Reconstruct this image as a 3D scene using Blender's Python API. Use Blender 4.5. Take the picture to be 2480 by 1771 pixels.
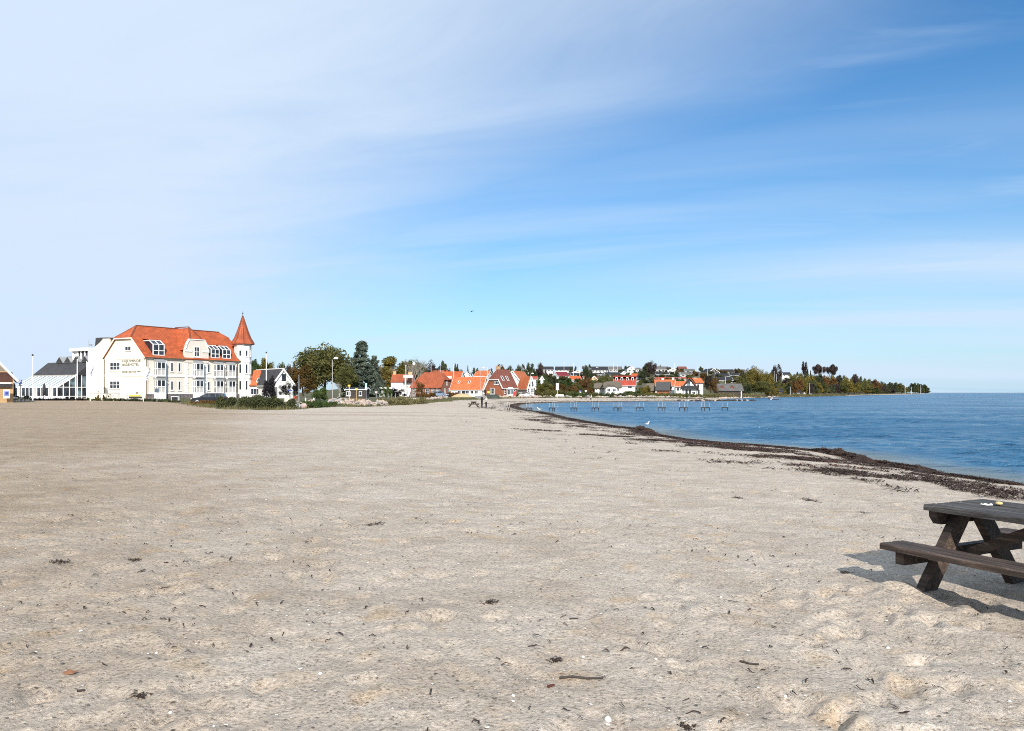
import bpy, bmesh, math, random
import numpy as np
from mathutils import Vector, Matrix

for o in list(bpy.data.objects):
    bpy.data.objects.remove(o)
SC = bpy.context.scene
COL = SC.collection
R = math.radians
random.seed(7)
RNG = np.random.default_rng(11)

# ------------------------------------------------------------------ camera
FPX, HOR, CAMZ = 1900.0, 951.0, 2.25          # focal length in photo pixels, horizon row, eye height
cam = bpy.data.cameras.new('camera')
cam.sensor_fit = 'HORIZONTAL'
cam.sensor_width = 36.0
cam.lens = 36.0 * FPX / 2480.0
cam.shift_y = (HOR - 885.5) / 2480.0
cam.clip_start = 0.1
cam.clip_end = 120000.0
camo = bpy.data.objects.new('camera', cam)
camo.location = (0, 0, CAMZ)
camo.rotation_euler = (R(90), 0, 0)
COL.objects.link(camo)
SC.camera = camo
SC.render.resolution_x, SC.render.resolution_y = 1024, 731

# ------------------------------------------------------------------ sun direction
SUN_EL = R(29)
SUN_AZ = math.atan2(0.16, -0.987)              # towards the sun, measured from +Y to +X
SUND = Vector((math.sin(SUN_AZ) * math.cos(SUN_EL), math.cos(SUN_AZ) * math.cos(SUN_EL), math.sin(SUN_EL)))

# ------------------------------------------------------------------ world
W = bpy.data.worlds.new('World')
SC.world = W
W.use_nodes = True
nt = W.node_tree
for n in list(nt.nodes):
    nt.nodes.remove(n)


def wn(t, **k):
    n = nt.nodes.new(t)
    for a, b in k.items():
        setattr(n, a, b)
    return n


def wmath(op, a, b=None, c=None, clamp=False):
    n = wn('ShaderNodeMath', operation=op, use_clamp=clamp)
    for i, v in enumerate((a, b, c)):
        if v is None:
            continue
        if isinstance(v, (int, float)):
            n.inputs[i].default_value = v
        else:
            nt.links.new(v, n.inputs[i])
    return n.outputs[0]


def wss(v, a, b):
    n = wn('ShaderNodeMapRange', interpolation_type='SMOOTHSTEP')
    nt.links.new(v, n.inputs[0])
    n.inputs[1].default_value = a
    n.inputs[2].default_value = b
    return n.outputs[0]


sky = wn('ShaderNodeTexSky', sky_type='NISHITA')
sky.sun_disc = False
sky.sun_elevation = SUN_EL
sky.sun_rotation = SUN_AZ
sky.altitude = 0
sky.air_density = 1.0
sky.dust_density = 0.15
sky.ozone_density = 4.5
tc = wn('ShaderNodeTexCoord')
sp = wn('ShaderNodeSeparateXYZ')
nt.links.new(tc.outputs['Generated'], sp.inputs[0])
zz = wmath('ADD', wmath('MAXIMUM', sp.outputs[2], 0.0), 0.12)
px_ = wmath('DIVIDE', sp.outputs[0], zz)
py_ = wmath('DIVIDE', sp.outputs[1], zz)
# cloud-layer coordinates: s along the cirrus streaks, t across them
s_ = wmath('SUBTRACT', wmath('MULTIPLY', px_, 0.96), wmath('MULTIPLY', py_, 0.28))
t_ = wmath('ADD', wmath('MULTIPLY', px_, 0.28), wmath('MULTIPLY', py_, 0.96))


def wnoise(sx, sy, off, scale=1.0, detail=6, rough=0.6, dist=0.3):
    c = wn('ShaderNodeCombineXYZ')
    nt.links.new(wmath('MULTIPLY', s_, sx), c.inputs[0])
    nt.links.new(wmath('MULTIPLY', t_, sy), c.inputs[1])
    c.inputs[2].default_value = off
    n = wn('ShaderNodeTexNoise')
    n.inputs['Scale'].default_value = scale
    n.inputs['Detail'].default_value = detail
    n.inputs['Roughness'].default_value = rough
    n.inputs['Distortion'].default_value = dist
    nt.links.new(c.outputs[0], n.inputs['Vector'])
    return n.outputs[0]


n_big = wnoise(0.35, 0.8, 3.1, 1.0, 4, 0.5, 0.4)
n_fil = wnoise(0.55, 1.7, 9.4, 1.2, 8, 0.60, 0.8)
n_band = wnoise(0.22, 1.15, 21.7, 1.0, 5, 0.5, 0.25)
edge = wmath('ADD', wmath('MULTIPLY', px_, 1.0), wmath('MULTIPLY', py_, 0.45))
edge = wmath('ADD', edge, wmath('MULTIPLY', wmath('SUBTRACT', n_big, 0.5), -0.9))
edge = wmath('ADD', edge, wmath('MULTIPLY', wmath('SUBTRACT', n_fil, 0.5), -0.75))
sheet = wmath('SUBTRACT', 1.0, wss(edge, -0.15, 1.85))
band = wmath('MULTIPLY', wmath('MULTIPLY', wss(n_band, 0.40, 0.68), wss(t_, 1.8, 3.4)), 0.75)
wisp = wmath('MULTIPLY', wss(n_fil, 0.44, 0.8), 0.34)
low = wmath('POWER', 2.718, wmath('MULTIPLY', wmath('MAXIMUM', sp.outputs[2], 0.0), -7.5))
# one brighter fan of cirrus above the sea
fan = wmath('POWER', 2.718, wmath('MULTIPLY', wmath('POWER', wmath('DIVIDE', wmath('SUBTRACT', t_, 3.75), 0.5), 2.0), -1.0))
fan = wmath('MULTIPLY', wmath('MULTIPLY', fan, wss(s_, -1.8, 1.6)), wmath('ADD', 0.15, wmath('MULTIPLY', n_fil, 1.1)))
cov = wmath('MAXIMUM', wmath('MULTIPLY', sheet, 0.97), wmath('MAXIMUM', wmath('MAXIMUM', band, fan), wisp))
cov = wmath('MULTIPLY', cov, wmath('ADD', 0.8, wmath('MULTIPLY', n_fil, 0.4)), clamp=True)
hs = wn('ShaderNodeHueSaturation')
hs.inputs['Saturation'].default_value = 1.24
hs.inputs['Hue'].default_value = 0.499
hs.inputs['Value'].default_value = 1.12
nt.links.new(sky.outputs[0], hs.inputs['Color'])
mx = wn('ShaderNodeMix', data_type='RGBA')
nt.links.new(cov, mx.inputs[0])
mx.inputs[7].default_value = (5.35, 6.4, 7.8, 1)
bg = wn('ShaderNodeBackground')
bg.inputs[1].default_value = 0.10
mxl = wn('ShaderNodeMix', data_type='RGBA')      # pale blue air towards the horizon
nt.links.new(wmath('MULTIPLY', low, 0.88), mxl.inputs[0])
nt.links.new(hs.outputs[0], mxl.inputs[6])
mxl.inputs[7].default_value = (3.5, 5.4, 7.2, 1)
nt.links.new(mxl.outputs[2], mx.inputs[6])
nt.links.new(mx.outputs[2], bg.inputs[0])
wo = wn('ShaderNodeOutputWorld')
nt.links.new(bg.outputs[0], wo.inputs[0])

# ------------------------------------------------------------------ sun
sl = bpy.data.lights.new('sun', 'SUN')
sl.energy = 4.6
sl.angle = R(0.53)
sl.color = (1.0, 0.955, 0.89)
so = bpy.data.objects.new('sun', sl)
so.rotation_euler = SUND.to_track_quat('Z', 'Y').to_euler()
so.location = (20, -40, 60)
COL.objects.link(so)

# ------------------------------------------------------------------ exposure
SC.view_settings.view_transform = 'Standard'
SC.view_settings.look = 'None'
SC.view_settings.exposure = 0.35
SC.view_settings.gamma = 1.0
SC.view_settings.use_curve_mapping = False
SC.cycles.filter_width = 1.0
SC.cycles.use_denoising = False
SC.cycles.max_bounces = 6
SC.cycles.transparent_max_bounces = 8

# ------------------------------------------------------------------ helpers


def ray(px, py, d):
    """Point seen at photo pixel (px, py) at distance d along the view axis."""
    return Vector(((px - 1240) / FPX * d, d, CAMZ + (HOR - py) / FPX * d))


class MB:
    """Collects polygons for one mesh."""

    def __init__(self):
        self.v, self.f, self.mi, self.m = [], [], [], 0

    def poly(self, pts):
        b = len(self.v)
        self.v += [tuple(p) for p in pts]
        self.f.append(tuple(range(b, b + len(pts))))
        self.mi.append(self.m)

    def box(self, x0, x1, y0, y1, z0, z1):
        b = len(self.v)
        self.v += [(x0, y0, z0), (x1, y0, z0), (x1, y1, z0), (x0, y1, z0),
                   (x0, y0, z1), (x1, y0, z1), (x1, y1, z1), (x0, y1, z1)]
        for q in ((0, 3, 2, 1), (4, 5, 6, 7), (0, 1, 5, 4), (1, 2, 6, 5), (2, 3, 7, 6), (3, 0, 4, 7)):
            self.f.append(tuple(b + i for i in q))
            self.mi.append(self.m)
        return self

    def extr(self, pts, vec):
        """Extrude a planar polygon along vec into a closed solid."""
        n = len(pts)
        vec = Vector(vec)
        b = len(self.v)
        self.v += [tuple(p) for p in pts] + [tuple(Vector(p) + vec) for p in pts]
        self.f.append(tuple(range(b + n - 1, b - 1, -1)))
        self.f.append(tuple(range(b + n, b + 2 * n)))
        self.mi += [self.m] * 2
        for i in range(n):
            j = (i + 1) % n
            self.f.append((b + i, b + j, b + n + j, b + n + i))
            self.mi.append(self.m)
        return self

    def slab(self, pts, th):
        p = [Vector(q) for q in pts]
        nrm = (p[1] - p[0]).cross(p[2] - p[0]).normalized()
        return self.extr(p, nrm * th)

    def bar(self, a, b, w, h=None, up=(0, 0, 1)):
        a, b = Vector(a), Vector(b)
        h = h or w
        d = (b - a).normalized()
        up = Vector(up)
        if abs(d.dot(up)) > 0.98:
            up = Vector((1, 0, 0))
        s = d.cross(up).normalized() * (w / 2)
        t = s.cross(d).normalized() * (h / 2)
        return self.extr([a - s - t, a + s - t, a + s + t, a - s + t], b - a)

    def tube(self, pts, rads, n=7, cap=True):
        pts = [Vector(p) for p in pts]
        base = len(self.v)
        for i, p in enumerate(pts):
            d = (pts[min(i + 1, len(pts) - 1)] - pts[max(i - 1, 0)]).normalized()
            up = Vector((0, 0, 1)) if abs(d.z) < 0.95 else Vector((1, 0, 0))
            s = d.cross(up).normalized()
            t = s.cross(d).normalized()
            for k in range(n):
                a = 2 * math.pi * k / n
                self.v.append(tuple(p + (s * math.cos(a) + t * math.sin(a)) * rads[i]))
        for i in range(len(pts) - 1):
            for k in range(n):
                k2 = (k + 1) % n
                self.f.append((base + i * n + k, base + i * n + k2, base + (i + 1) * n + k2, base + (i + 1) * n + k))
                self.mi.append(self.m)
        if cap:
            self.f.append(tuple(base + k for k in range(n - 1, -1, -1)))
            e = base + (len(pts) - 1) * n
            self.f.append(tuple(e + k for k in range(n)))
            self.mi += [self.m] * 2
        return self

    def lathe(self, prof, n=16, c=(0, 0, 0), rot=0.0):
        """prof: list of (radius, z)."""
        base = len(self.v)
        for r, z in prof:
            for k in range(n):
                a = rot + 2 * math.pi * k / n
                self.v.append((c[0] + r * math.cos(a), c[1] + r * math.sin(a), c[2] + z))
        for i in range(len(prof) - 1):
            for k in range(n):
                k2 = (k + 1) % n
                self.f.append((base + i * n + k, base + i * n + k2, base + (i + 1) * n + k2, base + (i + 1) * n + k))
                self.mi.append(self.m)
        self.f.append(tuple(base + k for k in range(n - 1, -1, -1)))
        e = base + (len(prof) - 1) * n
        self.f.append(tuple(e + k for k in range(n)))
        self.mi += [self.m] * 2
        return self

    def mesh(self, name, mats):
        me = bpy.data.meshes.new(name)
        me.from_pydata(self.v, [], self.f)
        if not isinstance(mats, (list, tuple)):
            mats = [mats]
        for m in mats:
            me.materials.append(m)
        if len(mats) > 1:
            me.polygons.foreach_set('material_index', self.mi)
        bm = bmesh.new()
        bm.from_mesh(me)
        bmesh.ops.recalc_face_normals(bm, faces=bm.faces)
        bm.to_mesh(me)
        bm.free()
        return me

    def build(self, name, mats, parent=None, loc=None, smooth=False):
        return link(name, self.mesh(name, mats), parent, loc, smooth)


def link(name, me, parent=None, loc=None, smooth=False):
    o = bpy.data.objects.new(name, me)
    COL.objects.link(o)
    if parent is not None:
        o.parent = parent
    if loc is not None:
        o.location = loc
    if smooth and me is not None:
        me.polygons.foreach_set('use_smooth', [True] * len(me.polygons))
    return o


def np_mesh(name, verts, quads, mat, parent=None, smooth=False):
    """Fast mesh from numpy arrays (quads: n x 4 or n x 3)."""
    me = bpy.data.meshes.new(name)
    k = quads.shape[1]
    me.vertices.add(len(verts))
    me.vertices.foreach_set('co', np.asarray(verts, np.float32).ravel())
    me.loops.add(len(quads) * k)
    me.loops.foreach_set('vertex_index', np.asarray(quads, np.int32).ravel())
    me.polygons.add(len(quads))
    me.polygons.foreach_set('loop_start', np.arange(0, len(quads) * k, k, dtype=np.int32))
    if smooth:
        me.polygons.foreach_set('use_smooth', np.ones(len(quads), bool))
    me.update(calc_edges=True)
    if mat is not None:
        for m in (mat if isinstance(mat, (list, tuple)) else [mat]):
            me.materials.append(m)
    return me


def tag(o, label, cat, group=None):
    o['label'] = label
    o['category'] = cat
    if group:
        o['group'] = group
    return o


def thing(name, label, cat, loc=(0, 0, 0), rz=0.0, group=None):
    o = bpy.data.objects.new(name, None)
    COL.objects.link(o)
    o.empty_display_size = 0.3
    o.location = loc
    o.rotation_euler = (0, 0, rz)
    return tag(o, label, cat, group)


def copy_tree(o, parent=None, label=None, loc=None, rz=None, scale=None):
    c = o.copy()
    COL.objects.link(c)
    c.parent = parent
    if label:
        c['label'] = label
    if loc is not None:
        c.location = loc
    if rz is not None:
        c.rotation_euler = (0, 0, rz)
    if scale is not None:
        c.scale = (scale, scale, scale) if isinstance(scale, (int, float)) else scale
    for ch in list(o.children):
        copy_tree(ch, c)
    return c


# ------------------------------------------------------------------ materials
MAT = {}


def nmat(name):
    m = bpy.data.materials.new(name)
    m.use_nodes = True
    return m, m.node_tree, m.node_tree.nodes['Principled BSDF']


def N(t, ty, **k):
    n = t.nodes.new(ty)
    for a, b in k.items():
        setattr(n, a, b)
    return n


def tex(t, vec, scale, detail=4, rough=0.55, dist=0.0):
    n = N(t, 'ShaderNodeTexNoise')
    n.inputs['Scale'].default_value = scale
    n.inputs['Detail'].default_value = detail
    n.inputs['Roughness'].default_value = rough
    n.inputs['Distortion'].default_value = dist
    if vec is not None:
        t.links.new(vec, n.inputs['Vector'])
    return n.outputs[0]


def ramp(t, v, stops):
    n = N(t, 'ShaderNodeValToRGB')
    el = n.color_ramp.elements
    while len(el) < len(stops):
        el.new(0.5)
    for e, (p, c) in zip(el, stops):
        e.position = p
        e.color = (*c, 1) if len(c) == 3 else c
    t.links.new(v, n.inputs[0])
    return n.outputs[0]


def bump(t, h, strength, dist, nrm=None):
    n = N(t, 'ShaderNodeBump')
    n.inputs['Strength'].default_value = strength
    n.inputs['Distance'].default_value = dist
    t.links.new(h, n.inputs['Height'])
    if nrm is not None:
        t.links.new(nrm, n.inputs['Normal'])
    return n.outputs[0]


def mapping(t, scale=(1, 1, 1), src='Object'):
    c = N(t, 'ShaderNodeTexCoord')
    m = N(t, 'ShaderNodeMapping')
    m.inputs['Scale'].default_value = scale
    t.links.new(c.outputs[src], m.inputs[0])
    return m.outputs[0]


def plain(name, col, rough=0.7, var=0.12, scale=1.5, bs=0.0, metal=0.0, stretch=(1, 1, 1), spec=0.4):
    """Paint / plaster / metal with mottling."""
    if name in MAT:
        return MAT[name]
    m, t, b = nmat(name)
    v = mapping(t, stretch)
    n = tex(t, v, scale, 6, 0.62)
    lo = [max(0.0, c * (1 - var * 1.3)) for c in col]
    hi = [min(1.0, c * (1 + var)) for c in col]
    t.links.new(ramp(t, n, [(0.3, lo), (0.7, hi)]), b.inputs['Base Color'])
    b.inputs['Roughness'].default_value = rough
    b.inputs['Metallic'].default_value = metal
    b.inputs['Specular IOR Level'].default_value = spec
    if bs:
        t.links.new(bump(t, tex(t, v, scale * 8, 3), bs, 0.02), b.inputs['Normal'])
    MAT[name] = m
    return m


def tiles(name, col, row=0.33, colw=0.3, var=0.2, dark=0.55):
    """Roof covering: courses and joints from object coordinates."""
    if name in MAT:
        return MAT[name]
    m, t, b = nmat(name)
    c = N(t, 'ShaderNodeTexCoord')
    sp = N(t, 'ShaderNodeSeparateXYZ')
    t.links.new(c.outputs['Object'], sp.inputs[0])
    ad = N(t, 'ShaderNodeMath', operation='ADD')
    t.links.new(sp.outputs[0], ad.inputs[0])
    t.links.new(sp.outputs[1], ad.inputs[1])
    cb = N(t, 'ShaderNodeCombineXYZ')
    t.links.new(ad.outputs[0], cb.inputs[0])
    t.links.new(sp.outputs[2], cb.inputs[1])
    br = N(t, 'ShaderNodeTexBrick')
    br.inputs['Scale'].default_value = 1.0
    br.inputs['Brick Width'].default_value = colw
    br.inputs['Row Height'].default_value = row * 0.7
    br.inputs['Mortar Size'].default_value = 0.025
    br.inputs['Mortar Smooth'].default_value = 0.3
    br.inputs['Color1'].default_value = (*[x * (1 - var) for x in col], 1)
    br.inputs['Color2'].default_value = (*[min(1, x * (1 + var)) for x in col], 1)
    br.inputs['Mortar'].default_value = (*[x * dark for x in col], 1)
    t.links.new(cb.outputs[0], br.inputs['Vector'])
    n = tex(t, c.outputs['Object'], 0.6, 6, 0.65)
    mxn = N(t, 'ShaderNodeMix', data_type='RGBA', blend_type='MULTIPLY')
    mxn.inputs[0].default_value = 1.0
    t.links.new(br.outputs[0], mxn.inputs[6])
    t.links.new(ramp(t, n, [(0.3, (0.72, 0.70, 0.68)), (0.75, (1.12, 1.1, 1.08))]), mxn.inputs[7])
    t.links.new(mxn.outputs[2], b.inputs['Base Color'])
    inv = N(t, 'ShaderNodeMath', operation='SUBTRACT')
    inv.inputs[0].default_value = 1.0
    t.links.new(br.outputs['Fac'], inv.inputs[1])
    t.links.new(bump(t, inv.outputs[0], 0.6, 0.03), b.inputs['Normal'])
    b.inputs['Roughness'].default_value = 0.8
    MAT[name] = m
    return m


def leafm(name, c0, c1, c2, scale=0.45, trans=0.25):
    """Foliage: light and dark clumps, a few leaves of another tint."""
    if name in MAT:
        return MAT[name]
    m, t, b = nmat(name)
    c = N(t, 'ShaderNodeTexCoord')
    oi = N(t, 'ShaderNodeObjectInfo')
    va = N(t, 'ShaderNodeVectorMath', operation='ADD')
    t.links.new(c.outputs['Object'], va.inputs[0])
    t.links.new(oi.outputs['Location'], va.inputs[1])
    n = tex(t, va.outputs[0], scale, 5, 0.7)
    n2 = tex(t, va.outputs[0], scale * 9, 2, 0.6)
    ad = N(t, 'ShaderNodeMath', operation='MULTIPLY_ADD')
    t.links.new(n2, ad.inputs[0])
    ad.inputs[1].default_value = 0.5
    t.links.new(n, ad.inputs[2])
    col = ramp(t, ad.outputs[0], [(0.55, c0), (0.75, c1), (0.95, c2)])
    hv = N(t, 'ShaderNodeHueSaturation')
    mr = N(t, 'ShaderNodeMapRange')
    t.links.new(oi.outputs['Random'], mr.inputs[0])
    mr.inputs[3].default_value = 0.75
    mr.inputs[4].default_value = 1.2
    t.links.new(mr.outputs[0], hv.inputs['Value'])
    mr2 = N(t, 'ShaderNodeMapRange')
    t.links.new(oi.outputs['Random'], mr2.inputs[0])
    mr2.inputs[3].default_value = 0.515
    mr2.inputs[4].default_value = 0.485
    t.links.new(mr2.outputs[0], hv.inputs['Hue'])
    t.links.new(col, hv.inputs['Color'])
    t.links.new(hv.outputs[0], b.inputs['Base Color'])
    b.inputs['Roughness'].default_value = 0.75
    b.inputs['Specular IOR Level'].default_value = 0.2
    tr = N(t, 'ShaderNodeBsdfTranslucent')
    t.links.new(hv.outputs[0], tr.inputs[0])
    ms = N(t, 'ShaderNodeMixShader')
    ms.inputs[0].default_value = trans
    t.links.new(b.outputs[0], ms.inputs[1])
    t.links.new(tr.outputs[0], ms.inputs[2])
    t.links.new(ms.outputs[0], t.nodes['Material Output'].inputs[0])
    MAT[name] = m
    return m


def glassm(name, col=(0.012, 0.015, 0.02), rough=0.06):
    if name in MAT:
        return MAT[name]
    m, t, b = nmat(name)
    v = mapping(t)
    n = tex(t, v, 0.9, 3, 0.5)
    t.links.new(ramp(t, n, [(0.4, col), (0.75, [c * 5 for c in col])]), b.inputs['Base Color'])
    b.inputs['Roughness'].default_value = rough
    b.inputs['Specular IOR Level'].default_value = 0.5
    MAT[name] = m
    return m


CREAM = plain('cream_render', (0.78, 0.73, 0.595), 0.85, 0.06, 0.35, 0.15)
BEIGE = plain('beige_render', (0.71, 0.64, 0.55), 0.85, 0.06, 0.5, 0.15)
WHITE = plain('white_paint', (0.80, 0.79, 0.77), 0.6, 0.04, 1.2)
WHITEW = plain('white_wall', (0.72, 0.71, 0.68), 0.85, 0.10, 0.7, 0.2)
GREYW = plain('grey_wall', (0.42, 0.42, 0.42), 0.85, 0.1, 0.8)
YELLOWW = plain('ochre_wall', (0.62, 0.42, 0.18), 0.85, 0.1, 0.8)
BLACKP = plain('black_paint', (0.022, 0.022, 0.024), 0.55, 0.25, 2)
DARKW = plain('dark_timber', (0.05, 0.04, 0.035), 0.8, 0.3, 3, 0.2)
REDW = plain('red_timber', (0.22, 0.05, 0.035), 0.8, 0.2, 3)
BRICK = tiles('red_brick', (0.33, 0.115, 0.06), 0.11, 0.26, 0.25, 1.25)
BRICKB = tiles('brown_brick', (0.25, 0.115, 0.075), 0.11, 0.26, 0.25, 1.3)
YBRICK = tiles('yellow_brick', (0.50, 0.33, 0.17), 0.11, 0.26, 0.2, 1.2)
ORANGE = tiles('orange_roof_tile', (0.53, 0.115, 0.034))
ORANGE2 = tiles('bright_orange_roof_tile', (0.60, 0.165, 0.055))
RUST = tiles('weathered_red_roof_tile', (0.40, 0.10, 0.04))
BROWNR = tiles('brown_red_roof_tile', (0.23, 0.075, 0.05))
REDR = tiles('red_roof_tile', (0.46, 0.075, 0.045))
MAROON = tiles('maroon_roof_sheet', (0.20, 0.02, 0.03), 0.5, 1.0)
BLACKR = tiles('black_roof_sheet', (0.02, 0.022, 0.03), 0.5, 1.0, 0.2, 0.7)
GREYR = tiles('grey_fibre_roof', (0.135, 0.13, 0.125), 0.45, 0.9, 0.15)
SLATE = tiles('dark_slate_roof', (0.055, 0.055, 0.06), 0.3, 0.3, 0.25)
THATCH = plain('thatch', (0.145, 0.12, 0.09), 0.95, 0.3, 1.5, 0.6, stretch=(3, 3, 0.6))
GLASS = glassm('window_glass')
GLASSB = glassm('conservatory_glass', (0.05, 0.07, 0.08), 0.05)
CURTAIN = plain('curtain', (0.55, 0.53, 0.50), 0.8, 0.3, 3, stretch=(6, 6, 0.3))
STEEL = plain('galvanised_steel', (0.42, 0.43, 0.44), 0.5, 0.15, 3, metal=0.4)
ZINC = plain('zinc', (0.30, 0.31, 0.31), 0.6, 0.15, 1.2)
PIPE = plain('copper_downpipe', (0.14, 0.10, 0.055), 0.6, 0.2, 3)
PLINTH = plain('fieldstone', (0.16, 0.14, 0.14), 0.9, 0.5, 2.5, 0.8)
ROCKS = [plain('boulder_tan', (0.46, 0.38, 0.29), 0.92, 0.25, 2.5, 0.5), plain('boulder_pink', (0.42, 0.31, 0.27), 0.92, 0.25, 2.5, 0.5),
         plain('boulder_grey', (0.34, 0.32, 0.31), 0.92, 0.3, 2.5, 0.5)]
BARK = plain('bark', (0.10, 0.08, 0.06), 0.95, 0.35, 4, 0.6, stretch=(4, 4, 0.7))
PALEBARK = plain('pale_bark', (0.30, 0.27, 0.23), 0.95, 0.3, 4, 0.4, stretch=(4, 4, 0.7))
L_OLIVE = leafm('leaves_olive', (0.032, 0.038, 0.012), (0.10, 0.105, 0.032), (0.19, 0.165, 0.055))
L_DARK = leafm('leaves_dark', (0.018, 0.026, 0.013), (0.055, 0.068, 0.030), (0.10, 0.11, 0.05))
L_BLUE = leafm('needles_bluegreen', (0.045, 0.06, 0.045), (0.125, 0.155, 0.115), (0.23, 0.26, 0.19))
L_GOLD = leafm('leaves_gold', (0.05, 0.046, 0.012), (0.16, 0.135, 0.03), (0.30, 0.20, 0.04))
L_RUST = leafm('leaves_rust', (0.045, 0.030, 0.012), (0.14, 0.075, 0.025), (0.24, 0.12, 0.035))
L_PURP = leafm('leaves_copper', (0.022, 0.016, 0.016), (0.058, 0.042, 0.038), (0.10, 0.075, 0.06))
L_GREEN = leafm('leaves_green', (0.022, 0.038, 0.011), (0.07, 0.105, 0.028), (0.13, 0.165, 0.05))
L_HEDGE = leafm('leaves_rose_hedge', (0.026, 0.032, 0.014), (0.075, 0.085, 0.032), (0.15, 0.14, 0.06), 1.2)
L_GRASS = leafm('beach_grass', (0.06, 0.06, 0.025), (0.15, 0.14, 0.06), (0.27, 0.23, 0.11), 0.8)
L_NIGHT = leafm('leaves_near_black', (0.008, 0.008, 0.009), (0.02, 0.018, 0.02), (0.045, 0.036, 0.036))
# ------------------------------------------------------------------ terrain
# water line: near shore on the right, then round the head of the bay to the far shore and the cape
NEAR = [(13.5, -80), (13.2, -30), (13.0, 0), (12.8, 12), (12.5, 19.2), (12.1, 20.8), (12.2, 22.2), (11.6, 24.4), (12.0, 26.7), (11.9, 29.3),
        (10.4, 33), (9.5, 34.2), (8.45, 37.5), (7.9, 41), (8.2, 46.5), (7.1, 51.8), (5.7, 63), (4.05, 85.5), (2.5, 97), (1.2, 115), (0.8, 133.6)]
FAR = [(0.8, 133.6), (2.2, 150), (4.2, 161), (9, 171), (15, 182), (26, 190), (37.6, 199), (51, 205), (60, 225), (70, 262), (78, 285), (108, 342),
       (162, 427), (297, 657), (480, 950), (600, 1130), (660, 1225)]
BACK = [(660, 1225), (676, 1262), (640, 1320), (560, 1500), (500, 2200), (480, 5000)]
# line where the sand ends and the planted / built ground begins
EDGE = [(-400, 150), (-140, 140), (-93, 142), (-80, 146), (-60, 135), (-44, 108), (-31, 85), (-25.5, 81), (-24, 88), (-23, 99), (-19.5, 103),
        (-18, 122), (-14.2, 137), (-11.8, 160), (-5, 176), (0, 192), (5, 200), (16, 207), (28, 212), (38, 214), (44, 217), (50, 222), (55, 232),
        (62, 258), (70, 285), (100, 345), (155, 432), (290, 662), (470, 958), (590, 1142), (655, 1240), (640, 1290)]


def seg_dist(x, y, poly):
    d = np.full(x.shape, 1e9)
    for (ax, ay), (bx, by) in zip(poly[:-1], poly[1:]):
        dx, dy = bx - ax, by - ay
        t = np.clip(((x - ax) * dx + (y - ay) * dy) / (dx * dx + dy * dy), 0, 1)
        d = np.minimum(d, np.hypot(x - ax - t * dx, y - ay - t * dy))
    return d


def inside(x, y, poly):
    r = np.zeros(x.shape, bool)
    n = len(poly)
    for i in range(n):
        ax, ay = poly[i]
        bx, by = poly[(i + 1) % n]
        if ay == by:
            continue
        c = ((ay > y) != (by > y)) & (x < (bx - ax) * (y - ay) / (by - ay) + ax)
        r ^= c
    return r


SEAPOLY = NEAR + FAR[1:] + BACK[1:] + [(60000, 5000), (60000, -80)]
VEGPOLY = EDGE + [(560, 1500), (480, 2200), (460, 6000), (-6000, 6000), (-6000, 150)]


def sst(v, a, b):
    t = np.clip((v - a) / (b - a), 0, 1)
    return t * t * (3 - 2 * t)


def hgt(x, y):
    """Ground height above the water, vectorised."""
    x = np.atleast_1d(np.asarray(x, float))
    y = np.atleast_1d(np.asarray(y, float))
    sea = inside(x, y, SEAPOLY)
    dn = seg_dist(x, y, NEAR)
    df = np.minimum(seg_dist(x, y, FAR), seg_dist(x, y, BACK))
    ds = np.minimum(dn, df)
    A = np.interp(y, [0, 14, 60, 120, 180, 260], [1.0, 1.0, 0.40, 0.40, 1.1, 0.9])
    S = np.interp(y, [0, 15, 60, 120, 180], [7, 7, 9, 10, 12])
    z = A * (1 - np.exp(-ds / S)) + 0.42 * sst(ds, 18, 75) * (1 - sst(y, 120, 180))
    veg = inside(x, y, VEGPOLY)
    dv = seg_dist(x, y, EDGE)
    z = z + np.where(veg, 0.33 * sst(dv, 0, 7) * (1 - 0.7 * sst(y, 150, 200)), 0)
    t = x / np.maximum(y, 1.0)
    amp = np.interp(t, [-0.3, -0.2, -0.1, -0.04, 0.03, 0.25, 0.34, 0.40, 0.45, 0.5, 0.6], [0, 4, 9, 11.5, 15, 15.6, 14.5, 13, 7, 2.5, 1.5])
    st = np.interp(t, [0, 0.24], [90, 14])
    en = np.interp(t, [-0.04, 0.03, 0.24, 0.34, 0.42], [215, 250, 86, 75, 55])
    z = z + np.where(veg & (y > 150), amp * np.clip((df - st) / (en - st), 0, 1) ** 1.15, 0)
    zs = -0.045 * ds - 0.25 * sst(ds, 5, 40)
    return np.where(sea, np.maximum(zs, -3), z)


def gz(x, y):
    return float(hgt(x, y)[0])


def hit(px, py, dmin=120.0, dmax=700.0):
    """Distance at which the view line through a photo pixel meets the ground."""
    d = np.linspace(dmin, dmax, 1200)
    x = (px - 1240) / FPX * d
    z = CAMZ + (HOR - py) / FPX * d
    g = hgt(x, d)
    k = np.nonzero(g >= z)[0]
    if len(k):
        return float(d[k[0]])
    return float(d[np.argmax((g - CAMZ) / d)])


def on(px, d):
    x = (px - 1240) / FPX * d
    return Vector((x, d, gz(x, d)))


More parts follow.
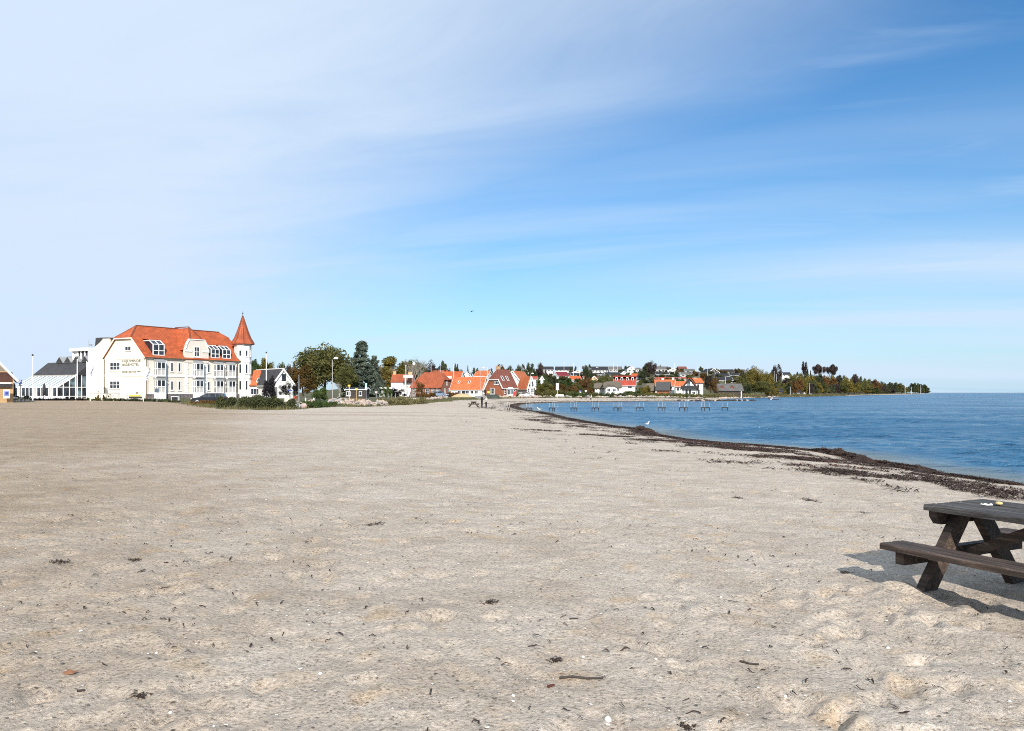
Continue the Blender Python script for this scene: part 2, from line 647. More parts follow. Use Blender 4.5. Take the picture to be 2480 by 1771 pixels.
def vnoise(h, w, cell, rng):
    gh, gw = int(h / cell) + 3, int(w / cell) + 3
    g = rng.random((gh, gw)) - 0.5
    yy = np.arange(h) / cell
    xx = np.arange(w) / cell
    y0, x0 = yy.astype(int), xx.astype(int)
    fy, fx = yy - y0, xx - x0
    fy = (fy * fy * (3 - 2 * fy))[:, None]
    fx = (fx * fx * (3 - 2 * fx))[None, :]
    a = g[np.ix_(y0, x0)]
    b = g[np.ix_(y0, x0 + 1)]
    c = g[np.ix_(y0 + 1, x0)]
    d = g[np.ix_(y0 + 1, x0 + 1)]
    return (a * (1 - fx) + b * fx) * (1 - fy) + (c * (1 - fx) + d * fx) * fy


# trodden relief of the dry sand (2 cm cells, x -17..14, y 0.5..34)
CELL, DX0, DY0 = 0.02, -17.0, 0.5
DW, DH = int(31 / CELL), int(33.5 / CELL)
relief = np.zeros((DH, DW))
for cell, a in ((90, 0.022), (38, 0.022), (16, 0.020), (7, 0.017), (4, 0.013)):
    relief += vnoise(DH, DW, cell, RNG) * a


def dent(cx, cy, lx, ly, ang, dep):
    r = int(2.2 * max(lx, ly) / CELL)
    i, j = int((cy - DY0) / CELL), int((cx - DX0) / CELL)
    i0, i1, j0, j1 = max(i - r, 0), min(i + r, DH), max(j - r, 0), min(j + r, DW)
    if i0 >= i1 or j0 >= j1:
        return
    yy, xx = np.mgrid[i0:i1, j0:j1]
    u = (xx * CELL + DX0 - cx)
    v = (yy * CELL + DY0 - cy)
    a = (u * math.cos(ang) + v * math.sin(ang)) / lx
    b = (-u * math.sin(ang) + v * math.cos(ang)) / ly
    q = a * a + b * b
    relief[i0:i1, j0:j1] += -dep * np.exp(-(q ** 1.6) * 1.6) + dep * 0.24 * np.exp(-((np.sqrt(q) - 1.25) / 0.3) ** 2)


for k in range(1300):
    yy = 1.5 + 30 * random.random() ** 1.3
    dent(random.uniform(-0.8, 0.62) * yy, yy, random.uniform(.10, .19), random.uniform(.05, .10), random.uniform(0.6, 2.6), random.uniform(.006, .026))
for k in range(75):
    yy = random.uniform(3.0, 6.2)
    dent(random.uniform(0.28, 0.75) * yy, yy, random.uniform(.10, .17), random.uniform(.05, .09), random.uniform(0.3, 1.6), random.uniform(.014, .036))

for x0_, y0_, a_, n_ in ((4.9, 4.2, 1.9, 9), (2.6, 4.4, 1.25, 10), (-1.6, 4.6, 1.7, 14), (-3.4, 4.8, .9, 14), (1.0, 9.0, 2.4, 12)):
    # walkers' trails: alternating shoe prints
    for k in range(n_):
        sd = .11 if k % 2 else -.11
        px2 = x0_ + math.cos(a_) * .66 * k - math.sin(a_) * sd
        py2 = y0_ + math.sin(a_) * .66 * k + math.cos(a_) * sd
        dent(px2, py2, .15, .062, a_ + random.uniform(-.15, .15), random.uniform(.016, .030))
        dent(px2 - math.cos(a_) * .1, py2 - math.sin(a_) * .1, .06, .055, a_, .008)
# sand banked up round the table legs
for fx, fy in ((2.98, 6.05), (3.15, 5.98), (2.9, 5.95)):
    dent(fx, fy, .22, .16, .4, -.02)


def rel(x, y):
    i = (y - DY0) / CELL
    j = (x - DX0) / CELL
    ok = (i >= 0) & (i < DH - 1.01) & (j >= 0) & (j < DW - 1.01)
    i = np.clip(i, 0, DH - 1.02)
    j = np.clip(j, 0, DW - 1.02)
    i0, j0 = i.astype(int), j.astype(int)
    fi, fj = i - i0, j - j0
    v = (relief[i0, j0] * (1 - fj) + relief[i0, j0 + 1] * fj) * (1 - fi) + (relief[i0 + 1, j0] * (1 - fj) + relief[i0 + 1, j0 + 1] * fj) * fi
    fade = (1 - sst(y, 24, 33)) * sst(x, -17, -14) * (1 - sst(x, 9.5, 13))
    return np.where(ok, v * fade, 0)


def sand_z(x, y):
    return float(hgt(x, y)[0] + rel(np.atleast_1d(float(x)), np.atleast_1d(float(y)))[0])


# one continuous grid, finer towards the trodden sand
rr = [0.6]
while rr[-1] < 6000:
    r = rr[-1]
    rr.append(r * (1.0065 if r < 26 else 1.012 if r < 320 else 1.03))
rr = np.array(rr)
th = np.concatenate([np.linspace(-180, -56, 36)[:-1], np.arange(-56, -38, .45), np.arange(-38, 38, .17), np.arange(38, 56, .45), np.linspace(56, 180, 36)])
th = np.radians(th)
GX = (rr[:, None] * np.sin(th)[None, :])
GY = (rr[:, None] * np.cos(th)[None, :])
GZ = (hgt(GX.ravel(), GY.ravel()) + rel(GX.ravel(), GY.ravel())).reshape(GX.shape)
nr, na = GX.shape
idx = np.arange(nr * na).reshape(nr, na)
Q = np.stack([idx[:-1, :-1], idx[:-1, 1:], idx[1:, 1:], idx[1:, :-1]], -1).reshape(-1, 4)
cxm = GX.ravel()[Q].mean(1)
cym = GY.ravel()[Q].mean(1)
wob = 1.6 * np.sin(cxm * 0.9 + 1.3 * np.sin(cym * 0.35)) + 1.1 * np.sin(cym * 0.8 + cxm * 0.33)
vegq = inside(cxm, cym + wob * np.clip(cym / 120, 0.2, 1.2), VEGPOLY)
verts = np.stack([GX.ravel(), GY.ravel(), GZ.ravel()], -1)


def submesh(name, sel, mat):
    q = Q[sel]
    used = np.unique(q)
    remap = np.full(len(verts), -1)
    remap[used] = np.arange(len(used))
    return np_mesh(name, verts[used], remap[q], mat, smooth=True)


# sand material -----------------------------------------------------------
m, t, b = nmat('sand')
tcn = N(t, 'ShaderNodeTexCoord')
P = tcn.outputs['Object']
big = tex(t, P, 0.11, 4, 0.55)
mid = tex(t, P, 1.4, 6, 0.6)
fine = tex(t, P, 42.0, 4, 0.7)
grain = tex(t, P, 210.0, 2, 0.6)
sepp = N(t, 'ShaderNodeSeparateXYZ')
t.links.new(P, sepp.inputs[0])


def tm(op, a, b_=None, c=None, clamp=False):
    n = N(t, 'ShaderNodeMath', operation=op, use_clamp=clamp)
    for i, v in enumerate((a, b_, c)):
        if v is None:
            continue
        if isinstance(v, (int, float)):
            n.inputs[i].default_value = v
        else:
            t.links.new(v, n.inputs[i])
    return n.outputs[0]


def tss(v, a, b_):
    n = N(t, 'ShaderNodeMapRange', interpolation_type='SMOOTHSTEP')
    t.links.new(v, n.inputs[0])
    n.inputs[1].default_value = a
    n.inputs[2].default_value = b_
    return n.outputs[0]


def tmix(f, a, b_, blend='MIX'):
    n = N(t, 'ShaderNodeMix', data_type='RGBA', blend_type=blend)
    for i, v in ((0, f), (6, a), (7, b_)):
        if isinstance(v, (int, float)):
            n.inputs[i].default_value = v
        elif isinstance(v, tuple):
            n.inputs[i].default_value = (*v, 1)
        else:
            t.links.new(v, n.inputs[i])
    return n.outputs[2]


# darker, browner loam-sand inland on the left; pale washed sand towards the water
inl = tm('ADD', tm('ADD', tm('MULTIPLY', sepp.outputs[0], -1.0), tm('MULTIPLY', sepp.outputs[1], -0.32)), tm('MULTIPLY', tm('SUBTRACT', big, 0.5), 14.0))
inl = tss(inl, -4.0, 7.0)
c_pale = ramp(t, mid, [(0.3, (0.445, 0.365, 0.285)), (0.5, (0.525, 0.445, 0.36)), (0.72, (0.575, 0.50, 0.415))])
c_brown = ramp(t, mid, [(0.3, (0.29, 0.215, 0.14)), (0.5, (0.37, 0.28, 0.19)), (0.72, (0.44, 0.35, 0.255))])
colr = tmix(inl, c_pale, c_brown)
smp = N(t, 'ShaderNodeMapping')
smp.inputs['Scale'].default_value = (0.02, 0.30, 1)
smp.inputs['Rotation'].default_value = (0, 0, R(9))
t.links.new(P, smp.inputs[0])
strk = tm('MULTIPLY', tss(tex(t, smp.outputs[0], 1.0, 5, 0.6, 0.3), 0.50, 0.66), tss(sepp.outputs[1], 22.0, 60.0))
colr = tmix(tm('MULTIPLY', strk, 0.45), colr, (0.24, 0.165, 0.10))
colr = tmix(tss(tex(t, P, 3.2, 3, 0.5), 0.55, 0.75), colr, tmix(1.0, colr, (1.02, 0.93, 0.80), 'MULTIPLY'))
colr = tmix(1.0, colr, ramp(t, fine, [(0.32, (0.38, 0.36, 0.34)), (0.46, (0.97, 0.96, 0.95)), (0.55, (1.02, 1.02, 1.02)), (0.70, (1.42, 1.42, 1.42))]), 'MULTIPLY')
vor = N(t, 'ShaderNodeTexVoronoi')
vor.inputs['Scale'].default_value = 55.0
t.links.new(P, vor.inputs['Vector'])
dk = tm('MULTIPLY', tss(tm('SUBTRACT', 0.32, vor.outputs['Distance']), 0.0, 0.12), tss(tex(t, P, 6.0, 4, 0.7), 0.5, 0.62))
colr = tmix(tm('MULTIPLY', dk, 0.7), colr, (0.07, 0.05, 0.04))
vor2 = N(t, 'ShaderNodeTexVoronoi')
vor2.inputs['Scale'].default_value = 30.0
t.links.new(P, vor2.inputs['Vector'])
wh = tm('MULTIPLY', tss(tm('SUBTRACT', 0.17, vor2.outputs['Distance']), 0.0, 0.06), tss(tex(t, P, 3.0, 4, 0.7), 0.5, 0.6))
colr = tmix(tm('MULTIPLY', wh, 0.75), colr, (0.78, 0.76, 0.72))
# clods and pits the size of a hand, for the stretch beyond the modelled relief
vor3 = N(t, 'ShaderNodeTexVoronoi')
vor3.inputs['Scale'].default_value = 3.0
t.links.new(P, vor3.inputs['Vector'])
# wet sand below the swash line
wet = tm('SUBTRACT', 1.0, tss(sepp.outputs[2], 0.03, 0.11))
colr = tmix(tm('MULTIPLY', wet, 0.62), colr, (0.11, 0.085, 0.06))
t.links.new(colr, b.inputs['Base Color'])
t.links.new(tm('SUBTRACT', 0.95, tm('MULTIPLY', wet, 0.35)), b.inputs['Roughness'])
b.inputs['Specular IOR Level'].default_value = 0.25
hh_ = tm('ADD', tm('MULTIPLY', fine, 0.020), tm('MULTIPLY', grain, 0.006))
hh_ = tm('ADD', hh_, tm('MULTIPLY', tex(t, P, 9.0, 3, 0.5), 0.020))
hh_ = tm('ADD', hh_, tm('MULTIPLY', mid, 0.022))
hh_ = tm('ADD', hh_, tm('MULTIPLY', tss(vor3.outputs['Distance'], 0.0, 0.5), 0.018))
t.links.new(bump(t, hh_, 1.0, 1.0), b.inputs['Normal'])
SAND = m

m, t, b = nmat('turf')
tcn = N(t, 'ShaderNodeTexCoord')
n1 = tex(t, tcn.outputs['Object'], 0.12, 6, 0.65)
n2 = tex(t, tcn.outputs['Object'], 2.5, 4, 0.7)
c1 = ramp(t, n1, [(0.3, (0.055, 0.060, 0.022)), (0.5, (0.095, 0.095, 0.035)), (0.7, (0.16, 0.135, 0.06))])
mxn = N(t, 'ShaderNodeMix', data_type='RGBA', blend_type='MULTIPLY')
mxn.inputs[0].default_value = 1.0
t.links.new(c1, mxn.inputs[6])
t.links.new(ramp(t, n2, [(0.3, (0.5, 0.5, 0.5)), (0.7, (1.2, 1.2, 1.2))]), mxn.inputs[7])
t.links.new(mxn.outputs[2], b.inputs['Base Color'])
b.inputs['Roughness'].default_value = 0.95
t.links.new(bump(t, n2, 0.8, 0.15), b.inputs['Normal'])
TURF = m

o = link('sand_beach', submesh('sand_beach', ~vegq, SAND))
o['kind'] = 'structure'
o = link('ground', submesh('ground', vegq, TURF))
o['kind'] = 'structure'

# ------------------------------------------------------------------ sea
m, t, b = nmat('sea_water')
tcn = N(t, 'ShaderNodeTexCoord')


def wmap(rot, sc):
    mp = N(t, 'ShaderNodeMapping')
    mp.inputs['Rotation'].default_value = (0, 0, R(rot))
    mp.inputs['Scale'].default_value = sc
    t.links.new(tcn.outputs['Object'], mp.inputs[0])
    return mp.outputs[0]


w1 = tex(t, wmap(8, (0.55, 1.25, 1)), 1.0, 5, 0.62, 0.5)
w2 = tex(t, wmap(-14, (1.6, 3.6, 1)), 1.0, 4, 0.6, 0.6)
w3 = tex(t, wmap(20, (0.09, 0.22, 1)), 1.0, 4, 0.6, 0.4)
w4 = tex(t, wmap(4, (0.012, 0.05, 1)), 1.0, 3, 0.5, 0.4)


def tm2(op, a, b_=None, c=None):
    n = N(t, 'ShaderNodeMath', operation=op)
    for i, v in enumerate((a, b_, c)):
        if v is None:
            continue
        if isinstance(v, (int, float)):
            n.inputs[i].default_value = v
        else:
            t.links.new(v, n.inputs[i])
    return n.outputs[0]


hgtw = tm2('ADD', tm2('MULTIPLY', w1, 0.55), tm2('ADD', tm2('MULTIPLY', w2, 0.16), tm2('MULTIPLY', w3, 0.9)))
t.links.new(bump(t, hgtw, 1.0, 1.0), b.inputs['Normal'])
wcol = ramp(t, w4, [(0.35, (0.028, 0.105, 0.195)), (0.65, (0.042, 0.130, 0.225))])
# the bottom shows through the first metres of water
att = N(t, 'ShaderNodeAttribute', attribute_name='shallow')
wmx = N(t, 'ShaderNodeMix', data_type='RGBA')
mlt = N(t, 'ShaderNodeMath', operation='MULTIPLY')
t.links.new(att.outputs['Fac'], mlt.inputs[0])
mlt.inputs[1].default_value = 0.8
t.links.new(mlt.outputs[0], wmx.inputs[0])
t.links.new(wcol, wmx.inputs[6])
wmx.inputs[7].default_value = (0.17, 0.17, 0.13, 1)
t.links.new(wmx.outputs[2], b.inputs['Base Color'])
w5 = tex(t, wmap(6, (0.035, 0.16, 1)), 1.0, 5, 0.6, 0.5)
rgh = N(t, 'ShaderNodeMapRange')
t.links.new(w5, rgh.inputs[0])
rgh.inputs[1].default_value = 0.35
rgh.inputs[2].default_value = 0.65
rgh.inputs[3].default_value = 0.12
rgh.inputs[4].default_value = 0.34
t.links.new(rgh.outputs[0], b.inputs['Roughness'])
b.inputs['IOR'].default_value = 1.333
b.inputs['Specular IOR Level'].default_value = 0.4
SEA = m
# sheet with real ripples near the beach, flattening out to the horizon
rs_ = [11.0]
while rs_[-1] < 70000:
    r = rs_[-1]
    rs_.append(r * (1.0038 if r < 75 else 1.009 if r < 160 else 1.08))
rs_ = np.array(rs_)
ths = np.radians(np.concatenate([np.linspace(-75, -3, 37)[:-1], np.arange(-3, 38, .11), np.linspace(38, 178, 60)]))
SX, SY = rs_[:, None] * np.sin(ths)[None, :], rs_[:, None] * np.cos(ths)[None, :]
wrng = np.random.default_rng(5)
SZ = np.zeros(SX.shape)
gust = .65 + .35 * np.sin(SX * .21 + 1.7 * np.sin(SY * .09)) * np.sin(SY * .17 + .8 * np.sin(SX * .13))
for k in range(34):
    lam = .35 * (9.0 ** wrng.random())
    a = R(248) + wrng.normal() * .42
    kx, ky = math.cos(a) * 2 * math.pi / lam, math.sin(a) * 2 * math.pi / lam
    ph = wrng.random() * 6.283
    am = .0085 * lam ** .9
    SZ += am * np.sin(kx * SX + ky * SY + ph + .6 * np.sin(.31 * SX - .27 * SY + k))
RR = np.hypot(SX, SY)
SZ *= gust * (1 - sst(RR, 80, 150))
sh_d = seg_dist(SX.ravel(), SY.ravel(), NEAR).reshape(SX.shape)
SZ *= .25 + .75 * sst(sh_d, 0, 6)
ii = np.arange(SX.size).reshape(SX.shape)
qs = np.stack([ii[:-1, :-1], ii[:-1, 1:], ii[1:, 1:], ii[1:, :-1]], -1).reshape(-1, 4)
sme = np_mesh('sea', np.stack([SX.ravel(), SY.ravel(), SZ.ravel()], -1), qs, SEA, smooth=True)
at_ = sme.attributes.new('shallow', 'FLOAT', 'POINT')
at_.data.foreach_set('value', (1 - sst(np.minimum(sh_d, seg_dist(SX.ravel(), SY.ravel(), FAR[:9]).reshape(SX.shape)), 0.2, 3.2)).ravel().astype(np.float32))
o = link('sea', sme)
o['kind'] = 'structure'
# ------------------------------------------------------------------ windows and house builder


def window(parent, o, ux, nrm, w, h, cols, rows, fm=None, gm=None, fw=0.07, sill=True, name='window', split=True):
    """Framed window on a wall. o: lower-left corner on the wall, ux: direction along it, nrm: outward normal."""
    fm = fm or WHITE
    gm = gm or GLASS
    o, ux, nrm = Vector(o), Vector(ux).normalized(), Vector(nrm).normalized()
    uz = Vector((0, 0, 1)) if abs(nrm.z) < 0.05 else nrm.cross(ux).normalized()

    def blk(mb, a0, a1, b0, b1, d0, d1):
        mb.extr([o + ux * a0 + uz * b0 + nrm * d0, o + ux * a1 + uz * b0 + nrm * d0, o + ux * a1 + uz * b1 + nrm * d0, o + ux * a0 + uz * b1 + nrm * d0], nrm * (d1 - d0))
    f = MB()
    blk(f, 0, fw, 0, h, .003, .075)
    blk(f, w - fw, w, 0, h, .003, .075)
    blk(f, fw, w - fw, 0, fw, .003, .075)
    blk(f, fw, w - fw, h - fw, h, .003, .075)
    bw = fw * 0.62
    for i in range(1, cols):
        x = w * i / cols
        blk(f, x - bw / 2, x + bw / 2, fw, h - fw, .003, .066)
    for j in range(1, rows):
        y = h * j / rows
        for i in range(cols):
            x0 = fw if i == 0 else w * i / cols + bw / 2
            x1 = w - fw if i == cols - 1 else w * (i + 1) / cols - bw / 2
            blk(f, x0, x1, y - bw / 2, y + bw / 2, .003, .064)
    if sill:
        blk(f, -.08, w + .08, -.09, -.005, .003, .14)
    fo = f.build(name, fm, parent)
    if split:
        for i in range(cols):
            for j in range(rows):
                g = MB()
                blk(g, w * i / cols + .01, w * (i + 1) / cols - .01, h * j / rows + .01, h * (j + 1) / rows - .01, .008, .02)
                g.build('pane', gm, fo)
    else:
        g = MB()
        blk(g, .01, w - .01, .01, h - .01, .008, .02)
        g.build('pane', gm, fo)
    return fo


def house(name, label, cat, loc, rz, L, Wd, he, hr, roof, wall, barge=None, oh=0.35, hip0=None, hip1=None, wins=(), doors=(), chim=(), sky=(), group=None,
          drop=1.5, rt=0.16, split=False, fm=None, ridgecap=None):
    """Ridge along local X. hip0 / hip1: height at which a half-hip starts at the -X / +X end."""
    o = thing(name, label, cat, loc, rz, group)
    a, b2 = L / 2, Wd / 2
    sl = (hr - he) / b2

    def yat(z):
        return (hr - z) / sl

    w = MB()
    prof = {}
    for sx, hp in ((-1, hip0), (1, hip1)):
        if hp:
            prof[sx] = [(-b2, -drop), (b2, -drop), (b2, he), (yat(hp), hp), (-yat(hp), hp), (-b2, he)]
        else:
            prof[sx] = [(-b2, -drop), (b2, -drop), (b2, he), (0, hr), (-b2, he)]
    th = 0.25
    for sx in (-1, 1):
        w.extr([(sx * a, y, z) for y, z in prof[sx]], (-sx * th, 0, 0))
    w.box(-a + th, a - th, -b2, -b2 + th, -drop, he)
    w.box(-a + th, a - th, b2 - th, b2, -drop, he)
    w.build('wall', wall, o)
    r = MB()
    xo = a + oh
    ye, ze = b2 + oh, he - oh * sl
    k0 = (hr - hip0) / sl * 0.75 if hip0 else 0
    k1 = (hr - hip1) / sl * 0.75 if hip1 else 0
    for sy in (-1, 1):
        pts = [(-xo, sy * ye, ze), (xo, sy * ye, ze)]
        if hip1:
            pts += [(xo, sy * yat(hip1), hip1), (xo - k1 - oh, 0, hr)]
        else:
            pts += [(xo, 0, hr)]
        if hip0:
            pts += [(-xo + k0 + oh, 0, hr), (-xo, sy * yat(hip0), hip0)]
        else:
            pts += [(-xo, 0, hr)]
        if sy > 0:
            pts = pts[::-1]
        r.slab([(p[0], p[1], p[2] + 0.004) for p in pts], rt)
    for sx, hp, k in ((-1, hip0, k0), (1, hip1, k1)):
        if hp:
            pts = [(sx * (xo + .02), -yat(hp) - .05, hp - .02), (sx * (xo + .02), yat(hp) + .05, hp - .02), (sx * (xo - k - oh), 0, hr)]
            if sx < 0:
                pts = pts[::-1]
            r.slab(pts, rt)
    ro = r.build('roof', roof, o)
    if ridgecap:
        rc = MB()
        rc.bar((-xo + (k0 + oh if hip0 else 0), 0, hr + rt * 1.2), (xo - (k1 + oh if hip1 else 0), 0, hr + rt * 1.2), .3, .16)
        rc.build('ridge_cap', ridgecap, ro)
    if barge:
        for sx, hp in ((-1, hip0), (1, hip1)):
            bb = MB()
            for sy in (-1, 1):
                p0 = Vector((sx * (xo + .03), sy * (ye + .03), ze - .02))
                p1 = Vector((sx * (xo + .03), sy * yat(hp), hp - .02)) if hp else Vector((sx * (xo + .03), 0, hr + .02))
                bb.bar(p0, p1, .06, .30)
            if hp:
                bb.bar((sx * (xo + .06), -yat(hp) - .1, hp - .08), (sx * (xo + .06), yat(hp) + .1, hp - .08), .06, .22)
            bb.build('bargeboard', barge, o)
        for sy in (-1, 1):
            MB().bar((-xo, sy * (ye + .06), ze + .02), (xo, sy * (ye + .06), ze + .02), .10, .14).build('gutter', barge, o)
    for wv in wins:
        face, u, z, ww, wh, c, rws = wv[:7]
        wf = wv[7] if len(wv) > 7 else fm
        if face == 'F':
            window(o, (u - ww / 2, -b2, z), (1, 0, 0), (0, -1, 0), ww, wh, c, rws, wf, split=split)
        elif face == 'B':
            window(o, (u + ww / 2, b2, z), (-1, 0, 0), (0, 1, 0), ww, wh, c, rws, wf, split=split)
        elif face == 'L':
            window(o, (-a, -u + ww / 2, z), (0, -1, 0), (-1, 0, 0), ww, wh, c, rws, wf, split=split)
        else:
            window(o, (a, u - ww / 2, z), (0, 1, 0), (1, 0, 0), ww, wh, c, rws, wf, split=split)
    for face, u, ww, wh, dm in doors:
        d = MB()
        if face == 'F':
            d.box(u - ww / 2, u + ww / 2, -b2 - .05, -b2 - .003, 0, wh)
            h = MB().box(u + ww * .3, u + ww * .38, -b2 - .10, -b2 - .052, 1.0, 1.06)
        else:
            sx = -1 if face == 'L' else 1
            d.box(min(sx * a, sx * (a + .05)) + (.003 if sx > 0 else -.003), max(sx * a, sx * (a + .05)) + (.003 if sx > 0 else -.003), u - ww / 2, u + ww / 2, 0, wh)
            h = MB().box(sx * (a + .08) - .02, sx * (a + .08) + .02, u + ww * .3, u + ww * .38, 1.0, 1.06)
        do = d.build('door', dm, o)
        h.build('handle', STEEL, do)
    for cx_, cy_, top, cm in chim:
        c = MB()
        c.box(cx_ - .42, cx_ + .42, cy_ - .36, cy_ + .36, he, top)
        c.box(cx_ - .50, cx_ + .50, cy_ - .44, cy_ + .44, top + .003, top + .16)
        c.build('chimney', cm, ro)
    for u, tt, ww, hh in sky:
        base = Vector((u - ww / 2, -b2 + tt * b2, he + tt * (hr - he)))
        nv = Vector((0, -sl, 1)).normalized()
        _sky(ro, base, nv, ww, hh, rt)
    return o


def _sky(ro, base, nv, ww, hh, rt):
    up = nv.cross(Vector((1, 0, 0))).normalized()
    if up.z < 0:
        up = -up
    b0 = base + nv * (rt + .01)
    f = MB()
    X = Vector((1, 0, 0))
    for (p, q) in ((0, .09), (ww - .09, ww)):
        f.extr([b0 + X * p, b0 + X * q, b0 + X * q + up * hh, b0 + X * p + up * hh], nv * .10)
    for (p, q) in ((0, .09), (hh - .09, hh)):
        f.extr([b0 + X * .09 + up * p, b0 + X * (ww - .09) + up * p, b0 + X * (ww - .09) + up * q, b0 + X * .09 + up * q], nv * .10)
    g = MB()
    g.extr([b0 + X * .08 + up * .08, b0 + X * (ww - .08) + up * .08, b0 + X * (ww - .08) + up * (hh - .08), b0 + X * .08 + up * (hh - .08)], nv * .03)
    f.build('skylight', WHITE, ro)
    g.build('skylight_pane', GLASS, ro)


def text_mesh(body, size, mat, name, parent, loc, rot, ext=0.01, off=0.0, shear=0.0, align='LEFT', sx=1.0):
    cu = bpy.data.curves.new(name, 'FONT')
    cu.body = body
    cu.size = size
    cu.extrude = ext
    cu.offset = off
    cu.shear = shear
    cu.align_x = align
    cu.resolution_u = 3
    tmp = bpy.data.objects.new(name, cu)
    COL.objects.link(tmp)
    dg = bpy.context.evaluated_depsgraph_get()
    me = bpy.data.meshes.new_from_object(tmp.evaluated_get(dg))
    bpy.data.objects.remove(tmp)
    me.materials.clear()
    me.materials.append(mat)
    o = link(name, me, parent, loc)
    o.rotation_euler = rot
    o.scale = (sx, 1, 1)
    return o


# ------------------------------------------------------------------ the hotel
HC, HRZ = Vector((-63.1, 135.0, 1.2)), math.atan2(0.872, 0.49)
HU, HV = Vector((0.49, 0.872, 0)), Vector((-0.872, 0.49, 0))
hot = thing('hotel_building', 'cream seaside hotel with orange tiled roof, pointed corner tower and painted name', 'hotel', HC, HRZ)
LL, WW, EV, RG = 21.4, 11.4, 7.3, 12.8
hw = MB()
HP = 10.6
sl = (RG - EV) / (WW / 2)
yh = (RG - HP) / sl
# gable wall facing the beach
hw.extr([(0, 0, 0), (0, WW, 0), (0, WW, EV), (0, WW / 2 + yh, HP), (0, WW / 2 - yh, HP), (0, 0, EV)], (.4, 0, 0))
hw.build('gable_wall', CREAM, hot)
fwall = MB()
fwall.box(.4, LL, .003, .4, 0, EV)
fwall.box(.4, LL, WW - .4, WW - .003, 0, EV)
fwall.box(LL - .4, LL, .403, WW - .403, 0, EV)
fwall.build('facade_wall', BEIGE, hot)
pl = MB()
pl.box(.12, LL + .1, -.14, -.003, -.8, .78)
pl.build('plinth', PLINTH, hot)
pl = MB()
pl.box(-.10, -.003, -.1, WW + .1, -.8, .62)
pl.build('gable_plinth', plain('pale_plinth', (.6, .57, .55), .85), hot)
# string courses, pilasters and quoins on the facade
tr = MB()
for z0, z1 in ((3.82, 4.22), (6.92, 7.24), (.80, 1.0)):
    xs = [(.003, 7.72), (13.03, LL - .1)] if z1 > 6.5 else [(.003, LL - .1)]
    for x0, x1 in xs:
        tr.box(x0, x1, -.10, -.002, z0, z1)
for x0, x1 in ((.05, .5), (3.62, 4.22), (7.95, 8.5), (12.12, 12.68)):
    for z0, z1 in ((1.003, 3.817), (4.223, 6.917)):
        tr.box(x0, x1, -.085, -.002, z0, z1)
tr.build('string_course', WHITE, hot)
for x0, x1 in ((7.95, 8.5), (12.12, 12.68)):
    for k in range(14):
        z = 1.05 + k * .42
        if 3.5 < z < 4.25 or z > 6.5:
            continue
        qb = MB().box(x0 - (.12 if k % 2 else 0), x1 + (0 if k % 2 else .12), -.12, -.087, z, z + .32)
        qb.build('quoin', WHITE, hot)
gt = MB()
for z0, z1 in ((3.88, 4.30), (6.9, 7.22)):
    gt.box(-.07, -.002, .05, WW - .05, z0, z1)
gt.build('gable_band', WHITE, hot)
# windows in the gable
window(hot, (0, 9.8, 4.98), (0, -1, 0), (-1, 0, 0), 2.95, 1.45, 3, 2, fw=.13, name='gable_window')
window(hot, (0, 9.85, 1.69), (0, -1, 0), (-1, 0, 0), 2.95, 1.45, 3, 2, fw=.13, name='gable_window')
window(hot, (0, 5.55, 8.35), (0, -1, 0), (-1, 0, 0), 1.75, .86, 2, 1, fw=.12, name='gable_window')
INK = plain('sign_lettering', (0.035, 0.03, 0.03), 0.6, 0.1)
for body, yy, z, wdt, sz in (('HEJLSMINDE', 6.3, 6.36, 5.0, .62), ('BADEHOTEL', 6.3, 5.72, 4.55, .62), ('FERIECENTER ****', 6.3, 4.5, 5.0, .46)):
    to = text_mesh(body, sz, INK, 'lettering', hot, (-.02, yy, z), (R(90), 0, R(-90)), .012, .0)
    xs = [v.co.x for v in to.data.vertices]
    to.scale = (wdt / (max(xs) - min(xs)), 1, 1)
# roof: main body, cross wing, half hip
rf = MB()
oh = .3


def ry(z):
    return (RG - z) / sl


ez = EV - oh * sl + .02
rx1 = LL + .4
HIPX = 2.3
for sy in (-1, 1):
    c = WW / 2
    pts = [(-oh, c + sy * (c + oh), ez), (rx1, c + sy * (c + oh), ez), (rx1, c + sy * 1.0, RG - 1.0 * sl + .02), (rx1 - 1.5, c, RG + .02), (HIPX, c, RG + .02), (-oh, c + sy * (yh + .05), HP + .0)]
    if sy > 0:
        pts = pts[::-1]
    rf.slab(pts, .16)
rf.slab([(HIPX, WW / 2, RG + .03), (-oh - .03, WW / 2 + yh + .12, HP), (-oh - .03, WW / 2 - yh - .12, HP)], .16)
rf.slab([(rx1 - 1.5, WW / 2, RG + .03), (rx1 + .05, WW / 2 - 1.1, RG - sl), (rx1 + .05, WW / 2 + 1.1, RG - sl)], .16)
# cross wing roof running back from the shaped gable
CX0, CX1 = 7.9, 13.0
cxm_ = (CX0 + CX1) / 2
cz = 13.0
for sx in (-1, 1):
    e = cxm_ + sx * (CX1 - CX0 + .3) / 2
    pts = [(e, -.05, 8.76), (cxm_ + sx * 1.35, -.05, 10.88), (cxm_, 2.1, cz), (cxm_, 5.95, cz), (e, 1.45, 8.76)]
    if sx > 0:
        pts = pts[::-1]
    rf.slab(pts[::-1], .16)
rf.slab([(cxm_ + 1.4, -.2, 10.68), (cxm_, 2.1, cz + .02), (cxm_ - 1.4, -.2, 10.68)][::-1], .16)
rfo = rf.build('roof', ORANGE, hot)
rc = MB()
rc.bar((HIPX, WW / 2, RG + .22), (rx1 - 1.5, WW / 2, RG + .22), .34, .16)
rc.bar((cxm_, 2.1, cz + .2), (cxm_, 5.8, cz + .2), .3, .14)
rc.bar((HIPX, WW / 2, RG + .2), (-oh, WW / 2 - yh, HP + .2), .26, .14)
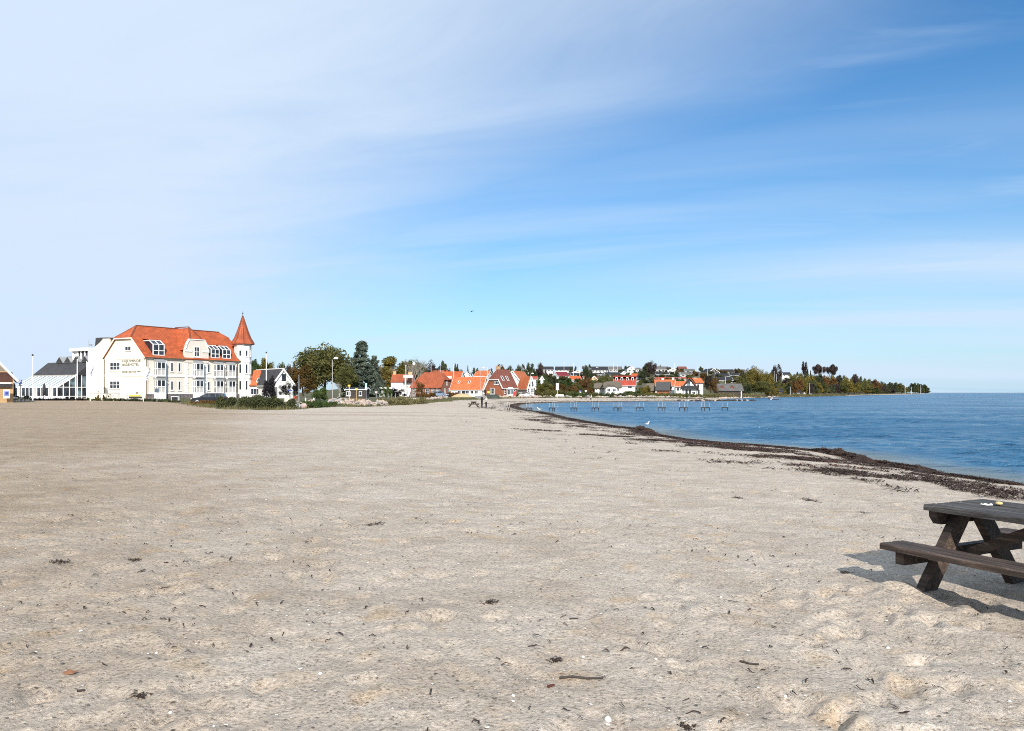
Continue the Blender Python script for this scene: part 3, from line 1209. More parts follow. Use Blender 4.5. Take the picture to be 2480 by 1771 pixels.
rc.bar((HIPX, WW / 2, RG + .2), (-oh, WW / 2 + yh, HP + .2), .26, .14)
rc.bar((cxm_, 2.1, cz + .18), (cxm_ - 1.35, -.05, 10.9), .24, .12)
rc.bar((cxm_, 2.1, cz + .18), (cxm_ + 1.35, -.05, 10.9), .24, .12)
rc.build('ridge_cap', plain('ridge_tile', (0.16, 0.05, 0.025), .8), rfo)
MB().bar((-.2, -.36, EV - .22), (7.7, -.36, EV - .22), .14, .14).build('gutter', PIPE, rfo)
MB().bar((13.1, -.36, EV - .22), (LL, -.36, EV - .22), .14, .14).build('gutter', PIPE, rfo)
vb = MB()
for sy in (-1, 1):
    c = WW / 2
    vb.bar((-oh - .08, c + sy * (c + oh), ez - .05), (-oh - .08, c + sy * yh, HP), .07, .26)
vb.bar((-oh - .1, WW / 2 - yh - .1, HP - .06), (-oh - .1, WW / 2 + yh + .1, HP - .06), .07, .2)
vb.build('bargeboard', CREAM, hot)
dp = MB()
dp.tube([(-.12, 11.3, 0), (-.12, 11.3, 7.2), (-.25, 11.5, 7.7)], [.07] * 3, 8)
dp.build('downpipe', PIPE, hot)
dp = MB()
dp.tube([(.10, -.2, 0), (.10, -.2, 6.7), (.0, -.36, 7.05)], [.065] * 3, 8)
dp.build('downpipe', PIPE, hot)
dp = MB()
dp.tube([(19.75, -.2, 0), (19.75, -.2, 6.7), (19.6, -.36, 7.05)], [.065] * 3, 8)
dp.build('downpipe', PIPE, hot)

# shaped central gable
sg = MB()
sc_ = [(7.75, 0), (13.05, 0)]
cur = [(13.05, 8.75), (12.95, 9.05), (12.78, 9.15), (12.72, 9.6), (12.5, 10.1), (12.2, 10.5), (12.1, 10.7)]
left = [(2 * cxm_ - x, z) for x, z in cur[::-1]]
sg.extr([(x, -.16, z) for x, z in [(7.85, 6.5), (13.05, 6.5)] + cur + left], (0, .5, 0))
sg.build('shaped_gable', BEIGE, hot)
cp = MB()
ed = cur + left
for (x0, z0), (x1, z1) in zip(ed[:-1], ed[1:]):
    cp.bar((x0, -.08, z0 + .06), (x1, -.08, z1 + .06), .44, .16)
cp.bar((7.8, -.22, 8.62), (9.3, -.22, 8.62), .14, .3)
cp.bar((11.6, -.22, 8.62), (13.1, -.22, 8.62), .14, .3)
cp.build('gable_coping', WHITE, hot)
window(hot, (9.75, -.16, 7.55), (1, 0, 0), (0, -1, 0), 1.3, 1.95, 2, 2, fw=.16, name='gable_window')


def slim(x, z, w=.62, h=1.72):
    window(hot, (x, 0, z), (1, 0, 0), (0, -1, 0), w, h, 1, 1, fw=.12, name='slim_window')


for x in (4.95, 6.5, 12.86):
    slim(x, 4.72)
    slim(x, 1.42)


def bay(x, z, w=1.72, h=2.45, corbel=True):
    """Projecting glazed bay with its own little roof."""
    d = .95
    f = MB()
    s_ = .14
    for xx in (x, x + w / 2 - s_ / 2, x + w - s_):
        f.box(xx, xx + s_, -d, -d + s_, z, z + h)
    for xx in (x, x + w - s_):
        f.box(xx, xx + s_, -d / 2 - s_ / 2, -d / 2 + s_ / 2, z, z + h)
        f.box(xx, xx + s_, -s_, -.003, z, z + h)
    for zz in (z - .003, z + h * .46, z + h - s_ + .003):
        f.box(x - .02, x + w + .02, -d - .02, -d + s_ + .003, zz, zz + s_)
        f.box(x - .02, x + s_ + .003, -d + s_ + .006, -.006, zz, zz + s_)
        f.box(x + w - s_ - .003, x + w + .02, -d + s_ + .006, -.006, zz, zz + s_)
    bo = f.build('bay_window', WHITE, hot)
    for i in range(2):
        for j in range(2):
            z0 = z + (.14 if j == 0 else h * .46 + .1)
            z1 = z + (h * .46 - .003 if j == 0 else h - .13)
            x0 = x + (.13 if i == 0 else w / 2 + .05)
            x1 = x + (w / 2 - .05 if i == 0 else w - .13)
            MB().box(x0, x1, -d + .06, -d + .08, z0, z1).build('pane', GLASS if j else CURTAIN, bo)
            for sx in (x + .06, x + w - .08):
                y0, y1 = ((-d + .15, -d / 2 - .06) if i == 0 else (-d / 2 + .06, -.14))
                MB().box(sx, sx + .02, y0, y1, z0, z1).build('pane', GLASS, bo)
    tp = MB()
    tp.extr([(x - .08, -d - .08, z + h + .004), (x - .08, -.003, z + h + .004), (x - .08, -.003, z + h + .62)], (w + .16, 0, 0))
    tp.build('bay_roof', ZINC, bo)
    bs = MB()
    if corbel:
        bs.extr([(x - .04, -.11, z - .55), (x - .04, -d - .04, z - .12), (x - .04, -d - .04, z - .006), (x - .04, -.11, z - .006)], (w + .08, 0, 0))
    else:
        bs.box(x - .04, x + w + .04, -d - .04, -.145, -.6, z - .006)
    bs.build('bay_base', WHITE, bo)
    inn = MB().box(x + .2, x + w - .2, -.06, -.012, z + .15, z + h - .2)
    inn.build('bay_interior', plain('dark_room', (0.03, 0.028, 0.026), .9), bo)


for x in (1.62, 9.66, 14.2, 17.05):
    bay(x, 3.98)
    bay(x, .92, 1.72, 2.4, False)


def dormer(x, w, z0, z1):
    """Glazed winter-garden dormer: sloping top lights, upright front, triangular cheeks."""
    y0 = (z0 - EV) / sl
    yb = (z1 + .35 - EV) / sl
    yk = y0 + .9
    f = MB()
    st = .13
    for xx in (x, x + w / 2 - st / 2, x + w - st):
        f.box(xx, xx + st, y0 - .25, y0 - .12, z0, z1 - .75)
        f.bar((xx + st / 2, y0 - .18, z1 - .75), (xx + st / 2, yk, z1), st, st)
    for xx in (x + .02, x + w - st - .0):
        f.bar((xx + st / 2, yk, z1 - .07), (xx + st / 2, yb + .1, z1 - .07), st, st)
        f.bar((xx + st / 2, yk - .2, z0 + 1.2), (xx + st / 2, yk - .2, z1 - .1), st * .8, st * .8)
        f.bar((xx + st / 2, y0 - .15, z0 + 1.05), (xx + st / 2, y0 + 1.1, z0 + 1.05), st * .8, st * .8)
    for zz, yy in ((z0 + .06, y0 - .19), (z0 + (z1 - z0) * .32, y0 - .19), (z1 - .72, y0 - .19)):
        f.bar((x, yy, zz), (x + w, yy, zz), st, st)
    f.bar((x, yk, z1), (x + w, yk, z1), st, st * 1.2)
    do = f.build('dormer', WHITE, rfo)
    g = MB()
    g.box(x + .08, x + w - .08, y0 - .19, y0 - .16, z0 + .1, z1 - .78)
    g.extr([(x + .08, y0 - .15, z1 - .76), (x + w - .08, y0 - .15, z1 - .76), (x + w - .08, yk - .02, z1 - .04), (x + .08, yk - .02, z1 - .04)], (0, 0, .03))
    for xx in (x + .03, x + w - .06):
        g.extr([(xx, y0 - .1, z0 + .08), (xx, y0 - .1, z1 - .8), (xx, yk, z1 - .1), (xx, yb, z1 - .1)], (.03, 0, 0))
    g.build('dormer_glass', GLASS, rfo)
    MB().extr([(x - .1, yk - .06, z1 + .07), (x + w + .1, yk - .06, z1 + .07), (x + w + .1, yb + .6, z1 + .45), (x - .1, yb + .6, z1 + .45)], (0, 0, .12)).build('dormer_roof', ORANGE, rfo)


dormer(1.5, 2.3, 7.55, 10.2)
dormer(13.75, 1.95, 7.55, 9.95)
dormer(16.4, 1.95, 7.55, 9.95)

# corner tower
TX, TY = 21.75, .55
tw = MB()
tw.lathe([(1.62, -.8), (1.62, 10.65)], 8, (TX, TY, 0), R(8))
two = tw.build('tower', WHITEW, hot)
tb = MB()
for z0, z1, e in ((10.3, 10.62, .12), (6.95, 7.3, .07), (3.85, 4.2, .07), (-.7, .8, .06)):
    tb.lathe([(1.62 + e, z0), (1.62 + e, z1)], 8, (TX, TY, 0), R(8))
tb.build('tower_band', WHITE, two)
ts = MB()
ts.lathe([(2.25, 10.55), (2.2, 10.68), (1.55, 11.7), (.98, 13.2), (.42, 15.0), (.10, 16.05)], 8, (TX, TY, 0), R(8))
ts.lathe([(2.0, 10.45), (2.28, 10.56)], 8, (TX, TY, 0), R(8))
tso = ts.build('spire', tiles('spire_tile', (0.47, 0.112, 0.045), .3, .22), two)
fi = MB()
fi.lathe([(.10, 16.0), (.13, 16.1), (.05, 16.2), (.04, 16.5), (.12, 16.58), (.12, 16.68), (.03, 16.75), (.012, 17.15)], 8, (TX, TY, 0))
fi.build('finial', BLACKP, tso)
sr = MB()
for k in range(8):
    a = R(8) + k * math.pi / 4
    pr = [(2.2, 10.72), (1.57, 11.74), (1.0, 13.24), (.44, 15.04), (.12, 16.05)]
    sr.tube([(TX + r_ * math.cos(a), TY + r_ * math.sin(a), z_) for r_, z_ in pr], [.075, .07, .06, .05, .04], 5)
sr.build('hip_tiles', MAT['ridge_tile'], tso)
for k in range(8):
    a = R(8) + (k + .5) * math.pi / 4
    nrm = Vector((math.cos(a), math.sin(a), 0))
    wd = nrm.dot(Vector((-.2, -1, 0)))
    if wd < .15:
        continue
    ux_ = Vector((-nrm.y, nrm.x, 0))
    ap = 1.62 * math.cos(math.pi / 8)
    for z0, h_ in ((1.5, 1.9), (4.75, 1.9), (8.1, 1.25)):
        c0 = Vector((TX, TY, z0)) + nrm * ap - ux_ * .27
        window(two, c0, ux_, nrm, .54, h_, 1, 1, fw=.10, name='slim_window')

# curved-parapet block beside the gable
cb_ = MB()
prof = [(WW + .05, -.8), (17.85, -.8), (17.85, 9.0)]
for k in range(9):
    q = k / 8
    prof.append((17.85 - 4.6 * q, 9.0 + 1.85 * (q ** 1.8)))
prof += [(WW + .05, 10.85)]
cb_.extr([(1.0, y, z) for y, z in prof], (.35, 0, 0))
cb_.box(1.353, 9, 17.5, 17.85, -.8, 8.9)
cb_.box(1.353, 9, WW + .05, 17.497, -.8, 8.5)
cb_.build('curved_wing', CREAM, hot)
cr = MB()
vv = []
for k in range(9):
    q = k / 8
    vv.append((17.95 - 1.0 * math.sin(q * math.pi / 2), 8.95 + 2.2 * (1 - math.cos(q * math.pi / 2)) + .0))
cr.extr([(1.9, y, z) for y, z in vv] + [(1.9, 12.9, 11.15), (1.9, 12.9, 8.6), (1.9, 17.9, 8.6)], (6.5, 0, 0))
cr.build('curved_roof', SLATE, hot)
ck = MB()
ck.bar((1.15, 10.0, 10.92), (1.15, 13.3, 10.92), .5, .12)
ck.build('coping', ZINC, hot)
# glazed roof pavilion behind the restaurant roof
pv = MB()
pv.box(5.0, 11, 24.0, 29.3, 5.0, 6.9)
pv.box(4.6, 11.3, 23.6, 29.6, 9.1, 9.7)
for y in (24.0, 25.2, 26.4, 27.5, 29.0):
    pv.box(5.0, 5.25, y, y + .25, 6.903, 9.097)
pv.box(5.3, 11, 28.0, 29.2, 6.903, 9.097)
pv.build('roof_pavilion', WHITE, hot)
MB().box(5.3, 10.8, 24.05, 27.97, 6.91, 9.09).build('pavilion_glass', GLASS, hot)
an = MB()
an.tube([(6, 25.5, 9.7), (6, 25.5, 11.4)], [.04, .03], 6)
an.bar((6, 24.6, 10.3), (6, 25.3, 10.3), .3, .3)
an.build('antenna', ZINC, hot)

# ------------------------------------------------------------------ restaurant with glazed lean-to
res = thing('restaurant_building', 'low restaurant with dark slate roof and zigzag grey roof lights', 'restaurant', HC, HRZ)
Y0, Y1 = 22.5, 36.5
rb = MB()
rb.box(2.2, 12, Y0 + .2, Y1, -.8, 4.6)
rb.build('wall', GREYW, res)
rr_ = MB()
rr_.extr([(1.5, Y0 - .15, 4.35), (4.7, Y0 - .15, 7.0), (9.5, Y0 - .15, 7.0), (12.3, Y0 - .15, 4.4)], (0, Y1 - Y0 + .5, 0))
rro = rr_.build('roof', SLATE, res)
fa = MB()
fa.bar((1.42, Y0, 4.28), (1.42, Y1, 4.28), .12, .22)
fa.build('fascia', plain('pale_fascia', (.42, .40, .36), .7), rro)
for y in (24.1, 27.0, 29.7, 32.4):
    f = MB()
    f.extr([(4.3, y - 1.25, 6.9), (4.3, y + 1.25, 6.9), (4.3, y, 8.15)], (5, 0, 0))
    so_ = f.build('roof_light', ZINC, rro)
    MB().extr([(4.26, y - 1.1, 6.95), (4.26, y + 1.1, 6.95), (4.26, y, 8.03)], (.035, 0, 0)).build('roof_light_end', SLATE, rro)

con = thing('conservatory', 'white framed glass conservatory with sloping glass roof beside the hotel', 'conservatory', HC, HRZ)
XA, XB = -2.0, 3.85
fr = MB()
zs_ = lambda x: 2.05 + (x - XA) * (5.7 - 2.05) / (XB - XA)
fr.bar((XA, Y0, 2.05), (XA, Y1, 2.05), .16, .2)
fr.bar((XA, Y0, .35), (XA, Y1, .35), .14, .12)
fr.bar((XA, Y0, zs_(XA) + .02), (XB, Y0, zs_(XB) + .02), .16, .26)
fr.bar((XA, Y0, 2.05), (XB, Y0, 2.05), .13, .13)
fr.bar((XA, Y0, .35), (XB, Y0, .35), .12, .12)
for k in range(6):
    x = XA + (XB - XA) * k / 5
    fr.bar((x, Y0, -.4), (x, Y0, zs_(x) - .1), .15, .15)
n_ = 11
for k in range(n_ + 1):
    y = Y0 + (Y1 - Y0) * k / n_
    fr.bar((XA, y, -.4), (XA, y, 2.0), .14, .14)
    fr.bar((XA, y, 2.08), (1.5, y, zs_(1.5) + .02), .10, .09)
    if k < n_:
        MB().bar((XA, y + .64, 2.09), (1.5, y + .64, zs_(1.5) + .03), .16 if k % 3 == 1 else .06, .06).build('glazing_bar', plain('slate_blue_bar', (.09, .11, .14), .6), con)
fr.bar((1.5, Y0, zs_(1.5) + .03), (1.5, Y1, zs_(1.5) + .03), .12, .14)
fr.build('frame', WHITE, con)
RGL = plain('milky_roof_glazing', (.50, .56, .56), .25, .15, .8, spec=.6)
for k in range(n_):
    y = Y0 + (Y1 - Y0) * k / n_
    y2 = Y0 + (Y1 - Y0) * (k + 1) / n_
    MB().extr([(XA, y + .08, 2.08), (XA, y2 - .08, 2.08), (1.48, y2 - .08, zs_(1.48) - .01), (1.48, y + .08, zs_(1.48) - .01)], (0, 0, .025)).build('roof_pane', RGL, con)
    MB().box(XA + .0, XA + .03, y + .08, y2 - .08, .42, 1.95).build('wall_pane', GLASS if k % 4 != 1 else CURTAIN, con)
for k in range(5):
    x = XA + (XB - XA) * k / 5 + .08
    x2 = XA + (XB - XA) * (k + 1) / 5 - .08
    MB().extr([(x, Y0, 2.13), (x2, Y0, 2.13), (x2, Y0, zs_(x2) - .14), (x, Y0, max(2.14, zs_(x) - .14))], (0, .03, 0)).build('wall_pane', GLASSB if k in (2, 4) else GLASS, con)
    MB().box(x, x2, Y0, Y0 + .03, .42, 1.97).build('wall_pane', GLASSB if k == 3 else GLASS, con)
# ------------------------------------------------------------------ vegetation builders


def leaf_cloud(name, centres, crad, n, size, rng, mat, up=0.0, flat=1.0):
    """n small leaf faces gathered round clump centres."""
    centres = np.asarray(centres, float)
    crad = np.asarray(crad, float)
    k = rng.integers(0, len(centres), n)
    d = rng.normal(size=(n, 3))
    d /= np.linalg.norm(d, axis=1)[:, None]
    rad = crad[k] * rng.random(n) ** 0.45
    p = centres[k] + d * rad[:, None] * np.array([1, 1, flat])
    nrm = d * 0.9 + rng.normal(size=(n, 3)) * 0.75 + np.array([0, 0, up])
    nrm /= np.linalg.norm(nrm, axis=1)[:, None]
    ref = rng.normal(size=(n, 3))
    u = np.cross(nrm, ref)
    u /= np.linalg.norm(u, axis=1)[:, None]
    v = np.cross(nrm, u)
    s = size * (0.55 + 0.9 * rng.random(n))[:, None]
    u, v = u * s, v * s * 0.62
    V = np.stack([p - u, p + v * .9, p + u, p - v * .9], 1).reshape(-1, 3)
    Qd = np.arange(n * 4).reshape(-1, 4)
    return np_mesh(name, V, Qd, mat)


def limbs(trunk_h, r0, ends, lean=(0, 0), n=7, fork=0.45):
    mb = MB()
    top = Vector((lean[0], lean[1], trunk_h))
    mb.tube([(0, 0, -.6), (0, 0, .25), (lean[0] * .3, lean[1] * .3, trunk_h * .5), top], [r0 * 1.5, r0 * 1.1, r0 * .8, r0 * .45], n)
    for i, e in enumerate(ends):
        e = Vector(e)
        f = fork + (0.5 * (1 - fork)) * ((i * 7) % 10) / 10
        s_ = Vector((lean[0] * f, lean[1] * f, trunk_h * f))
        mid = s_.lerp(e, .5) + Vector((0, 0, (e - s_).length * .08))
        mb.tube([s_, mid, e], [r0 * .42, r0 * .26, r0 * .06], 5)
    return mb


def proto_broad(h, w, n, size, seed, crown0=0.22, lumps=26, top=1.0, droop=0.0):
    """Broadleaf crown: lumpy shell of clumps with gaps. Returns (crown mesh builder data, trunk MB)."""
    rng = np.random.default_rng(seed)
    cs, cr = [], []
    zc = h * (crown0 + 1) / 2
    rz_ = h * (1 - crown0) / 2
    for i in range(lumps):
        while True:
            d = rng.normal(size=3)
            d /= np.linalg.norm(d)
            if d[2] > -0.75:
                break
        rr_ = rng.uniform(.55, .92) * (1 + .16 * math.sin(3 * math.atan2(d[1], d[0]) + seed))
        c = np.array([d[0] * w / 2 * rr_, d[1] * w / 2 * rr_, zc + d[2] * rz_ * rr_ * (top if d[2] > 0 else 1) - droop * abs(d[0]) * h * .1])
        cs.append(c)
        cr.append(w * rng.uniform(.10, .20))
    for i in range(lumps // 4):
        cs.append(np.array([rng.uniform(-.2, .2) * w, rng.uniform(-.2, .2) * w, zc + rng.uniform(-.4, .5) * rz_]))
        cr.append(w * .2)
    return cs, cr, rng, limbs(h * .72, max(.12, h * .022), [c for c in cs[:lumps:2]]), n, size


def tree_proto(kind, h, w, n, size, seed, **k):
    cs, cr, rng, tr, n, size = proto_broad(h, w, n, size, seed, **k)
    return leaf_cloud('crown', cs, cr, n, size, rng, L_OLIVE), tr.mesh('trunk', BARK), h, w


def conifer_proto(h, w, n, size, seed, columnar=False):
    rng = np.random.default_rng(seed)
    cs, cr = [], []
    lv = 34
    for i in range(lv):
        f = i / (lv - 1)
        z = h * (.06 + .92 * f)
        rad = w / 2 * ((1 - f) ** .85 * .95 + .10) * (1.0 + .14 * rng.normal()) if not columnar else w / 2 * (math.sin(math.pi * min(.97, .25 + .75 * f)) * .9 + .1)
        m_ = max(3, int(7 * (1 - f)) + 1)
        for j in range(m_):
            a = rng.uniform(0, 2 * math.pi)
            q = rad * rng.uniform(.45, .95)
            cs.append((q * math.cos(a), q * math.sin(a), z + rng.normal() * h * .025 - q * .18))
            cr.append(.15 * w * (1 - f * .45))
    me = leaf_cloud('crown', cs, cr, n, size, rng, L_BLUE, flat=.75)
    return me, limbs(h * .95, h * .018, [c for c in cs[::6]], fork=.2).mesh('trunk', BARK), h, w


def umbrella_proto(h, w, n, size, seed):
    rng = np.random.default_rng(seed)
    cs, cr = [], []
    for i in range(16):
        a = rng.uniform(0, 2 * math.pi)
        q = w / 2 * math.sqrt(rng.random()) * .85
        cs.append((q * math.cos(a), q * math.sin(a), h * (.66 + .24 * (1 - (2 * q / w) ** 2)) + rng.normal() * h * .05))
        cr.append(w * .17)
    me = leaf_cloud('crown', cs, cr, n, size, rng, L_PURP, flat=.6)
    return me, limbs(h * .5, h * .03, cs[::1], fork=.55).mesh('trunk', BARK), h, w


def bare_proto(h, w, seed):
    rng = random.Random(seed)
    mb = MB()

    def grow(p, d, ln, r, depth):
        e = p + d * ln
        mb.tube([p, p.lerp(e, .5) + Vector((rng.uniform(-1, 1), rng.uniform(-1, 1), 0)) * ln * .06, e], [r, r * .8, r * .55], 5 if depth < 2 else 3, cap=False)
        if depth < 5:
            for k in range(3 if depth else 4):
                nd = (d + Vector((rng.uniform(-.75, .75), rng.uniform(-.75, .75), rng.uniform(-.05, .45)))).normalized()
                grow(e if k else p.lerp(e, .7), nd, ln * rng.uniform(.58, .8), r * .55, depth + 1)
    grow(Vector((0, 0, -.4)), Vector((0, 0, 1)), h * .3, h * .022, 0)
    return mb.mesh('branches', PALEBARK), h, w


def set_mat(o, m_):
    o.material_slots[0].link = 'OBJECT'
    o.material_slots[0].material = m_


PROTO = {
    'round': tree_proto('round', 10, 11, 15000, .21, 1, crown0=.12, lumps=40),
    'oval': tree_proto('oval', 10, 8, 11000, .21, 2, crown0=-.02, lumps=30),
    'loose': tree_proto('loose', 10, 9, 7000, .20, 3, crown0=.2, lumps=30),
    'bush': tree_proto('bush', 4, 5.5, 5000, .17, 4, crown0=-.1, lumps=20),
    'bush2': tree_proto('bush2', 4, 4.2, 4200, .16, 5, crown0=-.15, lumps=16),
    'far': tree_proto('far', 10, 9, 4200, .33, 6, crown0=.02, lumps=26),
    'far2': tree_proto('far2', 10, 8, 3600, .34, 8, crown0=.05, lumps=22),
    'sparse': tree_proto('sparse', 10, 8, 3600, .20, 9, crown0=.12, lumps=26),
    'spruce': conifer_proto(12, 6.2, 13000, .20, 10),
    'column': conifer_proto(8, 2.2, 2600, .18, 12, True),
    'umbrella': umbrella_proto(10, 10, 3600, .3, 13),
}
BARE = [bare_proto(9, 6, 3), bare_proto(9, 5, 8)]


def plant(kind, px, d, hpx, wpx, mat, name, label, cat, group=None, rz=None, base=None):
    """A tree or shrub of hpx x wpx photo pixels standing on the ground at distance d."""
    p = on(px, d)
    if base is not None:
        p.z = base
    if kind == 'bare':
        bm_, h0, w0 = BARE[int(px) % 2]
        o = thing(name, label, cat, p, rz if rz is not None else random.uniform(0, 6.28), group)
        o.scale = (wpx * d / FPX / w0, wpx * d / FPX / w0, hpx * d / FPX / h0)
        link('branches', bm_, o)
        return o
    cm, tm_, h0, w0 = PROTO[kind]
    o = thing(name, label, cat, p, rz if rz is not None else random.uniform(0, 6.28), group)
    o.scale = (wpx * d / FPX / w0, wpx * d / FPX / w0, hpx * d / FPX / h0)
    link('trunk', tm_, o)
    set_mat(link('crown', cm, o), mat)
    return o


def tree(kind, px, ybase, ytop, w, d, mat, label, name='tree', cat='tree', group=None):
    p = on(px, d)
    ztop = CAMZ + (HOR - ytop) / FPX * d
    return plant(kind, px, d, (ztop - p.z) * FPX / d, w, mat, name, label, cat, group)


# trees beside and behind the hotel ---------------------------------------
tree('round', 787, 0, 838, 150, 190, L_OLIVE, 'huge round olive green tree to the right of the white gabled house', 'broadleaf_tree')
tree('oval', 733, 0, 885, 75, 182, L_RUST, 'brownish autumn tree leaning against the left of the huge round tree', 'broadleaf_tree')
tree('loose', 838, 0, 880, 60, 180, L_OLIVE, 'drooping olive tree between the huge round tree and the blue-green spruce', 'broadleaf_tree')
tree('spruce', 876, 0, 826, 92, 186, L_BLUE, 'tall blue-green spruce right of the huge round tree', 'spruce_tree')
tree('spruce', 906, 0, 862, 62, 192, L_BLUE, 'shorter blue-green spruce on the right side of the tall one', 'spruce_tree')
tree('oval', 965, 0, 866, 110, 262, L_GOLD, 'broad yellow-green tree behind the house with the white annex', 'broadleaf_tree')
tree('oval', 925, 0, 890, 70, 240, L_GOLD, 'golden bushy tree between the spruces and the white annex', 'broadleaf_tree')
tree('loose', 1008, 0, 872, 60, 262, L_OLIVE, 'olive tree behind the lamp post by the brick house', 'broadleaf_tree')
tree('sparse', 1033, 0, 876, 44, 300, L_PURP, 'thin greyish tree just right of the tall bare branches', 'broadleaf_tree')
plant('bare', 923, 244, 92, 34, None, 'bare_tree', 'bare pale branches rising left above the golden tree', 'bare tree')
plant('bare', 946, 250, 90, 28, None, 'bare_tree', 'bare pale branches in the middle above the golden tree', 'bare tree')
plant('bare', 1003, 240, 112, 58, None, 'bare_tree', 'widest bare tree fanning out above the brick house roof', 'bare tree')
plant('bare', 985, 232, 104, 36, None, 'bare_tree', 'upright bare tree left of the widest bare tree', 'bare tree')
tree('oval', 622, 0, 872, 34, 240, L_GREEN, 'mid green tree directly behind the hotel tower', 'broadleaf_tree')
tree('oval', 644, 0, 870, 44, 236, L_GOLD, 'yellow-green tree behind the flagpole right of the tower', 'broadleaf_tree')
tree('far', 688, 0, 877, 36, 260, L_DARK, 'dark tree above the slate roof of the white gabled house', 'broadleaf_tree')
tree('far', 706, 0, 878, 36, 265, L_PURP, 'dark coppery tree squeezed left of the huge round tree', 'broadleaf_tree')
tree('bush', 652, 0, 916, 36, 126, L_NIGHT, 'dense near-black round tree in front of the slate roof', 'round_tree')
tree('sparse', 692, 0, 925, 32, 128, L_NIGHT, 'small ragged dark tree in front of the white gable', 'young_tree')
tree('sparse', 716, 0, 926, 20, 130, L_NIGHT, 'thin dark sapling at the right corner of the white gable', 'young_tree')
tree('bush', 775, 0, 940, 42, 128, L_GREEN, 'rounded bright green bush at the foot of the huge tree', 'shrub', 'shrub')
tree('bare', 823, 0, 918, 26, 140, None, 'small bare grey tree behind the seated person', 'bare_tree', 'bare tree')
tree('bush2', 938, 0, 938, 28, 172, L_GREEN, 'green bush in front of the white annex wall', 'shrub', 'shrub')
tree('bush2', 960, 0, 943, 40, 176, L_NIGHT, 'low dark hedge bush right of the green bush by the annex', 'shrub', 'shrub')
tree('sparse', 1017, 0, 923, 26, 196, L_RUST, 'brown bushy tree in front of the brick house roof', 'young_tree')
tree('bush2', 1100, 0, 944, 16, 226, L_GREEN, 'small green bush at the left corner of the long white house', 'shrub', 'shrub')

# skyline trees behind the village ----------------------------------------
SKY_T = [
    (1077, 873, 27, 400, 'far', L_DARK, 'dark skyline tree over the orange roof with two white flagpoles'),
    (1056, 886, 34, 400, 'far2', L_PURP, 'low coppery tree left of the dark skyline tree'),
    (1105, 882, 13, 400, 'far2', L_DARK, 'narrow dark tree beside the white flagpole over the black gable'),
    (1115, 893, 29, 400, 'far', L_DARK, 'low dark tree behind the black-and-white gable'),
    (1133, 885, 6, 400, 'column', L_DARK, 'slim columnar conifer on the skyline between two orange roofs'),
    (1152, 892, 20, 400, 'far2', L_DARK, 'dark bushy tree left of the small orange roof with white gable'),
    (1190, 894, 18, 400, 'far2', L_DARK, 'dark tree left of the brown chimneyed roof'),
    (1214, 881, 27, 400, 'far', L_RUST, 'russet rounded tree behind the brick house chimney'),
    (1231, 885, 25, 400, 'far', L_DARK, 'dark pointed tree right of the russet tree'),
    (1262, 881, 27, 480, 'far', L_DARK, 'left one of two dark skyline trees over the bright orange roof'),
    (1281, 880, 25, 480, 'far2', L_DARK, 'right one of two dark skyline trees over the bright orange roof'),
    (1295, 893, 11, 480, 'far2', L_DARK, 'tiny dark tree right of the small white gable on the skyline'),
    (1312, 878, 23, 480, 'far', L_PURP, 'tall coppery tree at the left end of the black roofs'),
    (1425, 882, 23, 480, 'far', L_DARK, 'round dark tree between black roofs on the skyline'),
    (1560, 882, 25, 480, 'far', L_DARK, 'low dark tree left of the big spiky skyline tree'),
    (1575, 873, 32, 480, 'loose', L_PURP, 'big spiky brownish tree topping the skyline'),
]
for px, yt, w, d, kd, mt, lb in SKY_T:
    tree(kd, px, 0, yt, w, d, mt, lb, 'skyline_tree')

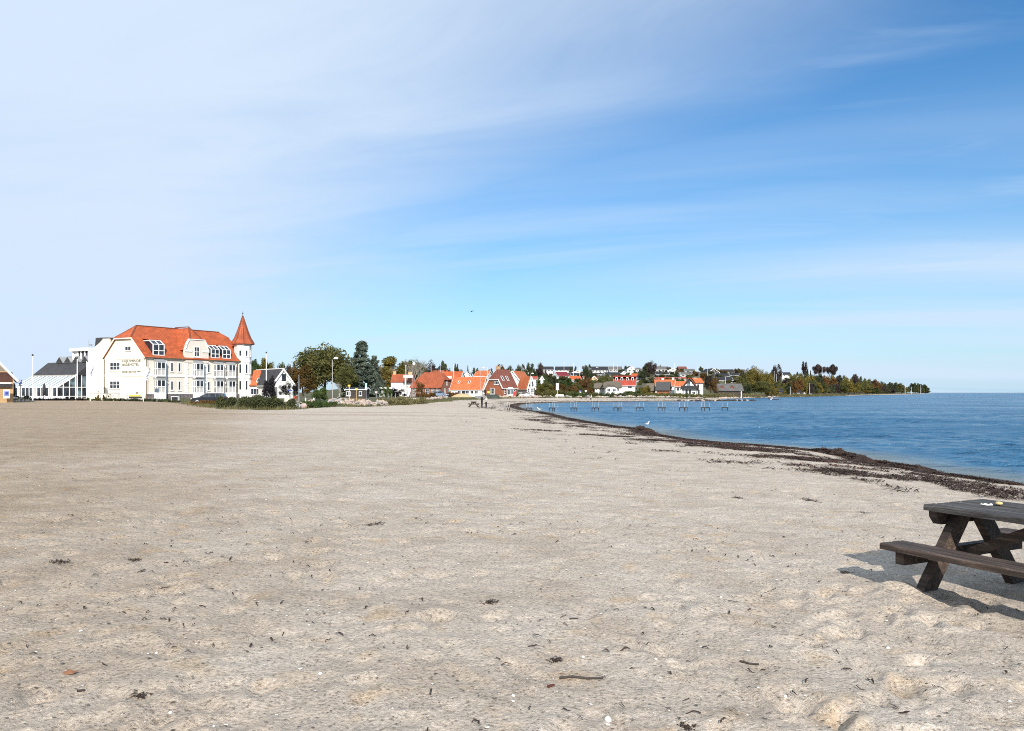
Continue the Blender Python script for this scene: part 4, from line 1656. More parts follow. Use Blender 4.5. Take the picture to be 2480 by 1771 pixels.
# trees and thickets below the village -------------------------------------
MIDT = [
    (1330, 926, 46, 262, 'oval', L_OLIVE, 'olive thicket tree right of the white house with orange roof'),
    (1308, 932, 34, 240, 'bush', L_GOLD, 'yellowish bush beside the stilted white gable'),
    (1352, 930, 42, 240, 'oval', L_RUST, 'russet thicket tree left of the white sign board'),
    (1372, 917, 46, 272, 'oval', L_GREEN, 'green thicket tree under the maroon roofed house'),
    (1385, 934, 40, 228, 'bush', L_RUST, 'red-brown bush beside the sand-coloured beach stairs'),
    (1415, 916, 44, 255, 'sparse', L_RUST, 'leaning autumn tree with pale bare trunk above the beach'),
    (1400, 928, 40, 246, 'oval', L_OLIVE, 'olive thicket left of the leaning autumn tree'),
    (1436, 924, 32, 262, 'oval', L_OLIVE, 'olive tree right of the leaning autumn tree'),
    (1466, 909, 46, 300, 'round', L_OLIVE, 'rounded olive tree behind the thatched cottage'),
    (1318, 909, 40, 310, 'oval', L_GREEN, 'green tree right of the small red-topped house'),
    (1338, 911, 34, 312, 'oval', L_DARK, 'dark tree below the grey hillside house'),
    (1577, 918, 22, 300, 'oval', L_DARK, 'dark tree at the right end of the red mansard house'),
    (1562, 936, 34, 262, 'bush', L_GOLD, 'yellow-brown bush left of the grey thatched barn'),
    (1540, 947, 44, 240, 'bush', L_GREEN, 'low green bushes below the white car on the shore'),
    (1518, 948, 44, 232, 'bush2', L_GREEN, 'low green bush in front of the thatched cottage'),
    (1721, 905, 32, 315, 'loose', L_PURP, 'brown nearly leafless tree right of the black and white villa'),
    (1728, 915, 26, 312, 'sparse', L_RUST, 'brown leafy tree leaning to the grey roof with red gables'),
    (1812, 890, 48, 376, 'sparse', L_PURP, 'feathery purple-brown treetops above the big yellow-green trees'),
    (1828, 892, 54, 371, 'round', L_GOLD, 'big yellow-green tree right of the grey roof with red gables'),
    (1800, 906, 40, 366, 'oval', L_OLIVE, 'olive tree left of the big yellow-green tree'),
    (1858, 902, 40, 378, 'round', L_GOLD, 'yellow-green tree at the right side of the tall pale clump'),
    (1845, 922, 52, 366, 'round', L_OLIVE, 'dark olive tree low in front of the big yellow-green tree'),
    (1868, 930, 30, 368, 'oval', L_GOLD, 'golden low tree at the foot of the pale clump near the shore'),
    (1806, 932, 36, 356, 'bush', L_DARK, 'dark shrub right of the grey roof with red gables'),
]
for px, yt, w, d, kd, mt, lb in MIDT:
    tree(kd, px, 0, yt, w, d, mt, lb, 'thicket_tree')

# cape wood -----------------------------------------------------------------
CAPE_NAMED = [
    (1881, 881, 26, 500, 'far', L_PURP, 'dark bushy tree above the hillside house on the cape'),
    (1949, 877, 18, 580, 'far2', L_PURP, 'tall narrow tree on the cape skyline'),
    (1984, 882, 32, 620, 'umbrella', L_PURP, 'left umbrella-shaped tree standing free on the cape'),
    (2014, 882, 27, 625, 'umbrella', L_PURP, 'right umbrella-shaped tree standing free on the cape'),
    (1963, 897, 7, 600, 'column', L_DARK, 'small dark column tree between the narrow and umbrella trees'),
    (1889, 938, 24, 410, 'far', L_RUST, 'orange-brown tree low on the cape shore'),
]
for px, yt, w, d, kd, mt, lb in CAPE_NAMED:
    tree(kd, px, 0, yt, w, d, mt, lb, 'cape_tree')
rs = random.Random(5)
prof_top = [(1870, 922), (1900, 916), (1935, 898), (1960, 906), (1990, 906), (2030, 911), (2060, 907), (2090, 911), (2115, 919), (2145, 922), (2160, 924), (2180, 931), (2200, 936), (2212, 928), (2235, 927), (2250, 934)]
PX = [p[0] for p in prof_top]
PY = [p[1] for p in prof_top]
CAPE_L = 'tree in the closed wood along the cape shore'
for row, (dy, fd, dens) in enumerate(((0, 1.22, 15), (9, 1.10, 14), (18, 1.03, 13))):
    px = 1868 + row * 5
    while px < 2248:
        sh = float(np.interp(px, [1840, 1960, 2100, 2200, 2252], [342, 427, 657, 950, 1220]))
        d = sh * fd + 8
        d = min(d, sh + 70)
        top = float(np.interp(px, PX, PY)) + dy + rs.uniform(-3, 4)
        w = rs.uniform(22, 34) * (1 if px < 2120 else .7)
        mt = rs.choice([L_OLIVE, L_OLIVE, L_GOLD, L_RUST, L_PURP, L_DARK]) if px < 2120 else rs.choice([L_PURP, L_DARK, L_DARK, L_OLIVE])
        if 2030 < px < 2110 and row:
            mt = rs.choice([L_GOLD, L_GOLD, L_OLIVE])
        if not (2176 < px < 2206 and row):
            if top < 946:
                tree(rs.choice(['far', 'far2']), px, 0, top, w, d, mt, {L_OLIVE: 'olive', L_GOLD: 'golden', L_RUST: 'russet', L_PURP: 'coppery brown', L_DARK: 'dark green'}[mt] + ' ' + CAPE_L, 'wood_tree', group='trees of the cape wood')
        px += rs.uniform(dens * .8, dens * 1.3) * (1 if px < 2120 else .75)

# shrubs among the hillside houses -----------------------------------------
for k in range(190):
    px = rs.uniform(1255, 1800)
    py = rs.uniform(899, 950) if px < 1560 else rs.uniform(897, 932)
    d = hit(px, py)
    w = rs.uniform(11, 22)
    mt = rs.choice([L_OLIVE, L_DARK, L_DARK, L_GREEN, L_RUST])
    side = 'left part of the hillside, before the maroon roof' if px < 1390 else 'middle of the hillside, above the red mansard' if px < 1560 else 'right part of the hillside, behind the villa'
    tree(rs.choice(['far', 'bush', 'bush2']), px, 0, py - rs.uniform(6, 13), w, d + 4, mt, {L_OLIVE: 'olive', L_DARK: 'dark', L_GREEN: 'green', L_RUST: 'russet'}[mt] + ' low shrub on the ' + side, 'hillside_shrub', 'shrub', group='shrubs on the hillside')
BACK_L = 'dark tree in the row behind the left village roofs'
for k in range(26):
    px = rs.uniform(1030, 1260)
    d = rs.uniform(300, 360)
    tree(rs.choice(['far', 'far2']), px, 0, rs.uniform(896, 906), rs.uniform(18, 30), d, rs.choice([L_DARK, L_OLIVE, L_DARK, L_PURP]), BACK_L, 'row_tree', group='trees behind the left village roofs')

# ------------------------------------------------------------------ hedges and grass


def blades(name, pts, n_per, hgt_, wid, rng, mat, spread):
    """Upright blades and small leaves around ground points."""
    pts = np.asarray(pts)
    n = len(pts) * n_per
    k = np.repeat(np.arange(len(pts)), n_per)
    base = pts[k] + np.concatenate([rng.normal(size=(n, 2)) * spread, np.zeros((n, 1))], 1)
    hh = hgt_ * (0.35 + 0.8 * rng.random(n))[:, None]
    lean = np.concatenate([rng.normal(size=(n, 2)) * 0.45, np.ones((n, 1))], 1)
    lean /= np.linalg.norm(lean, axis=1)[:, None]
    a = rng.random(n) * 2 * math.pi
    side = np.stack([np.cos(a), np.sin(a), np.zeros(n)], 1) * wid * (0.6 + .8 * rng.random(n))[:, None]
    tip = base + lean * hh
    V = np.stack([base - side, base + side, tip], 1).reshape(-1, 3)
    return np_mesh(name, V, np.arange(n * 3).reshape(-1, 3), mat)


def hedge(name, label, cat, path, width, height, n, size, mat, seed, jag=.25):
    """Shrubby bed along a ground path."""
    rng = np.random.default_rng(seed)
    path = [Vector(p) for p in path]
    cs, cr = [], []
    tot = sum((b_ - a_).length for a_, b_ in zip(path[:-1], path[1:]))
    m_ = max(6, int(tot / (height * .5)))
    for i in range(m_ * 3):
        f = rng.random() * (len(path) - 1)
        i0 = min(int(f), len(path) - 2)
        p = path[i0].lerp(path[i0 + 1], f - i0)
        dv = (path[i0 + 1] - path[i0]).normalized()
        q = p + Vector((-dv.y, dv.x, 0)) * rng.uniform(-.5, .5) * width
        z = gz(q.x, q.y)
        cs.append((q.x, q.y, z + height * rng.uniform(.1, .62)))
        cr.append(height * rng.uniform(.3, .3 + jag))
    me = leaf_cloud('foliage', cs, cr, n, size, rng, mat)
    o = thing(name, label, cat)
    link('foliage', me, o)
    st = MB()
    for c in cs[::3]:
        g = gz(c[0], c[1])
        st.tube([(c[0], c[1], g - .1), (c[0] + .1, c[1], c[2])], [.03, .012], 4)
    st.build('stems', BARK, o)
    return o


def G(px, py, zz=None, d=None):
    d = d or hit(px, py, 40, 400)
    return on(px, d)


hedge('rose_hedge', 'wide olive rose hedge on the beach edge in front of the hotel tower', 'hedge', [on(556, 92), on(600, 90), on(650, 88), on(688, 86)], 4.0, 1.35, 26000, .085, L_HEDGE, 21)
hedge('rose_hedge', 'low brown-green scrub in front of the parked dark car', 'hedge', [on(478, 108), on(505, 106), on(540, 102)], 2.6, .62, 6000, .08, L_RUST, 22)
hedge('low_hedge', 'thin dark green planting at the foot of the hotel gable', 'hedge', [on(210, 132), on(300, 128), on(380, 126), on(430, 122)], 1.6, .5, 9000, .08, L_DARK, 23)
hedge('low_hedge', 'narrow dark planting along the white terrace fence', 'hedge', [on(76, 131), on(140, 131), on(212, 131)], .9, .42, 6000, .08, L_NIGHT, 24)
hedge('rose_hedge', 'green scrub right of the pale boulders by the beach', 'hedge', [on(728, 94), on(760, 98), on(800, 103)], 2.6, .75, 8000, .085, L_GREEN, 25)
hedge('beach_scrub', 'yellow-green mound of scrub right of the long stone bank', 'hedge', [on(935, 118), on(960, 122), on(985, 126), on(1005, 132)], 4.5, 1.15, 12000, .09, L_GRASS, 26)
hedge('beech_hedge', 'clipped russet hedge in front of the brick house', 'hedge', [on(1012, 205), on(1052, 206)], 1.2, 1.3, 6000, .12, L_RUST, 27)
hedge('beech_hedge', 'clipped russet hedge left of the long white house', 'hedge', [on(1086, 214), on(1108, 215)], 1.2, 1.2, 4000, .12, L_RUST, 28)
hedge('beach_scrub', 'green scrub between rocks under the white stilted gable', 'hedge', [on(1252, 210), on(1270, 212), on(1290, 212)], 2.5, 1.2, 5000, .12, L_OLIVE, 29)
hedge('beach_scrub', 'bright green scrub above the far beach by the leaning tree', 'hedge', [on(1370, 214), on(1400, 214), on(1418, 214)], 3, 1.4, 6000, .12, L_GREEN, 30)
hedge('beach_scrub', 'green scrub right of the walkers above the far beach', 'hedge', [on(1425, 216), on(1445, 216)], 2.5, 1.4, 4000, .12, L_OLIVE, 31)

hedge('beach_scrub', 'long grassy scrub bank under the grey roof with red gables', 'hedge', [on(1712, 292), on(1745, 298), on(1800, 330), on(1850, 358)], 6, 1.9, 14000, .16, L_GRASS, 32)
hedge('beach_scrub', 'green scrub bank in front of the villa and barn', 'hedge', [on(1545, 232), on(1600, 240), on(1660, 256), on(1715, 278)], 7, 1.5, 14000, .14, L_OLIVE, 33)
hedge('beach_scrub', 'tawny scrub strip along the foot of the cape wood', 'hedge', [on(1870, 372), on(1960, 436), on(2040, 545)], 8, 1.6, 9000, .2, L_GRASS, 34)
hedge('beach_scrub', 'dark scrub under the thatched cottages', 'hedge', [on(1450, 224), on(1500, 228), on(1548, 232)], 4, 1.3, 8000, .13, L_DARK, 35)
hedge('beach_scrub', 'mixed scrub filling the slope under the autumn trees', 'hedge', [on(1300, 218), on(1350, 222), on(1410, 226)], 6, 2.2, 12000, .14, L_OLIVE, 36)
rng = np.random.default_rng(40)
pts = []
for a_, b_ in zip(EDGE[3:-1], EDGE[4:]):
    ln = math.hypot(b_[0] - a_[0], b_[1] - a_[1])
    if a_[1] > 700:
        break
    for k in range(int(ln * (2.2 if a_[1] < 230 else 1.2))):
        f = rng.random()
        off = rng.uniform(-1.0, 6.5 if a_[1] > 190 else 4.5)
        nx, ny = -(b_[1] - a_[1]) / ln, (b_[0] - a_[0]) / ln
        x, y = a_[0] + (b_[0] - a_[0]) * f + nx * off, a_[1] + (b_[1] - a_[1]) * f + ny * off
        if math.sin(x * .7 + y * .23) + math.sin(y * .31) > -0.7:
            pts.append((x, y, gz(x, y) - .03))
o = link('beach_grass', blades('beach_grass', pts, 26, .55, .035, rng, L_GRASS, .55))
o['kind'] = 'stuff'
o['label'] = 'dry yellow-green beach grass along the edge of the sand'
o['category'] = 'grass'
# ------------------------------------------------------------------ houses along the bay


def M(d):
    return d / FPX


def lh(name, label, px0, px1, d, yb, ye, yr, ori, roof, wall, rz=0.0, depth=None, cat='house', group=None, auto=True, **k):
    """House measured in photo pixels: px0..px1 wide, base / eave / ridge rows, at distance d. ori S: ridge across the view, G: gable to the view."""
    m_ = M(d)
    p = ray((px0 + px1) / 2, yb, d)
    he, hr = (yb - ye) * m_, (yb - yr) * m_
    w_ = (px1 - px0) * m_
    wins = list(k.pop('wins', ()))
    if ori == 'S':
        L, Wd = w_ - .7, depth or max(5.5, (hr - he) * 2.0)
        c = p + Vector((-math.sin(rz), math.cos(rz), 0)) * (Wd / 2)
        if auto:
            n = max(2, int(L / 2.6))
            hh = min(1.3, he * .5)
            for i in range(n):
                wins.append(('F', -L / 2 + L * (i + .5) / n, max(.35, he * .32), min(1.5, L / n * .55), hh, 2, 1))
        return house(name, label, cat, (c.x, c.y, p.z), rz, L, Wd, he, hr, roof, wall, wins=wins, group=group, **k)
    Wd, L = w_ - .7, depth or w_ * 1.3
    c = p + Vector((-math.sin(rz), math.cos(rz), 0)) * (L / 2)
    if auto:
        for u in (-Wd * .24, Wd * .24):
            wins.append(('L', u, max(.35, he * .3), Wd * .26, min(1.4, he * .55), 2, 1))
        if hr - he > 1.6:
            wins.append(('L', 0, he + (hr - he) * .12, Wd * .2, (hr - he) * .42, 1, 1))
    return house(name, label, cat, (c.x, c.y, p.z), rz + R(90), L, Wd, he, hr, roof, wall, wins=wins, group=group, **k)


H = 'house'
# white gabled house by the hotel tower
lh(H, 'white gabled house with dark slate roof right of the hotel tower', 655, 716, 150, 962, 930, 895, 'G', SLATE, WHITEW, rz=R(40), depth=12.5, barge=WHITE, auto=False,
   wins=[('L', .15, 3.2, .8, 1.2, 1, 1, BLACKP)], doors=[('L', 1.9, 1.5, 1.9, plain('grey_door', (.16, .16, .15), .7))], oh=.3, ridgecap=WHITE)
lh('cottage', 'low cottage with bright orange roof and roof windows against the hotel tower', 600, 642, 154, 962, 932, 897, 'S', ORANGE2, WHITEW, depth=7, auto=False, barge=None,
   hip1=3.4, sky=[(.2, .12, .7, 1.3), (.95, .12, .7, 1.3), (1.6, .12, .6, 1.3)], wins=[('F', 0, .5, 2.2, 1.2, 4, 1)])
lh('annex', 'white flat-fronted annex block with rust red roof behind the golden tree', 944, 1002, 232, 952, 926, 907, 'S', RUST, WHITEW, depth=7, auto=False, oh=.15, chim=[(-2.6, 0, 6.4, YBRICK)])
pv_ = MB()
b_ = thing('balcony_box', 'white balcony parapet with yellow chimney above the white annex', 'balcony', ray(989, 915, 229))
pv_.box(-1.35, 1.35, -.6, .6, 0, .75)
pv_.build('parapet', WHITE, b_)
MB().box(-.1, 1.0, .62, 1.6, -.2, 1.7).build('chimney', YBRICK, b_)
MB().box(-1.0, -.8, -.3, -.1, -4.0, -.003).build('post', WHITE, b_)
lh(H, 'brown brick house with large half-hipped rust red roof', 988, 1074, 226, 958, 938, 902, 'S', RUST, BRICKB, rz=R(-20), depth=8.4, hip0=3.4, hip1=4.4, barge=None, auto=False, oh=.3,
   wins=[('F', -3.6, .1, .9, 2.0, 2, 3), ('F', -1.2, .1, .9, 2.0, 2, 3), ('F', .5, .5, 1.2, 1.4, 2, 2), ('F', 2.2, .1, .9, 2.0, 2, 3), ('F', 3.8, .1, .9, 2.0, 2, 3),
         ('R', -1.4, .5, .9, 1.5, 1, 2), ('R', 1.2, .5, .9, 1.5, 1, 2), ('R', 0, 3.0, 1.0, 1.3, 1, 2)], chim=[(1.4, 0, 7.2, BRICK)])
lh(H, 'orange roofed house with black and white gable and white balcony behind the brick house', 1064, 1116, 262, 952, 922, 900, 'S', ORANGE, WHITEW, rz=R(-16), depth=6.2, barge=WHITE, auto=False,
   wins=[('R', 0, 3.2, 2.0, 1.5, 2, 1, BLACKP)])
MB().box(-1.6, 1.6, -.5, .5, 0, .8).build('balcony', WHITE, None, ray(1082, 917, 254))
tag(bpy.data.objects['balcony'], 'white balcony front under the orange roof with flagpoles', 'balcony')
lh(H, 'distant rust roofed house between two white flagpoles', 1044, 1086, 300, 930, 908, 897, 'S', RUST, WHITEW, depth=6)
# long low house with bright orange roof, gable to the right
lh(H, 'long white house with bright orange roof and two dark roof windows', 1086, 1172, 218, 959, 943, 914, 'S', ORANGE2, WHITEW, rz=R(-16), depth=6.6, barge=WHITE, auto=False, oh=.28,
   wins=[('F', -2.0, .55, .9, .9, 2, 1), ('F', .3, .55, 1.1, .9, 2, 1), ('F', 1.7, .55, .9, .9, 2, 1), ('F', 3.0, .55, .9, .9, 2, 1), ('R', 0, 2.6, .9, 1.2, 2, 1), ('R', -1.4, .5, .8, 1.5, 1, 2)],
   doors=[('F', -.8, .9, 1.6, BLACKP), ('R', .4, 1.2, 2.0, plain('grey_door', (.16, .16, .15), .7))], sky=[(-2.7, .45, .55, 1.0), (.35, .45, .55, 1.0)])
p_ = ray(1214, 958, 217)
house('house', 'red brick house with brown half-hipped roof and two white roof windows', 'house', p_, R(50), 6.0, 6.0, 2.35, 7.1, BROWNR, BRICK, barge=WHITE, oh=.3, hip0=4.4, drop=1,
      wins=[('L', -.6, .4, 1.6, 1.6, 3, 2), ('L', .9, 3.0, 1.7, .9, 3, 1), ('F', -1.9, .5, .8, 1.2, 1, 2), ('F', 2.1, .5, .8, 1.2, 1, 2)],
      sky=[(-1.5, .34, .8, 1.5), (.5, .34, .8, 1.5)], chim=[(-1.0, .3, 7.9, YBRICK)])
pc = thing('glass_porch', 'white glazed porch on the front of the red brick house', 'porch', ray(1236, 959, 211), R(50))
MB().box(-.75, .75, -.6, .6, 0, .4).build('base', WHITE, pc)
MB().box(-.62, .62, -.5, .5, .403, 1.75).build('glass', GLASSB, pc)
f = MB()
for x in (-.75, -.06, .63):
    f.box(x, x + .12, -.6, -.48, .403, 1.75)
for x in (-.75, .63):
    f.box(x, x + .12, .48, .6, .403, 1.75)
f.build('frame', WHITE, pc)
MB().extr([(-.95, -.8, 1.753), (.95, -.8, 1.753), (0, -.8, 2.3)], (0, 1.5, 0)).build('porch_roof', WHITE, pc)
# white house with bright orange roof
lh(H, 'tall white gabled house with vivid orange roof behind the red brick house', 1208, 1276, 225, 958, 938, 899, 'G', ORANGE2, WHITEW, rz=R(-20), depth=9, barge=WHITE, auto=False, oh=.3, drop=.6,
   wins=[('L', -1.2, 2.2, .35, .5, 1, 1, BLACKP), ('L', -1.0, 3.0, .6, .3, 1, 1, BLACKP)])
lh(H, 'white stilted gable with tall windows and vivid orange roof facing the bay', 1273, 1298, 219, 953, 937, 912, 'G', ORANGE2, WHITEW, rz=R(30), depth=5.0, barge=WHITE, auto=False, oh=.3, drop=.1,
   wins=[('L', -.45, 1.8, .6, 1.6, 1, 2), ('L', .45, 1.8, .6, 1.6, 1, 2), ('L', -.7, .15, .6, 1.3, 1, 2), ('L', .5, .15, .9, 1.3, 2, 2)])
st_ = thing('stilts', 'dark posts carrying the white stilted gable above the rocks', 'stilts', ray(1283, 960, 215))
for x in (-1.3, 0, 1.3):
    MB().box(x - .12, x + .12, -.12, .12, -.6, .8).build('post', BLACKP, st_)
MB().box(-1.5, 1.5, .2, 4, -.6, .7).build('back_wall', BLACKP, st_)
lh(H, 'small house with orange roof and white gable between flagpoles on the left skyline', 1146, 1182, 290, 930, 911, 898, 'S', ORANGE2, WHITEW, rz=R(-16), depth=7, hip0=4.4, barge=WHITE)
lh('cottage', 'tiny white cottage with black gable roof behind the long orange roof', 1120, 1143, 285, 920, 911, 903, 'G', BLACKR, WHITEW, barge=WHITE, depth=5)
lh('cottage', 'small red-topped cottage with white bay right of the orange roof', 1287, 1301, 275, 925, 918, 912, 'S', REDR, WHITEW, depth=5, barge=WHITE)
lh('cottage', 'tiny white gable peeping from the trees right of the red-topped cottage', 1307, 1318, 290, 922, 917, 912, 'G', BLACKR, WHITEW, depth=5, barge=WHITE)
# flat building and hut left of the brick house
fl = thing('beach_kiosk', 'low kiosk with flat white roof left of the white annex', 'kiosk', ray(920, 956, 190))
MB().box(-3.0, 2.6, 0, 4, -.8, 1.35).build('wall', plain('kiosk_wall', (.30, .31, .29), .8), fl)
MB().box(-3.4, 3.0, -.6, 4.2, 1.353, 1.75).build('roof', WHITE, fl)
window(fl, (-.2, 0, .3), (1, 0, 0), (0, -1, 0), .7, .9, 1, 1, split=False)
window(fl, (1.0, 0, .3), (1, 0, 0), (0, -1, 0), .7, .9, 1, 1, split=False)
lh('hut', 'dark timber hut with white bargeboards behind the stone bank', 834, 888, 158, 960, 944, 940, 'S', BLACKR, DARKW, depth=4.5, barge=WHITE, auto=False, oh=.25,
   wins=[('F', -1.4, .1, .8, .9, 2, 1), ('F', 1.0, .1, .6, .9, 1, 1)])

# ------------------------------------------------------------------ hillside houses


GS = random.Random(31)


def hh(label, px0, px1, yb, ye, yr, ori, roof, wall, rz=0, barge=WHITE, name='summer_house', **k):
    d = hit((px0 + px1) / 2, yb)
    for q in range(int((px1 - px0) / 8) + 1):
        pq = px0 + (px1 - px0) * GS.random()
        p = on(pq, d - 1.5 - 2 * GS.random())
        mt = GS.choice([L_DARK, L_DARK, L_OLIVE, L_GREEN, L_RUST])
        plant(GS.choice(['bush', 'bush2', 'far']), pq, p.y, GS.uniform(4, 8), GS.uniform(7, 13), mt, 'garden_shrub',
              {L_OLIVE: 'olive', L_DARK: 'dark', L_GREEN: 'green', L_RUST: 'russet'}[mt] + ' garden shrub right in front of a hillside summer house', 'shrub', 'garden shrubs of the summer houses')
    return lh(name, label, px0, px1, d, yb, ye, yr, ori, roof, wall, rz=R(rz), barge=barge, drop=2.5, **k)


hh('white gabled cottage with black roof left end of the skyline', 1265, 1284, 904, 899, 893, 'G', BLACKR, WHITEW)
hh('black roofed skyline house with white front, left of the pair', 1309, 1342, 901, 895, 888, 'S', BLACKR, WHITEW, 6)
hh('black roofed skyline house with white gable edge, right of the pair', 1344, 1389, 901, 896, 888, 'S', BLACKR, WHITEW, -5)
hh('grey-green house below the left black skyline roof', 1299, 1337, 908, 903, 898, 'S', GREYR, GREYW, 4)
hh('white gabled house with maroon roof and white balcony', 1345, 1384, 917, 910, 901, 'S', MAROON, WHITEW, 38, depth=5.5)
hh('white house with arched black roof right of the maroon roof', 1384, 1414, 907, 902, 897, 'G', BLACKR, WHITEW, 12)
hh('low dark house under the arched white one', 1382, 1412, 914, 909, 904, 'S', BLACKR, WHITEW, 8)
hh('long black roofed house with big white front gable', 1432, 1474, 903, 896, 888, 'S', BLACKR, WHITEW, 0)
hh('white front gable projecting from the long black roofed house', 1436, 1456, 904, 897, 889, 'G', BLACKR, WHITEW, 0, depth=5)
hh('grey roofed skyline house right of the long black roof', 1474, 1508, 901, 895, 888, 'S', GREYR, GREYW, 4)
hh('dark hillside house with a lit window row under the long black roof', 1424, 1470, 912, 907, 904, 'S', BLACKR, DARKW, 0)
hh('black roofed house with white bargeboards above the red mansard roof', 1464, 1505, 913, 908, 902, 'S', BLACKR, WHITEW, 18)
hh('white gabled chalet with balcony on the skyline over the red mansard', 1518, 1541, 903, 894, 887, 'G', BLACKR, WHITEW, 6)
hh('white chalet gable below the skyline chalet', 1501, 1522, 911, 906, 899, 'G', BLACKR, WHITEW, 6)
hh('low white house right of the skyline chalet', 1540, 1552, 901, 895, 891, 'S', GREYR, WHITEW, 0)
hh('dark brown cottage with one bright window mid hillside', 1551, 1572, 905, 898, 893, 'S', GREYR, DARKW, 0)
hh('white cottage gable beside a tall flagpole mid hillside', 1571, 1588, 905, 899, 893, 'G', REDR, WHITEW, 0)
hh('long grey roofed skyline house with many windows', 1581, 1622, 902, 894, 888, 'S', GREYR, GREYW, 4)
hh('wide dark roofed house below the long grey skyline house', 1588, 1622, 914, 907, 902, 'S', BLACKR, GREYW, 0)
hh('white chalet with layered balconies right of the long grey roof', 1616, 1643, 906, 898, 892, 'G', BLACKR, WHITEW, -8)
hh('reddish hipped roof house on the skyline', 1642, 1664, 898, 893, 888, 'S', BROWNR, DARKW, 0, barge=None)
hh('white house with a row of windows right of the reddish hip', 1659, 1684, 906, 899, 894, 'S', GREYR, WHITEW, 0)
hh('pale grey house below the row-windowed white house', 1646, 1678, 914, 906, 902, 'S', GREYR, GREYW, 0)
hh('pale flat-roofed terrace house below the white chalet', 1545, 1570, 910, 905, 902, 'S', ZINC, WHITEW, 0)
hh('broad white house tumbling down right of the red mansard', 1540, 1566, 924, 915, 910, 'S', GREYR, WHITEW, -10)
hh('orange roof glimpsed behind the red mansard house', 1530, 1552, 918, 911, 905, 'S', ORANGE, WHITEW, 0)
hh('long maroon roofed terrace with white front above the orange barn', 1587, 1640, 922, 918, 914, 'S', REDR, WHITEW, 0)
hh('second maroon roofed terrace behind the black and white villa', 1644, 1672, 922, 918, 914, 'S', REDR, WHITEW, 0)
hh('black A-frame chalet with white edges on the right skyline', 1713, 1744, 907, 902, 893, 'G', BLACKR, DARKW, 14)
hh('black roofed house with white gable end at the right of the skyline', 1745, 1778, 905, 901, 895, 'S', BLACKR, WHITEW, -4)
hh('black roofed house with white eave in the middle of the right hillside', 1736, 1768, 916, 911, 905, 'S', BLACKR, WHITEW, 6)
hh('dark house with grey front right of the white-eaved one', 1768, 1792, 914, 909, 904, 'S', BLACKR, GREYW, 0)
hh('long black roof above the grey roof with red gables', 1737, 1776, 925, 921, 913, 'S', BLACKR, GREYW, 3)
hh('pale shed at the right end of the black roof', 1776, 1792, 926, 921, 918, 'S', GREYR, GREYW, 0)
hh('pale skyline house half hidden by feathery treetops', 1786, 1806, 905, 900, 895, 'S', GREYR, WHITEW, 0)
hh('orange roofed cottage behind the autumn tree on the slope', 1380, 1408, 924, 919, 911, 'S', ORANGE, WHITEW, 4)
hh('yellow dormered house with rust roof right of the autumn tree', 1412, 1434, 923, 916, 911, 'S', RUST, YELLOWW, 0)
hh('yellow gabled house with orange roof right of the dormered one', 1430, 1448, 927, 919, 911, 'G', ORANGE, YELLOWW, -14)
hh('dark glazed house at the top of the cape slope', 1868, 1884, 915, 908, 902, 'S', BLACKR, GREYW, 0)
hh('white fronted house at the top of the cape slope', 1894, 1916, 913, 908, 902, 'S', BLACKR, WHITEW, 0)
lh('boathouse', 'low dark boathouse near the cape shore', 1872, 1898, 388, 954, 949, 941, 'S', BLACKR, DARKW, depth=6)
lh('boathouse', 'dark boathouse with white gable near the cape shore', 1912, 1942, 424, 954, 950, 945, 'S', BLACKR, DARKW, depth=6)
lh('cottage', 'small white cottage near the cape shore under the wood', 1943, 1954, 446, 954, 947, 939, 'G', BLACKR, WHITEW, depth=5)
lh('cottage', 'tiny white hut on the cape shore right of the white cottage', 1957, 1967, 450, 954, 949, 944, 'S', GREYR, WHITEW, depth=4)

# ------------------------------------------------------------------ waterfront houses


def front(label, px0, px1, yb, ye, yr, ori, roof, wall, d, rz=0, name='house', **k):
    return lh(name, label, px0, px1, d, yb, ye, yr, ori, roof, wall, rz=R(rz), drop=2.0, **k)


man = front('large house with red mansard roof, arched dormers and white gable end', 1486, 1540, 945, 933, 911, 'S', REDR, WHITEW, 285, -10, depth=8, barge=WHITE)
for i, x in enumerate((-3.0, -1.1, .9, 2.8)):
    dm = MB()
    dm.box(x - .45, x + .45, -2.6, -.6, 3.55, 4.35)
    dm.tube([(x, -2.6, 4.35), (x, -.4, 4.35)], [.45, .45], 12)
    dmo = dm.build('dormer', WHITE, man)
    MB().box(x - .28, x + .28, -2.64, -2.603, 3.65, 4.5).build('dormer_pane', GLASS, dmo)
MB().box(-4.2, 4.2, -2.9, 2.9, 4.9, 5.25).build('upper_roof', REDR, man)
front('thatched white cottage with two white gables above the far beach', 1462, 1506, 952, 938, 926, 'S', THATCH, WHITEW, 252, -4, depth=7.5, hip0=2.9, hip1=2.9, name='thatched_cottage', oh=.45, rt=.35)
front('white gable wing standing forward from the thatched cottage', 1464, 1498, 953, 940, 932, 'G', THATCH, WHITEW, 246, 3, depth=4, name='thatched_wing', hip0=2.3, oh=.4, rt=.3)
front('smaller thatched cottage with white gable, left of the larger one', 1438, 1460, 948, 940, 929, 'S', THATCH, WHITEW, 258, -8, depth=6, name='thatched_cottage', oh=.4, rt=.32, hip0=2.2)
front('grey thatched barn with brick gable end by the shore', 1588, 1622, 951, 945, 926, 'S', plain('grey_thatch', (.075, .072, .07), .95, .35, 1.5, .6, stretch=(3, 3, .6)), BRICK, 278, -16, depth=6.5, name='thatched_barn', oh=.4, rt=.3, auto=False)
front('lower thatched barn left of the grey one, half behind bushes', 1563, 1590, 952, 946, 930, 'S', THATCH, BRICKB, 282, 8, depth=6, name='thatched_barn', oh=.4, rt=.3, hip0=1.8, auto=False)
